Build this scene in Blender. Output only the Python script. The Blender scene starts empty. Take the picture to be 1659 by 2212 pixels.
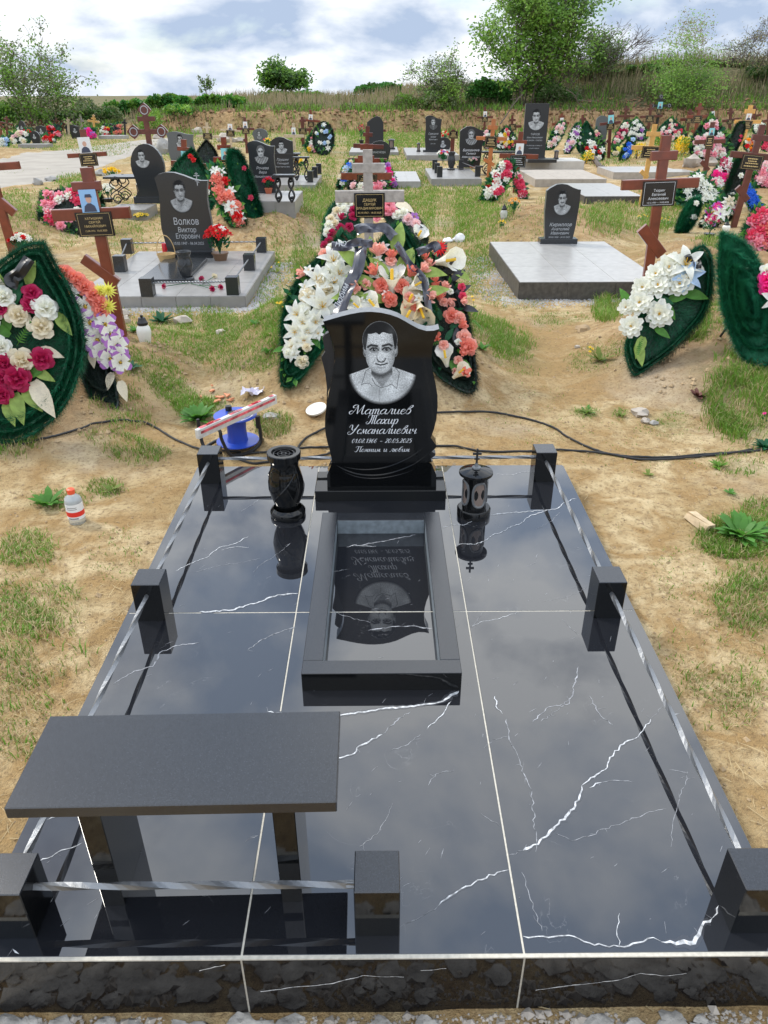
import bpy, math, random
import numpy as np
from mathutils import Vector, Matrix, Quaternion, noise as mnoise
random.seed(11)
R = random.random
def U(a, b): return a + (b - a) * random.random()
sc = bpy.context.scene
COL = sc.collection
# ---------------------------------------------------------------- camera
CAMZ = 1.68
ZS = 0.08                       # top of the polished slab
FPX = 1624.0
PITCH = math.radians(29.24)
YAW = math.radians(-0.28)
CR = Matrix.Rotation(YAW, 3, 'Z') @ Matrix.Rotation(math.pi/2 - PITCH, 3, 'X') @ Matrix.Rotation(math.radians(-0.15), 3, 'Z')
CP = Vector((0, 0, CAMZ))
cam = bpy.data.cameras.new('camera'); camo = bpy.data.objects.new('camera', cam); COL.objects.link(camo)
camo.matrix_world = Matrix.Translation(CP) @ CR.to_4x4()
cam.sensor_fit = 'VERTICAL'; cam.sensor_height = 36.0; cam.sensor_width = 27.0
cam.lens = 36.0 * FPX / 2212.0
cam.clip_start = 0.05; cam.clip_end = 3000
sc.camera = camo
def ray(px, py):
    return (CR @ Vector((px - 829.5, -(py - 1106.0), -FPX))).normalized()
def depth(Y, z=0.0): return Y * math.cos(PITCH) + (CAMZ - z) * math.sin(PITCH)
# ---------------------------------------------------------------- terrain
def sst(a, b, x):
    t = max(0.0, min(1.0, (x - a) / (b - a))); return t * t * (3 - 2 * t)
MOUNDS = []      # (cx, cy, rx, ry, h)
def mound(cx, cy, rx, ry, h): MOUNDS.append((cx, cy, rx, ry, h))
def terrain(x, y):
    z = 0.0
    for (cx, cy, rx, ry, h) in MOUNDS:
        dx = (x - cx) / rx; dy = (y - cy) / ry
        d2 = dx*dx + dy*dy
        if d2 < 4:
            e2 = math.exp(-d2 * d2 * 0.9); z = max(z, h * e2 * (1 + 0.22 * mnoise.noise(Vector((x * 4, y * 4, 1)))) + e2 * 0.022 * mnoise.noise(Vector((x * 13, y * 13, 3))))
    # trench in front of the slab
    z -= 0.12 * (1 - sst(0.94, 1.15, y)) * (1 if abs(x) < 0.95 else max(0, 1 - (abs(x) - 0.95) * 4))
    if y < 45: z += 0.018 * mnoise.noise(Vector((x * 0.8, y * 0.8, 0))) + 0.008 * mnoise.noise(Vector((x * 3, y * 3, 4)))
    # the bank at the back
    e = 39.5 + 1.6 * mnoise.noise(Vector((x * 0.13, 3.0, 0))) + 0.5 * mnoise.noise(Vector((x * 0.7, 9, 0)))
    cut = sst(-15, -9, x)
    z += cut * 0.85 * sst(e, e + 0.9, y)
    z += (0.45 * cut) * sst(e + 1, e + 9, y) + (1 - cut) * 0.5 * sst(e - 3, e + 12, y)
    rr = sst(5, 13, x)
    z += rr * 1.05 * sst(e + 0.8, e + 7, y) * (1 + 0.25 * mnoise.noise(Vector((x * 0.2, 0, 2))))
    z += 0.45 * sst(-2, 4, x) * sst(e + 1, e + 7, y)
    if y > e + 14: z -= (y - e - 14) * 0.03 if y < 120 else (120 - e - 14) * 0.03
    # keep flush with the slab sides
    if 0.9 < y < 3.4 and abs(x) < 1.6: z = min(z, 0.03)
    return z
def pt(px, py, z=None):
    d = ray(px, py)
    if z is not None:
        t = (z - CAMZ) / d.z
        return CP + d * t
    t = 0.6
    step = 0.03
    while t < 120:
        p = CP + d * t
        if p.z <= terrain(p.x, p.y):
            for _ in range(8):
                t -= step / 2; step /= 2
                p = CP + d * t
                if p.z > terrain(p.x, p.y): t += step
            return CP + d * t
        step = max(0.03, t * 0.008); t += step
    return CP + d * 60
def atY(px, py, Y):
    d = ray(px, py); return CP + d * (Y / d.y)
def onplane(px, py, p0, n):
    d = ray(px, py); t = (p0 - CP).dot(n) / d.dot(n); return CP + d * t
# frames of reference used while measuring the photograph
FR = {'D': (0, 0, 1.0), 'A': (0, 172.8, 1/3), 'B': (414.8, 207.4, 1/3), 'C': (829.5, 190.1, .28125), 'E': (1192.4, 207.4, .28125),
      'F': (0, 483.9, .3646), 'G': (587.6, 449.3, .29167), 'H': (1036.9, 483.9, .375), 'S': (656.7, 639.4, .21878),
      'I': (380.2, 829.5, .26045), 'J': (933.2, 915.9, .28125), 'K': (0, 1503.5, .5521), 'L': (743.1, 1503.5, .5521)}
def fx(F, x, y):
    a, b, s = FR[F]; return a + x * s, b + y * s
# ---------------------------------------------------------------- materials
MATS = {}
def mat(name, col, rough=0.6, metal=0.0, var=0.0, vscale=8.0, bump=0.0, bscale=60.0, spec=0.5, trans=0.0, coat=0.0, sss=0.0, alpha=None, bdist=0.003):
    if name in MATS: return MATS[name]
    m = bpy.data.materials.new(name); m.use_nodes = True
    nt = m.node_tree; b = nt.nodes['Principled BSDF']
    b.inputs['Base Color'].default_value = (*col, 1); b.inputs['Roughness'].default_value = rough
    b.inputs['Metallic'].default_value = metal; b.inputs['Specular IOR Level'].default_value = spec
    if trans: b.inputs['Transmission Weight'].default_value = trans
    if coat: b.inputs['Coat Weight'].default_value = coat
    tc = nt.nodes.new('ShaderNodeTexCoord')
    if var:
        n = nt.nodes.new('ShaderNodeTexNoise'); n.inputs['Scale'].default_value = vscale; n.inputs['Detail'].default_value = 4
        nt.links.new(tc.outputs['Object'], n.inputs['Vector'])
        r = nt.nodes.new('ShaderNodeMapRange'); r.inputs[1].default_value = 0.3; r.inputs[2].default_value = 0.7
        r.inputs[3].default_value = 1 - var; r.inputs[4].default_value = 1 + var
        nt.links.new(n.outputs['Fac'], r.inputs[0])
        x = nt.nodes.new('ShaderNodeVectorMath'); x.operation = 'SCALE'; x.inputs[0].default_value = col
        nt.links.new(r.outputs[0], x.inputs['Scale']); nt.links.new(x.outputs[0], b.inputs['Base Color'])
    if bump:
        n = nt.nodes.new('ShaderNodeTexNoise'); n.inputs['Scale'].default_value = bscale; n.inputs['Detail'].default_value = 5
        nt.links.new(tc.outputs['Object'], n.inputs['Vector'])
        bp = nt.nodes.new('ShaderNodeBump'); bp.inputs['Strength'].default_value = bump; bp.inputs['Distance'].default_value = bdist
        nt.links.new(n.outputs['Fac'], bp.inputs['Height']); nt.links.new(bp.outputs[0], b.inputs['Normal'])
    MATS[name] = m
    return m
def leafmat(name, col, rough=0.5, var=0.25, vscale=3.0, tr=0.35):
    if name in MATS: return MATS[name]
    m = mat(name, col, rough, var=var, vscale=vscale, spec=0.3)
    nt = m.node_tree; b = nt.nodes['Principled BSDF']; out = [n for n in nt.nodes if n.type == 'OUTPUT_MATERIAL'][0]
    t = nt.nodes.new('ShaderNodeBsdfTranslucent'); t.inputs['Color'].default_value = (col[0]*1.3, col[1]*1.3, col[2], 1)
    mx = nt.nodes.new('ShaderNodeMixShader'); mx.inputs[0].default_value = tr
    nt.links.new(b.outputs[0], mx.inputs[1]); nt.links.new(t.outputs[0], mx.inputs[2]); nt.links.new(mx.outputs[0], out.inputs['Surface'])
    return m
# stones
M_TILE = mat('polished_black_tile', (0.011, 0.012, 0.015), 0.015, spec=0.9, coat=0.46)
M_TILE.node_tree.nodes['Principled BSDF'].inputs['Coat IOR'].default_value = 1.75; M_TILE.node_tree.nodes['Principled BSDF'].inputs['Coat Roughness'].default_value = 0.015
def _tile():
    nt = M_TILE.node_tree; b = nt.nodes['Principled BSDF']
    tc = [n for n in nt.nodes if n.type == 'TEX_COORD'][0]
    v = nt.nodes.new('ShaderNodeTexNoise'); v.inputs['Scale'].default_value = 3.2; v.inputs['Detail'].default_value = 7; v.inputs['Distortion'].default_value = 1.3
    nt.links.new(tc.outputs['Object'], v.inputs['Vector'])
    s = nt.nodes.new('ShaderNodeMath'); s.operation = 'SUBTRACT'; s.inputs[1].default_value = 0.5
    a = nt.nodes.new('ShaderNodeMath'); a.operation = 'ABSOLUTE'
    nt.links.new(v.outputs['Fac'], s.inputs[0]); nt.links.new(s.outputs[0], a.inputs[0])
    mr = nt.nodes.new('ShaderNodeMapRange'); mr.inputs[1].default_value = 0.0; mr.inputs[2].default_value = 0.0022; mr.inputs[3].default_value = 1; mr.inputs[4].default_value = 0
    nt.links.new(a.outputs[0], mr.inputs[0])
    n2 = nt.nodes.new('ShaderNodeTexNoise'); n2.inputs['Scale'].default_value = 9; nt.links.new(tc.outputs['Object'], n2.inputs['Vector'])
    m2 = nt.nodes.new('ShaderNodeMapRange'); m2.inputs[1].default_value = 0.54; m2.inputs[2].default_value = 0.66; m2.inputs[3].default_value = 0; m2.inputs[4].default_value = 0.07
    nt.links.new(n2.outputs['Fac'], m2.inputs[0])
    mu = nt.nodes.new('ShaderNodeMath'); mu.operation = 'MULTIPLY'; nt.links.new(mr.outputs[0], mu.inputs[0]); nt.links.new(m2.outputs[0], mu.inputs[1])
    mx = nt.nodes.new('ShaderNodeMixRGB'); mx.inputs[1].default_value = (0.011, 0.012, 0.015, 1); mx.inputs[2].default_value = (0.8, 0.8, 0.8, 1)
    nt.links.new(mu.outputs[0], mx.inputs[0]); nt.links.new(mx.outputs[0], b.inputs['Base Color'])
_tile()
M_VEIN3 = mat('clouded_vein_halo', (0.035, 0.037, 0.043), 0.03, spec=.9)
M_TILEF = mat('polished_black_side_tile', (0.010, 0.009, 0.009), 0.05, spec=0.35)
M_VEIN = mat('white_marble_vein', (0.46, 0.47, 0.48), 0.08, var=0.6, vscale=90)
M_VEIN2 = mat('faint_marble_vein', (0.24, 0.245, 0.26), 0.05, var=0.7, vscale=60)
M_GROUT = mat('cream_grout', (0.5, 0.47, 0.40), 0.8, var=0.15, vscale=90)
M_GRAN = mat('polished_black_granite', (0.005, 0.0055, 0.006), 0.06, spec=0.38, var=0.5, vscale=300)
M_GRAN2 = mat('satin_black_granite', (0.014, 0.015, 0.017), 0.32, spec=0.6, var=0.3, vscale=200)
M_BENCH = mat('honed_black_granite', (0.014, 0.016, 0.020), 0.22, spec=0.6, var=0.6, vscale=350, bump=0.05, bscale=400, coat=0.14)
M_BENCH.node_tree.nodes['Principled BSDF'].inputs['Coat IOR'].default_value = 1.8; M_BENCH.node_tree.nodes['Principled BSDF'].inputs['Coat Roughness'].default_value = 0.22
M_GRANF = mat('dark_grey_granite', (0.028, 0.031, 0.034), 0.16, spec=0.5, var=0.5, vscale=220)
M_GRANG = mat('weathered_grey_granite', (0.10, 0.11, 0.115), 0.3, var=0.4, vscale=180)
M_EDGE = mat('sawn_granite_edge', (0.16, 0.17, 0.18), 0.4, var=0.2, vscale=60)
M_ENGR = mat('engraved_white_lettering', (0.72, 0.74, 0.77), 0.7)
M_ENGG = mat('engraved_grey_lettering', (0.42, 0.44, 0.46), 0.7)
M_GOLD = mat('gold_lettering', (0.62, 0.46, 0.20), 0.5)
M_RAIL = mat('brushed_twisted_steel', (0.24, 0.25, 0.262), 0.42, metal=0.85, bump=0.3, bscale=500)
M_BLKM = mat('black_forged_metal', (0.015, 0.015, 0.016), 0.4, spec=0.5)
M_SLABL = mat('light_ceramic_paving', (0.36, 0.352, 0.335), 0.3, var=0.12, vscale=14)
M_SLABG = mat('grey_ceramic_paving', (0.27, 0.262, 0.248), 0.35, var=0.1, vscale=10)
M_SLABD = mat('brown_ribbed_tile', (0.075, 0.068, 0.060), 0.5, var=0.35, vscale=25, bump=0.3, bscale=60)
M_SLABW = mat('white_paving', (0.50, 0.48, 0.44), 0.4, var=0.08, vscale=8)
M_SLABB = mat('beige_concrete', (0.36, 0.32, 0.27), 0.7, var=0.12, vscale=12)
M_CONC = mat('crusty_concrete', (0.42, 0.39, 0.345), 0.95, var=0.35, vscale=22, bump=0.8, bscale=60, bdist=0.01)
M_RED = mat('red_brown_varnished_wood', (0.165, 0.033, 0.014), 0.3, var=0.3, vscale=10, coat=0.4)
M_RED2 = mat('dark_cherry_varnished_wood', (0.10, 0.022, 0.014), 0.32, var=0.3, vscale=10, coat=0.3)
M_ORW = mat('orange_varnished_wood', (0.42, 0.14, 0.04), 0.35, var=0.25, vscale=10, coat=0.3)
M_YEW = mat('yellow_varnished_wood', (0.62, 0.34, 0.09), 0.35, var=0.2, vscale=10, coat=0.3)
M_GRW = mat('weathered_grey_wood', (0.36, 0.33, 0.30), 0.85, var=0.25, vscale=25, bump=0.3, bscale=50)
M_PLW = mat('pale_bare_wood', (0.50, 0.40, 0.27), 0.7, var=0.2, vscale=14)
M_PLQ = mat('black_enamel_plaque', (0.012, 0.011, 0.011), 0.18)
M_WHITE = mat('white_paper_photo', (0.75, 0.76, 0.76), 0.35)
M_CYAN = mat('cyan_tinted_photo', (0.25, 0.62, 0.68), 0.35)
M_BLUEP = mat('blue_backdrop_photo', (0.28, 0.50, 0.78), 0.35)
M_SKIN = mat('printed_skin_tone', (0.60, 0.36, 0.27), 0.5)
M_DKCL = mat('printed_dark_clothing', (0.05, 0.06, 0.10), 0.5)
# nature
M_NEED = leafmat('dark_green_tinsel_needles', (0.007, 0.088, 0.038), 0.35, var=0.5, vscale=14, tr=0.12)
M_NEED2 = leafmat('bright_green_tinsel_needles', (0.020, 0.18, 0.088), 0.35, var=0.4, vscale=14, tr=0.12)
M_NEEDB = mat('black_tinsel_needles', (0.012, 0.024, 0.019), 0.4)
M_BACK = mat('dark_wreath_backing', (0.008, 0.028, 0.016), 0.8)
M_LEAF = leafmat('green_fabric_leaf', (0.09, 0.25, 0.04), 0.5)
M_LEAFD = leafmat('deep_green_fabric_leaf', (0.02, 0.12, 0.05), 0.5)
M_LEAFL = leafmat('lime_fabric_leaf', (0.30, 0.42, 0.10), 0.5)
M_GR1 = leafmat('fresh_grass_blade', (0.13, 0.27, 0.030), 0.5, tr=0.3)
M_GR2 = leafmat('dull_grass_blade', (0.19, 0.25, 0.055), 0.6, tr=0.3)
M_REED = leafmat('weathered_reed_stalk', (0.30, 0.245, 0.16), 0.7, tr=0.3)
M_BRUSH = leafmat('dull_bank_brush', (0.10, 0.115, 0.045), 0.7, tr=0.3)
M_STRAW = leafmat('dry_straw_blade', (0.47, 0.37, 0.21), 0.7, tr=0.3)
M_BARK = mat('grey_brown_bark', (0.10, 0.08, 0.065), 0.9, var=0.3, vscale=20, bump=0.6, bscale=40)
M_BIRCH = mat('pale_birch_bark', (0.42, 0.40, 0.37), 0.8, var=0.5, vscale=12)
M_TL1 = leafmat('tree_leaf_mid_green', (0.13, 0.26, 0.036), 0.55, var=0.3, vscale=1.2)
M_TL2 = leafmat('tree_leaf_light_green', (0.21, 0.36, 0.06), 0.55, var=0.3, vscale=1.2)
M_TL3 = leafmat('tree_leaf_deep_green', (0.055, 0.13, 0.026), 0.55, var=0.3, vscale=1.2)
M_TLG = leafmat('willow_leaf_grey_green', (0.15, 0.19, 0.09), 0.55, var=0.3, vscale=1.2)
M_TLB = leafmat('sparse_brownish_bud_leaf', (0.20, 0.17, 0.08), 0.6, var=0.3, vscale=1.2)
M_HOG = leafmat('hogweed_leaf_green', (0.055, 0.20, 0.035), 0.5, var=0.4, vscale=1.5)
M_STONE = mat('pale_field_stone', (0.42, 0.37, 0.31), 0.85, var=0.2, vscale=6, bump=0.4, bscale=30)
M_STONEG = mat('grey_field_stone', (0.33, 0.32, 0.30), 0.85, var=0.2, vscale=6, bump=0.4, bscale=30)
M_CLOD = mat('sandy_clod', (0.36, 0.26, 0.15), 0.95, var=0.25, vscale=6, bump=0.5, bscale=40)
M_GRAVEL = mat('grey_gravel_stone', (0.38, 0.37, 0.36), 0.9, var=0.4, vscale=3)
def cm(n, c, r=0.5): return leafmat(n, c, r, var=0.12, vscale=10, tr=0.25)
FC = {'white': cm('white_petal', (0.78, 0.78, 0.72)), 'cream': cm('cream_petal', (0.74, 0.66, 0.50)), 'coral': cm('coral_petal', (0.80, 0.25, 0.19)),
      'lcoral': cm('pale_coral_petal', (0.85, 0.44, 0.37)), 'mag': cm('magenta_petal', (0.42, 0.015, 0.085)), 'red': cm('red_petal', (0.62, 0.012, 0.015)),
      'pink': cm('pink_petal', (0.80, 0.30, 0.38)), 'lpink': cm('pale_pink_petal', (0.82, 0.55, 0.58)), 'purple': cm('purple_petal', (0.40, 0.16, 0.50)),
      'yellow': cm('yellow_petal', (0.80, 0.55, 0.03)), 'blue': cm('blue_petal', (0.03, 0.16, 0.72)), 'lyellow': cm('lemon_petal', (0.75, 0.72, 0.15)),
      'rose': cm('crimson_pink_petal', (0.68, 0.06, 0.13)), 'black': mat('black_fabric_petal', (0.02, 0.02, 0.024), 0.4), 'orange': cm('orange_petal', (0.85, 0.32, 0.02)),
      'hot': cm('hot_pink_petal', (0.85, 0.03, 0.28)), 'lblue': cm('pale_blue_petal', (0.45, 0.60, 0.82))}
M_YC = mat('yellow_flower_centre', (0.78, 0.48, 0.03), 0.7)
M_DC = mat('dark_flower_centre', (0.03, 0.02, 0.03), 0.7)
M_RIB = mat('grey_satin_ribbon', (0.035, 0.037, 0.055), 0.28, spec=0.8)
M_RIBG = mat('gold_ribbon_edge', (0.45, 0.36, 0.14), 0.4)
M_POT = mat('terracotta_plastic', (0.42, 0.11, 0.05), 0.5)
M_POTB = mat('brown_plastic_pot', (0.16, 0.09, 0.05), 0.4)
M_BLKP = mat('black_plastic', (0.012, 0.012, 0.013), 0.35)
M_BLUE = mat('blue_plastic', (0.02, 0.065, 0.42), 0.3, spec=0.6)
M_WPL = mat('white_plastic', (0.75, 0.74, 0.68), 0.4)
M_ALU = mat('scuffed_aluminium', (0.62, 0.62, 0.60), 0.45, metal=0.3, var=0.15, vscale=40)
M_LVR = mat('faded_red_level_paint', (0.62, 0.10, 0.12), 0.5, var=0.6, vscale=30)
M_GLASS = mat('clear_glass', (0.9, 0.92, 0.92), 0.05, trans=0.9)
M_PLCL = mat('cloudy_clear_plastic', (0.80, 0.84, 0.84), 0.12, trans=0.6)
M_AMBER = mat('smoked_lantern_glass', (0.20, 0.15, 0.125), 0.12, spec=0.7)
M_REDGL = mat('red_candle_glass', (0.5, 0.01, 0.02), 0.15)
M_CORD = mat('black_rubber_cable', (0.012, 0.012, 0.012), 0.5)
M_ORT = mat('broken_orange_tile', (0.62, 0.25, 0.13), 0.8, var=0.15)
M_WICK = mat('straw_wicker', (0.50, 0.34, 0.15), 0.7, bump=0.8, bscale=120)
M_LRED = mat('red_label_print', (0.70, 0.03, 0.02), 0.5)
M_LCAP = mat('orange_red_cap', (0.80, 0.10, 0.04), 0.4)
M_BAG = mat('crumpled_lilac_plastic', (0.60, 0.57, 0.66), 0.35)
M_CHIP = mat('split_wood', (0.52, 0.40, 0.25), 0.8, var=0.2, vscale=30)
# ---------------------------------------------------------------- mesh builder
class MB:
    def __init__(s): s.v = []; s.f = []; s.m = []; s.col = None
    def box(s, x0, x1, y0, y1, z0, z1, m=0, M=None, bev=0.0):
        b = bev
        if b > 0:
            # chamfered vertical and top edges
            pts = [(x0+b, y0), (x1-b, y0), (x1, y0+b), (x1, y1-b), (x1-b, y1), (x0+b, y1), (x0, y1-b), (x0, y0+b)]
            top = [(x0+b, y0+b), (x1-b, y0+b), (x1-b, y0+b), (x1-b, y1-b), (x1-b, y1-b), (x0+b, y1-b), (x0+b, y1-b), (x0+b, y0+b)]
            i = len(s.v); vs = [Vector((p[0], p[1], z0)) for p in pts] + [Vector((p[0], p[1], z1-b)) for p in pts] + \
                [Vector((x0+b, y0+b, z1)), Vector((x1-b, y0+b, z1)), Vector((x1-b, y1-b, z1)), Vector((x0+b, y1-b, z1))]
            if M: vs = [M @ v for v in vs]
            s.v += vs
            for k in range(8): s.face([i+k, i+(k+1) % 8, i+8+(k+1) % 8, i+8+k], m)
            t = i + 16
            s.face([i+8, i+9, t+1, t], m); s.face([i+9, i+10, t+1], m); s.face([i+10, i+11, t+2, t+1], m); s.face([i+11, i+12, t+2], m)
            s.face([i+12, i+13, t+3, t+2], m); s.face([i+13, i+14, t+3], m); s.face([i+14, i+15, t, t+3], m); s.face([i+15, i+8, t], m)
            s.face([t, t+1, t+2, t+3], m); s.face([i+7-k for k in range(8)], m)
            return s
        i = len(s.v)
        vs = [Vector(p) for p in ((x0,y0,z0),(x1,y0,z0),(x1,y1,z0),(x0,y1,z0),(x0,y0,z1),(x1,y0,z1),(x1,y1,z1),(x0,y1,z1))]
        if M: vs = [M @ v for v in vs]
        s.v += vs
        for q in ((0,3,2,1),(4,5,6,7),(0,1,5,4),(1,2,6,5),(2,3,7,6),(3,0,4,7)): s.face([i+k for k in q], m)
        return s
    def face(s, idx, m=0): s.f.append(idx); s.m.append(m)
    def quad(s, a, b, c, d, m=0):
        i = len(s.v); s.v += [Vector(a), Vector(b), Vector(c), Vector(d)]; s.face([i, i+1, i+2, i+3], m)
    def tri(s, a, b, c, m=0):
        i = len(s.v); s.v += [a, b, c]; s.face([i, i+1, i+2], m)
    def lathe(s, prof, n=24, m=0, c=(0,0,0), M=None, mats=None):
        i = len(s.v); c = Vector(c)
        for (r, z) in prof:
            for k in range(n):
                a = 2*math.pi*k/n; v = Vector((r*math.cos(a), r*math.sin(a), z)) + c
                s.v.append(M @ v if M else v)
        for j in range(len(prof)-1):
            mm = mats[j] if mats else m
            for k in range(n):
                k2 = (k+1) % n
                s.face([i+j*n+k, i+j*n+k2, i+(j+1)*n+k2, i+(j+1)*n+k], mm)
        return s
    def tube(s, pts, r, n=6, m=0, cap=True, twist=0.0, sq=False):
        pts = [Vector(p) for p in pts]; N = len(pts)
        rs = r if isinstance(r, (list, tuple)) else [r]*N
        i = len(s.v); t0 = (pts[1]-pts[0]).normalized()
        up = Vector((0,0,1)) if abs(t0.z) < 0.9 else Vector((1,0,0))
        a = t0.cross(up).normalized()
        for j in range(N):
            t = (pts[min(j+1,N-1)]-pts[max(j-1,0)])
            t = t.normalized() if t.length > 1e-9 else t0
            a = (a - t*a.dot(t)); a = a.normalized() if a.length > 1e-6 else t.orthogonal().normalized()
            b = t.cross(a)
            for k in range(n):
                an = 2*math.pi*k/n + twist*j
                s.v.append(pts[j] + (a*math.cos(an) + b*math.sin(an))*rs[j])
        for j in range(N-1):
            for k in range(n):
                k2 = (k+1) % n
                s.face([i+j*n+k, i+j*n+k2, i+(j+1)*n+k2, i+(j+1)*n+k], m)
        if cap:
            s.face([i+k for k in range(n)][::-1], m); s.face([i+(N-1)*n+k for k in range(n)], m)
        return s
    def prism(s, pts2, y0, y1, m=0, mside=None, M=None, bev=0.0):
        """outline in x,z extruded along y; y0 is the front"""
        n = len(pts2); i = len(s.v)
        mside = m if mside is None else mside
        for y in (y0, y1):
            for p in pts2:
                v = Vector((p[0], y, p[1])); s.v.append(M @ v if M else v)
        s.face([i+k for k in range(n)], m); s.face([i+n+k for k in range(n)][::-1], m)
        for k in range(n):
            k2 = (k+1) % n
            s.face([i+k, i+n+k, i+n+k2, i+k2], mside)
        return s
    def ribbon(s, pts, ws, nrm, m=0, off=0.0):
        """flat strip on a plane"""
        pts = [Vector(p) for p in pts]; i = len(s.v); N = len(pts)
        for j in range(N):
            t = (pts[min(j+1,N-1)]-pts[max(j-1,0)]).normalized(); b = nrm.cross(t).normalized()
            s.v.append(pts[j] + b*ws[j]*0.5 + nrm*off); s.v.append(pts[j] - b*ws[j]*0.5 + nrm*off)
        for j in range(N-1): s.face([i+2*j, i+2*j+1, i+2*j+3, i+2*j+2], m)
        return s
    def blob(s, c, r, sub=8, m=0, jit=0.25, sq=(1,1,1), seed=0):
        i = len(s.v); c = Vector(c); nr = max(3, sub//2)
        for a in range(nr+1):
            th = math.pi*a/nr
            for k in range(sub):
                ph = 2*math.pi*k/sub
                d = Vector((math.sin(th)*math.cos(ph), math.sin(th)*math.sin(ph), math.cos(th)))
                rr = r*(1+jit*mnoise.noise(d*1.7+Vector((seed*3.1, seed, 0)))*1.6)
                s.v.append(c + Vector((d.x*sq[0], d.y*sq[1], d.z*sq[2]))*rr)
        for a in range(nr):
            for k in range(sub):
                k2 = (k+1) % sub
                s.face([i+a*sub+k, i+(a+1)*sub+k, i+(a+1)*sub+k2, i+a*sub+k2], m)
        return s
    def mesh(s, name, mats, smooth=False, recalc=True):
        me = bpy.data.meshes.new(name)
        me.from_pydata([tuple(v) for v in s.v], [], s.f)
        for m in (mats if isinstance(mats, (list, tuple)) else [mats]): me.materials.append(m)
        me.polygons.foreach_set('material_index', np.array(s.m, dtype=np.int32))
        if smooth: me.polygons.foreach_set('use_smooth', np.ones(len(s.f), dtype=bool))
        if recalc and len(s.f) < 60000:
            import bmesh
            bm = bmesh.new(); bm.from_mesh(me); bmesh.ops.recalc_face_normals(bm, faces=bm.faces); bm.to_mesh(me); bm.free()
        if smooth:
            try: me.set_sharp_from_angle(angle=math.radians(40))
            except Exception: pass
        me.update(); return me
    def build(s, name, mats, parent=None, smooth=False, label=None, recalc=True, **k):
        o = bpy.data.objects.new(name, s.mesh(name, mats, smooth, recalc)); COL.objects.link(o)
        if parent: o.parent = parent
        if label: o['label'] = label
        return o
def tag(o, label=None, cat=None, group=None, kind=None):
    if label: o['label'] = label
    if cat: o['category'] = cat
    if group: o['group'] = group
    if kind: o['kind'] = kind
    return o
def thing(name, label, cat, loc=(0,0,0), rz=0.0, group=None):
    o = bpy.data.objects.new(name, None); COL.objects.link(o); o.empty_display_size = 0.05
    o.location = loc; o.rotation_euler = (0, 0, rz)
    return tag(o, label, cat, group)
def link(name, me, parent=None, M=None, loc=None):
    o = bpy.data.objects.new(name, me); COL.objects.link(o)
    if parent: o.parent = parent
    if M is not None: o.matrix_basis = M
    if loc is not None: o.location = loc
    return o
def spline(P, n=6):
    """Catmull-Rom through points"""
    P = [Vector(p) for p in P]; out = []
    for i in range(len(P)-1):
        a = P[max(i-1,0)]; b = P[i]; c = P[i+1]; d = P[min(i+2,len(P)-1)]
        for k in range(n):
            t = k/n
            out.append(0.5*((2*b)+(c-a)*t+(2*a-5*b+4*c-d)*t*t+(3*b-a-3*c+d)*t*t*t))
    out.append(P[-1]); return out
# ---------------------------------------------------------------- text
def text_mesh(body, size, m, shear=0.0, bold=0.0, sx=1.0, align='CENTER'):
    cu = bpy.data.curves.new('lettering', 'FONT'); cu.body = body; cu.size = size; cu.shear = shear; cu.offset = bold
    cu.align_x = align; cu.resolution_u = 2
    o = bpy.data.objects.new('tmp', cu); COL.objects.link(o)
    bpy.context.view_layer.update()
    me = bpy.data.meshes.new_from_object(o.evaluated_get(bpy.context.evaluated_depsgraph_get()))
    bpy.data.objects.remove(o); bpy.data.curves.remove(cu)
    me.materials.clear(); me.materials.append(m)
    if sx != 1.0:
        for v in me.vertices: v.co.x *= sx
    me.name = 'lettering'
    return me
STAND = Matrix.Rotation(math.pi/2, 4, 'X')      # text standing up facing -y
def text_lines(parent, lines, m, x, z, y, shear=0.0, name='lettering'):
    """lines: (text, size, dz below z, sx). one part holding the lettering"""
    V = []; Fc = []
    for (t, s, dz, sx) in lines:
        me = text_mesh(t, s, m, shear, 0.0, sx)
        i = len(V)
        V += [(v.co.x + x, y, v.co.y + z - dz) for v in me.vertices]
        Fc += [[i + k for k in p.vertices] for p in me.polygons]
        bpy.data.meshes.remove(me)
    me = bpy.data.meshes.new(name); me.from_pydata(V, [], Fc); me.materials.append(m); me.update()
    return link(name, me, parent)
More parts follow.
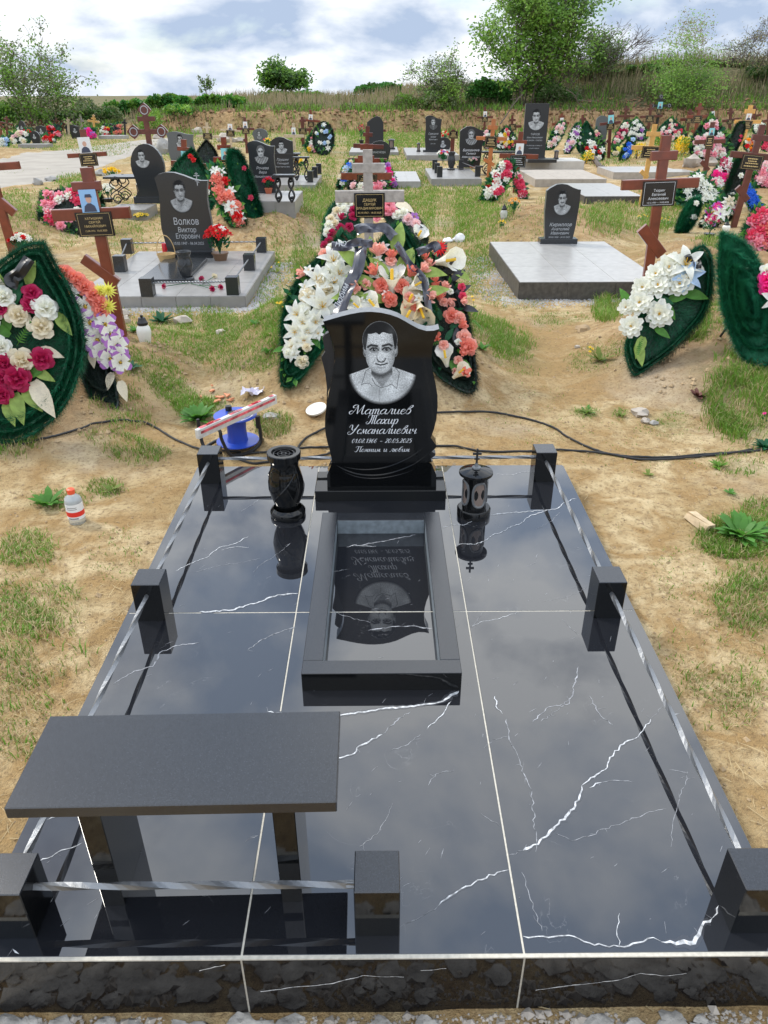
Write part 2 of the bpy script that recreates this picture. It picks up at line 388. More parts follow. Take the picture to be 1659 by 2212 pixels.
# cursive letters drawn with a pen: x-height 1, capitals 1.9
GL = {
'а': (1.08, [[(.85,.82),(.5,1),(.12,.62),(.1,.22),(.33,0),(.68,.3),(.88,.95)], [(.88,.95),(.8,.3),(.9,0),(1.14,.2)]]),
'т': (1.32, [[(-.02,.72),(.13,1),(.2,.8),(.16,0)], [(.17,.5),(.36,.95),(.54,1),(.6,.78),(.56,0)], [(.57,.5),(.78,.95),(.97,1),(1.02,.75),(.97,.2),(1.08,0),(1.3,.2)]]),
'л': (1.02, [[(-.02,.12),(.1,0),(.28,.35),(.48,.97),(.74,1),(.72,.25),(.83,0),(1.08,.2)]]),
'и': (1.02, [[(-.02,.75),(.15,1),(.15,.3),(.3,0),(.55,.2),(.73,.98)], [(.73,.98),(.7,.3),(.8,0),(1.06,.2)]]),
'е': (.80, [[(.12,.42),(.5,.58),(.68,.8),(.48,1),(.2,.8),(.1,.38),(.25,.03),(.5,0),(.84,.28)]]),
'в': (.88, [[(.1,.2),(.2,.9),(.5,1.55),(.8,1.75),(.85,1.5),(.55,1.15),(.3,.98),(.68,.88),(.76,.45),(.5,.03),(.18,.08),(.1,.35)]]),
'х': (.90, [[(-.02,.8),(.16,1),(.35,.6),(.52,.06),(.68,.02),(.84,.22)], [(.8,.95),(.6,.9),(.3,.35),(.06,.02)]]),
'р': (.94, [[(-.02,.72),(.16,1),(.17,.3),(.08,-.8)], [(.16,.5),(.4,.93),(.66,.95),(.76,.55),(.6,.06),(.32,.02),(.18,.2)]]),
'с': (.76, [[(.66,.78),(.45,1),(.16,.75),(.1,.3),(.3,0),(.78,.26)]]),
'м': (1.14, [[(-.02,.1),(.08,0),(.2,.5),(.28,1)], [(.28,1),(.38,.5),(.46,.08)], [(.46,.08),(.62,.6),(.82,1)], [(.82,1),(.82,.25),(.92,0),(1.16,.2)]]),
'н': (.98, [[(-.02,.72),(.14,1),(.14,0)], [(.14,.5),(.4,.6),(.66,.52)], [(.68,1),(.66,.2),(.76,0),(1.0,.2)]]),
'ч': (.98, [[(-.02,.75),(.14,1),(.14,.66),(.34,.5),(.66,.66)], [(.7,1),(.66,.2),(.76,0),(1.02,.2)]]),
'о': (.86, [[(.45,1),(.15,.75),(.1,.3),(.35,0),(.65,.25),(.7,.75),(.45,1)]]),
'ю': (1.2, [[(-.02,.72),(.12,1),(.12,0)], [(.12,.5),(.42,.55)], [(.75,1),(.48,.75),(.43,.3),(.65,0),(.93,.25),(.98,.75),(.75,1)]]),
'б': (.86, [[(.85,1.7),(.45,1.5),(.14,.95),(.1,.35),(.3,0),(.6,.2),(.67,.7),(.42,.97),(.15,.62)]]),
'М': (1.95, [[(.15,.55),(-.1,.7),(-.42,.42),(-.3,.05),(.05,.15),(.4,1.0),(.62,1.85)], [(.62,1.85),(.74,1.0),(.84,.08)], [(.84,.08),(1.2,1.0),(1.55,1.88)], [(1.55,1.88),(1.5,1.0),(1.52,.3),(1.66,0),(1.95,.22)], [(.62,1.85),(.25,1.9),(-.05,1.62),(.0,1.3),(.25,1.4)]]),
'Т': (1.65, [[(-.1,1.3),(-.05,1.75),(.35,1.9),(.9,1.74),(1.75,1.95)], [(.55,1.8),(.52,.7),(.3,.1),(-.05,0),(-.2,.3),(.05,.5)], [(.92,1.74),(.9,.9),(.86,0)], [(1.3,1.82),(1.28,.9),(1.28,.3),(1.38,0),(1.66,.22)]]),
'У': (1.42, [[(-.15,1.25),(-.1,1.75),(.2,1.9),(.32,1.5),(.35,1.0),(.6,.75),(.95,1.15)], [(1.3,1.95),(1.02,1.1),(.72,.3),(.3,-.12),(-.15,-.02),(-.18,.35),(.15,.42)]]),
'П': (1.55, [[(-.1,1.3),(-.05,1.75),(.35,1.9),(.9,1.74),(1.65,1.95)], [(.55,1.8),(.52,.7),(.3,.1),(-.05,0),(-.2,.3)], [(1.2,1.8),(1.18,.9),(1.18,.3),(1.28,0),(1.55,.22)]]),
'0': (1.0, [[(.5,1.5),(.15,1.1),(.1,.4),(.38,0),(.75,.4),(.8,1.1),(.5,1.5)]]),
'1': (.72, [[(.1,1.1),(.45,1.5)], [(.45,1.5),(.4,0)]]),
'2': (1.0, [[(.15,1.2),(.35,1.5),(.7,1.4),(.7,1.0),(.35,.4),(.05,0)], [(.05,.04),(.4,.1),(.85,.04)]]),
'3': (.95, [[(.15,1.3),(.45,1.5),(.7,1.2),(.35,.82)], [(.35,.82),(.7,.6),(.6,.1),(.3,0),(.08,.2)]]),
'5': (.95, [[(.8,1.5),(.3,1.48)], [(.3,1.48),(.2,.85)], [(.2,.85),(.55,.95),(.75,.6),(.5,.05),(.2,0),(.05,.2)]]),
'6': (.98, [[(.75,1.45),(.35,1.2),(.12,.5),(.3,0),(.65,.15),(.72,.6),(.45,.85),(.16,.5)]]),
'8': (1.0, [[(.45,.8),(.2,1.1),(.4,1.5),(.75,1.3),(.6,.95),(.2,.55),(.15,.15),(.45,0),(.75,.25),(.7,.6),(.45,.8)]]),
'9': (.98, [[(.72,1.2),(.45,.7),(.18,.9),(.25,1.4),(.55,1.5),(.75,1.15),(.6,.3),(.2,0)]]),
'.': (.42, [[(.12,.02),(.2,.1)]]), '-': (1.2, [[(.25,.55),(.95,.55)]]), ' ': (.75, [])}
def cursive(text, x0, x1, zb, y, h, wt=0.16, shear=0.32):
    """pen-drawn line of text between x0 and x1 with base line zb; h is the x-height in metres"""
    tot = sum(GL[c][0] for c in text); sx = (x1-x0)/(tot*h)
    mb = MB(); cx = x0; nrm = Vector((0,-1,0))
    for c in text:
        adv, strokes = GL[c]
        for st in strokes:
            P = spline([(p[0], p[1], 0) for p in st], 6)
            Q = [Vector((cx + (p.x*sx + p.y*shear)*h, y, zb + p.y*h)) for p in P]
            W = []
            for j in range(len(P)):
                d = P[min(j+1,len(P)-1)] - P[max(j-1,0)]
                dn = max(0.0, -d.y/(d.length+1e-9)) if d.length > 0 else 0
                w = h*(wt*0.42 + wt*0.75*dn)
                if c == '.': w = h*0.22
                if c == '-': w = h*0.13
                W.append(w)
            mb.ribbon(Q, W, nrm, off=random.uniform(0, 0.0003))
        cx += adv*h*sx
    return mb
# ---------------------------------------------------------------- engraved portrait (tones on a fine grid)
def seg(X, Y, pts, w, soft=1.0):
    """mask of a polyline"""
    best = np.full(X.shape, 1e9)
    for (a, b) in zip(pts[:-1], pts[1:]):
        ax, ay = a; bx, by = b; dx, dy = bx-ax, by-ay
        t = np.clip(((X-ax)*dx+(Y-ay)*dy)/(dx*dx+dy*dy+1e-9), 0, 1)
        best = np.minimum(best, np.hypot(X-ax-t*dx, Y-ay-t*dy))
    return np.clip((w*.6+soft*2-best)/(soft*2+1e-9), 0, 1)
def face_tone(X, Y, var='man', seed=0):
    rng = np.random.RandomState(seed)
    V = np.zeros(X.shape); f_ = 1.0
    hsh = 0.0
    if seed: f_ = 0.90+0.035*(seed % 7); hsh = ((seed*7) % 5-2)*14.0; X = (X-743)/f_+743
    def paint(mask, val):
        nonlocal V
        mask = np.clip(mask, 0, 1); V = V*(1-mask) + val*mask
    r = np.hypot((X-765)/342, (Y-735)/335)
    sh = 682 + np.maximum(0, np.abs(X-755)-100)*0.36
    body = np.clip((1.0-r)*9, 0, 1)*(Y > sh)
    if var in ('officer', 'suit'): paint(body, 0.25)
    elif var == 'woman': paint(body, 0.5 + 0.15*np.sin(X*0.05+Y*0.03))
    else: paint(body, 0.70 + 0.06*np.sin(X*0.02)*np.cos(Y*0.017))
    nk = (Y > 620) & (Y < 895) & (np.abs(X-758) < np.where(Y < 760, 105, np.maximum(5, 105-(Y-760)*0.78)))
    paint(nk*1.0, 0.46)
    paint(nk*np.clip(1-np.abs(Y-745-30*np.cos((X-745)*0.02))/45, 0, 1), 0.16)
    for p in ([(655,690),(600,725),(552,868),(580,850),(632,848),(662,880)], [(880,680),(932,742),(906,905),(855,858),(812,880),(742,895),(690,862),(660,800)]):
        paint(seg(X, Y, p, 2.5), 0.12)
    paint(seg(X, Y, [(736,900),(728,980),(732,1062)], 1.5), 0.3)
    if var in ('suit', 'officer'):
        paint(seg(X, Y, [(745,880),(750,1050)], 22, 3), 0.45)
    for cx in (597, 892):
        e = np.hypot((X-cx)/24, (Y-525)/62); paint((e < 1)*1.0, 0.55); paint((np.abs(e-0.75) < .16)*1.0, 0.25)
    rx = np.where(Y < 575, 143, 143*np.sqrt(np.clip(1-(np.abs(Y-575)/178)**2.1, 0, 1)))
    ed = (rx-np.abs(X-743)); fm = (ed > 0) & (Y > 330) & (Y < 752)
    paint(fm*1.0, 0.74)
    paint(fm*np.clip(1-ed/46, 0, 1)*0.55, 0.35)
    paint(fm*np.clip((X-800)/70, 0, 1)*0.45, 0.38)
    paint(fm*np.exp(-((Y-505)/26.)**2)*(np.abs(np.abs(X-745)-65) < 60)*0.35, 0.3)
    paint(fm*np.clip((Y-690)/60, 0, 1)*0.35, 0.35)
    # hair
    if var == 'woman':
        hm = (np.hypot((X-743)/200, (Y-430)/205) < 1) & ~((np.hypot((X-743)/140, (Y-540)/190) < 1))
        paint(hm*1.0, 0.28 + 0.2*np.sin(X*0.12+Y*0.05))
    else:
        hl = 358 + hsh + 26*np.exp(-((X-735)/22.)**2) - 10*np.cos((X-743)*0.03) + np.maximum(0, np.abs(X-743)-118)*6.5
        hm = (np.hypot((X-740)/172, (Y-430)/182) < 1) & (Y < hl) & (Y < 520)
        paint(hm*1.0, 0.035)
        paint(hm*np.exp(-((X-850)/45.)**2-((Y-350)/50.)**2)*.8, 0.16); paint(hm*np.exp(-((X-600)/22.)**2-((Y-430)/60.)**2)*.8, 0.15)
        rim = np.abs(np.hypot((X-740)/172, (Y-430)/182)-0.985) < 0.014
        paint((rim & (Y < 500))*1.0, 0.3)
    for p in ([(622,492),(652,474),(712,484)], [(768,482),(828,466),(856,482)]): paint(seg(X, Y, p, 15, 1.5), 0.10)
    for cx, cy in ((683, 519), (806, 517)):
        e = np.hypot((X-cx)/42, (Y-cy)/19); paint(np.clip((1.45-e)*2, 0, 1)*0.75, 0.26); paint((e < .80)*1.0, 0.44)
        paint((np.hypot(X-cx, Y-cy) < 14)*1.0, 0.02); paint((np.hypot(X-cx-5, Y-cy+5) < 4)*1.0, 0.8)
        paint(seg(X, Y, [(cx-42, cy+2), (cx-20, cy-17), (cx+20, cy-17), (cx+42, cy+2)], 9, 1), 0.05)
        paint(seg(X, Y, [(cx-30, cy+24), (cx, cy+30), (cx+30, cy+24)], 1.5, 2), 0.42)
    paint(seg(X, Y, [(722,490),(716,560),(706,595)], 3, 4)*0.6, 0.40)
    paint(seg(X, Y, [(710,606),(720,628),(742,640),(768,640),(784,626),(794,604)], 6, 1.6), 0.16)
    for nx__ in (728, 772): paint((np.hypot((X-nx__)/11, (Y-632)/6) < 1)*1.0, 0.10)
    paint(seg(X, Y, [(698,655),(742,668),(775,664),(812,652)], 8, 1.2), 0.06)
    paint(seg(X, Y, [(722,690),(758,698),(792,688)], 5, 4)*0.6, 0.4)
    paint(seg(X, Y, [(690,612),(668,655)], 2, 2)*0.7, 0.35); paint(seg(X, Y, [(822,612),(845,660)], 2, 2)*0.7, 0.35)
    if var in ('moustache', 'suit2'): paint(seg(X, Y, [(690,652),(742,640),(770,640),(822,654)], 12, 2), 0.06)
    if var == 'officer':
        cap = (np.hypot((X-743)/215, (Y-330)/105) < 1) & (Y < 400); paint(cap*1.0, 0.2); paint((cap & (Y > 352))*1.0, 0.04)
    return np.clip(V, 0, 1)
def portrait_mat():
    m = bpy.data.materials.new('stippled_engraved_portrait'); m.use_nodes = True; nt = m.node_tree; b = nt.nodes['Principled BSDF']
    at = nt.nodes.new('ShaderNodeAttribute'); at.attribute_name = 'tone'
    tc = nt.nodes.new('ShaderNodeTexCoord'); n = nt.nodes.new('ShaderNodeTexNoise'); n.inputs['Scale'].default_value = 420; n.inputs['Detail'].default_value = 2
    nt.links.new(tc.outputs['Object'], n.inputs['Vector'])
    mr = nt.nodes.new('ShaderNodeMapRange'); mr.inputs[1].default_value = 0.3; mr.inputs[2].default_value = 0.7; mr.inputs[3].default_value = 0.62; mr.inputs[4].default_value = 1.3
    nt.links.new(n.outputs['Fac'], mr.inputs[0])
    mu = nt.nodes.new('ShaderNodeMath'); mu.operation = 'MULTIPLY'; nt.links.new(at.outputs['Fac'], mu.inputs[0]); nt.links.new(mr.outputs[0], mu.inputs[1])
    p = nt.nodes.new('ShaderNodeMath'); p.operation = 'POWER'; p.inputs[1].default_value = 1.45; nt.links.new(mu.outputs[0], p.inputs[0])
    mx = nt.nodes.new('ShaderNodeMixRGB'); mx.inputs[1].default_value = (0.008, 0.0085, 0.0095, 1); mx.inputs[2].default_value = (0.95, 0.99, 1.0, 1)
    nt.links.new(p.outputs[0], mx.inputs[0]); nt.links.new(mx.outputs[0], b.inputs['Base Color']); b.inputs['Roughness'].default_value = 0.55; b.inputs['Specular IOR Level'].default_value = 0.2
    return m
M_PORT = portrait_mat()
def portrait(parent, x0, x1, z0, z1, y, nx, var='man', seed=0, gain=1.0, box=(405, 1125, 235, 1085)):
    nz = int(nx*(z1-z0)/(x1-x0))
    gx, gy = np.meshgrid(np.linspace(box[0], box[1], nx), np.linspace(box[2], box[3], nz))
    T = face_tone(gx, gy, var, seed)*gain
    rs = np.random.RandomState(seed+3); T = T*np.where(T > .03, .80+.36*rs.rand(*T.shape), 1)
    T = T*(1+.10*np.sin(gx*.021+gy*.013)*np.cos(gy*.017))
    keep = T > 0.015
    V = []; idx = {}; Fc = []; tone = []
    xs = np.linspace(x0, x1, nx); zs = np.linspace(z1, z0, nz)
    def vi(i, j):
        k = (i, j)
        if k not in idx: idx[k] = len(V); V.append((xs[j], y, zs[i])); tone.append(float(T[i, j]))
        return idx[k]
    for i in range(nz-1):
        for j in range(nx-1):
            if keep[i:i+2, j:j+2].any(): Fc.append((vi(i, j), vi(i+1, j), vi(i+1, j+1), vi(i, j+1)))
    me = bpy.data.meshes.new('portrait'); me.from_pydata(V, [], Fc); me.materials.append(M_PORT)
    a = me.attributes.new('tone', 'FLOAT', 'POINT'); a.data.foreach_set('value', np.array(tone, dtype=np.float32)); me.update()
    return link('portrait', me, parent)
# ================================================================ ground features used by the ray casts
mound(-0.12, 5.45, 0.95, 1.35, 0.34)        # central grave mound
mound(-2.0, 4.75, 0.75, 1.05, 0.20)
mound(2.55, 5.15, 0.95, 1.15, 0.26)
mound(3.9, 7.4, 1.1, 2.0, 0.28)
mound(-1.55, 10.6, 0.8, 1.0, 0.34)
mound(2.35, 10.9, 0.9, 1.5, 0.24)
mound(-4.9, 11.5, 0.9, 1.6, 0.2)
mound(3.2, 3.6, 0.9, 0.6, 0.12)
mound(6.8, 14.0, 1.5, 2.0, 0.25)
mound(8.8, 19.0, 2.5, 2.0, 0.25)
mound(-17.0, 25.0, 6.0, 3.0, 0.35)
# ================================================================ the black tiled grave slab
HW = 0.888; YF = 0.931; YG = 2.139; YB = 3.317; GX = 0.30
slab = thing('grave_slab', 'polished black tiled grave slab with white marble veins, filling the foreground', 'grave slab', (0, YF, 0))
def loc(o): return Vector(o.location)
def rel(mb, o):
    L = loc(o)
    mb.v = [Vector(v) - L for v in mb.v]; return mb
gm = MB().box(-HW+0.002, HW-0.002, YF-0.0045, YB-0.002, -0.22, ZS-0.0012)
rel(gm, slab).build('grout_bed', M_GROUT, slab)
g = 0.0022
def jag(P, amp, step):
    out = []
    for a, b in zip(P[:-1], P[1:]):
        a = Vector(a); b = Vector(b); n = max(1, int((b-a).length/step)); d = (b-a)
        nn = Vector((-d.y, d.x, d.z*0)).normalized() if d.length > 0 else Vector((0,0,0))
        if abs(d.y) < 1e-6: nn = Vector((0, 0, 1))
        for k in range(n): out.append(a + d*(k/n) + (nn*U(-amp, amp) if k else Vector((0,0,0))))
    out.append(Vector(P[-1])); return out
rows = [(YF, YG), (YG, YB)]; cols = [(-HW, -GX), (-GX, GX), (GX, HW)]
for (a, b) in rows:
    for (c, d) in cols:
        t = MB().box(c + (g if c > -HW else 0), d - (g if d < HW else 0), a + (0.004 if a == YF else g), b - (g if b < YB else 0), ZS-0.008, ZS, bev=0.0007)
        rel(t, slab).build('tile', M_TILE, slab)
for (c, d) in cols:
    t = MB().box(c + (g if c > -HW else 0), d - (g if d < HW else 0), YF-0.006, YF+0.003, -0.21, ZS-0.005, bev=0.0)
    rel(t, slab).build('tile', M_TILEF, slab)
t = MB().box(-HW-0.006, -HW+0.002, YF, YB, -0.2, ZS-0.001); rel(t, slab).build('tile', M_TILE, slab)
t = MB().box(HW-0.002, HW+0.006, YF, YB, -0.2, ZS-0.001); rel(t, slab).build('tile', M_TILE, slab)
t = MB().box(-HW, HW, YB-0.002, YB+0.006, -0.2, ZS-0.001); rel(t, slab).build('tile', M_TILE, slab)
VN = [
('J', 11, [(450,700),(560,685),(700,675),(880,660),(960,650),(1010,605),(1060,590),(1075,575),(1110,575)]),
('J', 8, [(175,938),(230,920),(320,925),(400,900),(470,850),(560,820),(580,800),(680,765),(760,700),(840,680),(900,660)]),
('J', 6, [(80,800),(140,775),(250,775),(320,738)]), ('J', 3, [(800,810),(870,775),(930,740),(980,680)]),
('J', 5, [(300,1560),(390,1515),(480,1500),(560,1480),(670,1445)]), ('J', 5, [(490,385),(620,390),(680,370),(760,370)]),
('J', 2, [(850,1365),(950,1345),(1060,1320),(1130,1290),(1190,1255)]), ('J', 3, [(300,1560),(350,1500),(390,1450)]),
('J', 3, [(1000,1500),(1080,1580),(1130,1620)]), ('J', 3, [(720,1100),(800,1060),(810,1000)]),
('I', 9, [(0,1550),(60,1520),(120,1490),(200,1455),(270,1430),(310,1390),(360,1355),(450,1335),(520,1310),(560,1280),(600,1265)]),
('I', 7, [(375,1378),(440,1360),(520,1350),(600,1358)]), ('I', 4, [(540,1060),(620,1005),(690,955)]),
('I', 4, [(640,1560),(700,1500),(800,1440),(880,1380),(950,1320)]), ('I', 3, [(150,1560),(350,1510),(540,1480),(700,1445)]),
('I', 7, [(1410,1355),(1480,1335),(1600,1345),(1659,1350)]), ('I', 5, [(1300,1560),(1400,1540)]),
('L', 13, [(-300,62),(-180,80),(0,72),(150,50),(300,35),(370,25),(410,5),(450,-20)]),
('L', 10, [(-60,250),(0,238),(40,225),(60,195),(150,150)]), ('L', 4, [(150,150),(210,95),(260,60)]),
('L', 6, [(325,130),(370,85),(400,50),(420,20)]), ('L', 3, [(180,215),(240,195),(300,150)]),
('L', 3, [(640,625),(700,605)]), ('L', 12, [(700,605),(760,580),(800,540),(840,500),(905,430),(925,380),(930,350)]),
('L', 6, [(930,350),(965,320),(1030,280),(1040,240),(1100,180),(1150,160),(1200,90)]), ('L', 2, [(1200,90),(1260,30)]),
('L', 9, [(960,360),(985,342),(1010,338)]), ('L', 4, [(1010,338),(1060,330),(1130,338)]),
('L', 5, [(590,0),(600,50),(620,70)]), ('L', 4, [(635,90),(645,160),(690,270),(735,380),(745,500),(755,580),(750,610)]),
('L', 3, [(830,540),(890,568),(970,545),(1020,520),(1100,490),(1180,460),(1260,440)]),
('L', 7, [(370,820),(430,775),(510,730),(600,690),(645,680)]), ('L', 2, [(240,890),(300,865),(370,820)]),
('L', 7, [(700,940),(800,945),(860,938),(920,950),(980,975),(1075,980),(1150,965),(1210,945),(1240,960)]),
('L', 16, [(1240,962),(1370,965),(1400,900),(1440,870)]), ('L', 9, [(1440,870),(1460,850),(1465,820)]),
('L', 5, [(1075,980),(1070,900),(1078,850)]), ('L', 4, [(695,690),(720,760),(750,850),(775,920)]),
('L', 3, [(1280,590),(1290,480),(1320,380),(1345,300),(1270,290)]), ('L', 3, [(770,100),(830,60),(890,5)]),
('L', 4, [(960,0),(1000,70),(1050,115)]), ('L', 3, [(330,350),(360,305),(430,290)]), ('L', 3, [(60,590),(130,540),(190,420)]),
('L', 8, [(1385,258),(1400,255),(1440,260)]), ('L', 5, [(1270,80),(1340,65)]), ('L', 2, [(580,170),(640,158)]), ('L', 2, [(535,460),(610,510)]),
('K', 6, [(150,650),(220,615),(320,575)]), ('K', 5, [(90,515),(130,520)]), ('K', 6, [(185,485),(235,465)]), ('K', 8, [(50,990),(75,1010),(100,1030)]), ('K', 3, [(960,570),(1010,545)]),
('D', 4, [(245,1478),(290,1450),(330,1440),(345,1410),(380,1395),(430,1388)]), ('D', 5, [(430,1322),(500,1318),(560,1300),(600,1285),(645,1282)]),
('D', 3, [(535,1405),(560,1385),(590,1370),(640,1355)]), ('D', 4, [(795,1362),(840,1355),(890,1352),(935,1358)]), ('D', 4, [(775,1178),(850,1165),(900,1155)]),
('D', 2, [(715,1320),(760,1335),(800,1345)]), ('D', 3, [(1150,1560),(1180,1530),(1230,1520),(1250,1440)])]
vm = MB(); up = Vector((0, 0, 1))
for (F, w, P) in VN:
    d0 = {'D': 1.0}.get(F, FR[F][2])
    Q = []
    for p in P:
        q = pt(*fx(F, *p), z=ZS); Q.append(Vector((q.x, q.y, 0)))
    Q = jag(Q, 0.0036, 0.010)
    Q = [q for q in Q if abs(q.x) < HW-0.004 and YF+0.006 < q.y < YB-0.004]
    run = []; W = []
    for q in Q:
        wpx = w*d0*(0.45+0.75*abs(mnoise.noise(q*16)*1.5)+0.25*R()) * depth(q.y, ZS)/FPX
        run.append(Vector((q.x, q.y, ZS+0.0005))); W.append(max(0.0007, wpx*0.78))
    if len(run) > 2: W[0] = W[-1] = 0.0004; vm.ribbon(run, W, up, m=0 if w > 4 else 1)
    if w > 4 and len(run) > 3: vm.ribbon([r-Vector((0,0,.0002)) for r in run[1:-1]], [x_*U(2.0,3.6) for x_ in W[1:-1]], up, m=2)
    # side specks running off the vein
    for q in run:
        if R() < 0.16:
            a = U(0, 6.28); e = q + Vector((math.cos(a), math.sin(a), 0))*U(0.005, 0.025); e.z = q.z
            vm.ribbon([q, (q+e)/2+Vector((U(-.002,.002), U(-.002,.002), 0)), e], [0.0008, 0.0006, 0.0003], up, m=1)
for _ in range(170):       # loose flecks
    x, y = U(-HW+.03, HW-.03), U(YF+.03, YB-.03); a = U(0.2, 1.4); L = U(0.004, 0.03)
    vm.ribbon([(x, y, ZS+.0005), (x+L*math.cos(a)*.5+U(-.001,.001), y+L*math.sin(a)*.5, ZS+.0005), (x+L*math.cos(a), y+L*math.sin(a), ZS+.0005)], [0.0004, U(0.0006, 0.0012), 0.0004], up, m=1)
for (F, w, P) in [('L', 9, [(750,1150),(830,1140),(1000,1120),(1080,1110),(1160,1085),(1260,1095),(1340,1085)]), ('K', 10, [(1020,1158),(1150,1140),(1300,1125),(1420,1095),(1580,1100)]),
                  ('L', 5, [(300,1075),(400,1066)]), ('K', 5, [(780,1075),(880,1052)])]:
    Q = []
    for p in P: q = atY(*fx(F, *p), YF-0.0067); Q.append(q)
    Q2 = []
    for a, b in zip(Q[:-1], Q[1:]):
        for k in range(5): q = a+(b-a)*k/5; q.z += U(-.0015, .0015); Q2.append(q)
    Q2.append(Q[-1]); vm.ribbon(Q2, [0.0025*(0.4+R()) for _ in Q2], Vector((0,-1,0)))
rel(vm, slab).build('marble_veining', [M_VEIN, M_VEIN2, M_VEIN3], slab, recalc=False)
# ================================================================ rail round the slab: posts and twisted rods
rail = thing('grave_fence', 'low black granite post fence with twisted steel rods round the polished black slab', 'grave fence', (0, YF, ZS))
PH = 0.15; PW = 0.0485
PP = {'fl': (-0.80, 0.975), 'fm': (-0.012, 0.975), 'fr': (0.805, 0.975), 'ml': (-0.797, 2.095), 'mr': (0.785, 2.095), 'bl': (-0.795, 3.14), 'br': (0.765, 3.14)}
for k, (x, y) in PP.items():
    p = MB().box(x-PW, x+PW, y, y+0.1, ZS+0.0004, ZS+PH, bev=0.002); rel(p, rail)
    p.m = [1 if all(p.v[i].z > PH-0.003 for i in f) else 0 for f in p.f]
    p.build('post', [M_GRAN, M_BENCH], rail)
def rod(a, b, r=0.0086, turns=9, m=M_RAIL, n=None):
    a = Vector(a); b = Vector(b); N = n or int(max(16, turns*30))
    mb = MB(); mb.tube([a+(b-a)*i/N for i in range(N+1)], r, 4, twist=2*math.pi*turns/N)
    return mb
RZ = ZS+0.105
for (a, b, tn) in [('fl','fm',1.1), ('fl','ml',1.5), ('ml','bl',1.5), ('fr','mr',1.5), ('mr','br',1.5), ('bl','br',2.2)]:
    A = PP[a]; B = PP[b]
    if abs(A[1]-B[1]) < 0.01: p, q = (A[0]+PW-.002, A[1]+.05, RZ), (B[0]-PW+.002, B[1]+.05, RZ)
    else: p, q = (A[0], A[1]+.098, RZ), (B[0], B[1]+.002, RZ)
    rel(rod(p, q, turns=tn), rail).build('twisted_rod', M_RAIL, rail)
    L = loc(rail)
    for e, s in ((p, 1), (q, -1)):
        d = (Vector(q)-Vector(p)).normalized()*s
        mb = MB(); mb.tube([Vector(e), Vector(e)+d*0.02], 0.0085, 4, twist=0)
        rel(mb, rail).build('rod_socket', M_RAIL, rail)
# ================================================================ bench
bench = thing('stone_bench', 'low black granite bench with a slab seat standing on the polished slab at front left', 'bench', (-0.427, 1.16, ZS), math.radians(0.9))
MB().box(-0.333, 0.333, -0.128, 0.128, 0.3215, 0.35, bev=0.002).build('seat', M_BENCH, bench)
bench.children[0].data.name = 'seat'
for x in (-0.178, 0.222):
    MB().box(x-0.025, x+0.022, -0.108, 0.055, 0.0004, 0.3205, bev=0.0015).build('leg', M_GRAN, bench)
# ================================================================ headstone
hs = thing('headstone', 'black wavy-topped headstone with large engraved portrait and white cursive lettering on the polished slab', 'headstone', (0, 3.0, ZS))
MB().box(-0.293, 0.291, -0.04, 0.16, 0.0004, 0.05, bev=0.002).build('plinth', M_GRAN, hs)
YS = 2.985
def sp(x, y): q = atY(*fx('S', x, y), YS); return (q.x, q.z)
Lft = [(188,252),(212,300),(240,350),(268,410),(292,490),(303,560),(304,640),(292,740),(270,850),(245,955),(222,1080),(209,1190),(206,1290),(214,1370),(235,1460),(258,1540),(270,1600),(276,1645)]
Rgt = [(1262,1640),(1236,1560),(1300,1500),(1308,1478),(1252,1400),(1285,1310),(1308,1210),(1320,1090),(1318,980),(1302,880),(1278,790),(1263,700),(1260,600),(1268,510),(1290,430),(1336,325)]
Top = [(1336,325),(1280,342),(1210,345),(1130,322),(1060,285),(1000,250),(930,212),(850,184),(760,164),(660,155),(560,160),(460,178),(360,202),(270,228),(188,252)]
out = [sp(*p) for p in Lft[::-1][0:0]]
outline = [sp(*p) for p in Lft] + [sp(*p) for p in Rgt] + [sp(*p) for p in Top[1:-1]]
rel(MB().prism(outline, YS, YS+0.075, 0, 1), hs)
b_ = MB().prism(outline, YS, YS+0.075, 0, 0)
nL, nR = len(Lft), len(Rgt)
nb = len(outline)
for k in range(2+nL+nR-1, 2+nb): b_.m[k] = 1
rel(b_, hs).build('carved_slab', [M_GRAN, M_EDGE], hs, recalc=False)
base = [sp(232,1922), sp(228,1765), sp(252,1705), sp(276,1640), sp(1240,1640), sp(1262,1660), sp(1306,1760), sp(1304,1922)]
for q in (0, 7): base[q] = (base[q][0], ZS+0.0504)
rel(MB().prism(base, YS-0.004, YS+0.085), hs).build('foot_block', M_GRAN, hs)
# stepped side wings seen on the left, and on the right near the foot
for P, y0, y1 in (([(178,432),(205,395),(240,376),(272,470),(300,600),(290,760),(250,930),(220,1000),(228,800),(215,620)], 0.022, 0.06),
              ([(165,637),(195,592),(228,558),(250,680),(240,900),(225,1050),(214,1150),(222,960),(205,800)], 0.040, 0.075),
              ([(1230,1648),(1300,1592),(1302,1575),(1240,1545),(1200,1580)], 0.02, 0.06)):
    o = [sp(*p) for p in P]; rel(MB().prism(o, YS+y0, YS+y1, 0, 0), hs).build('side_wing', M_GRAN2, hs, recalc=True)
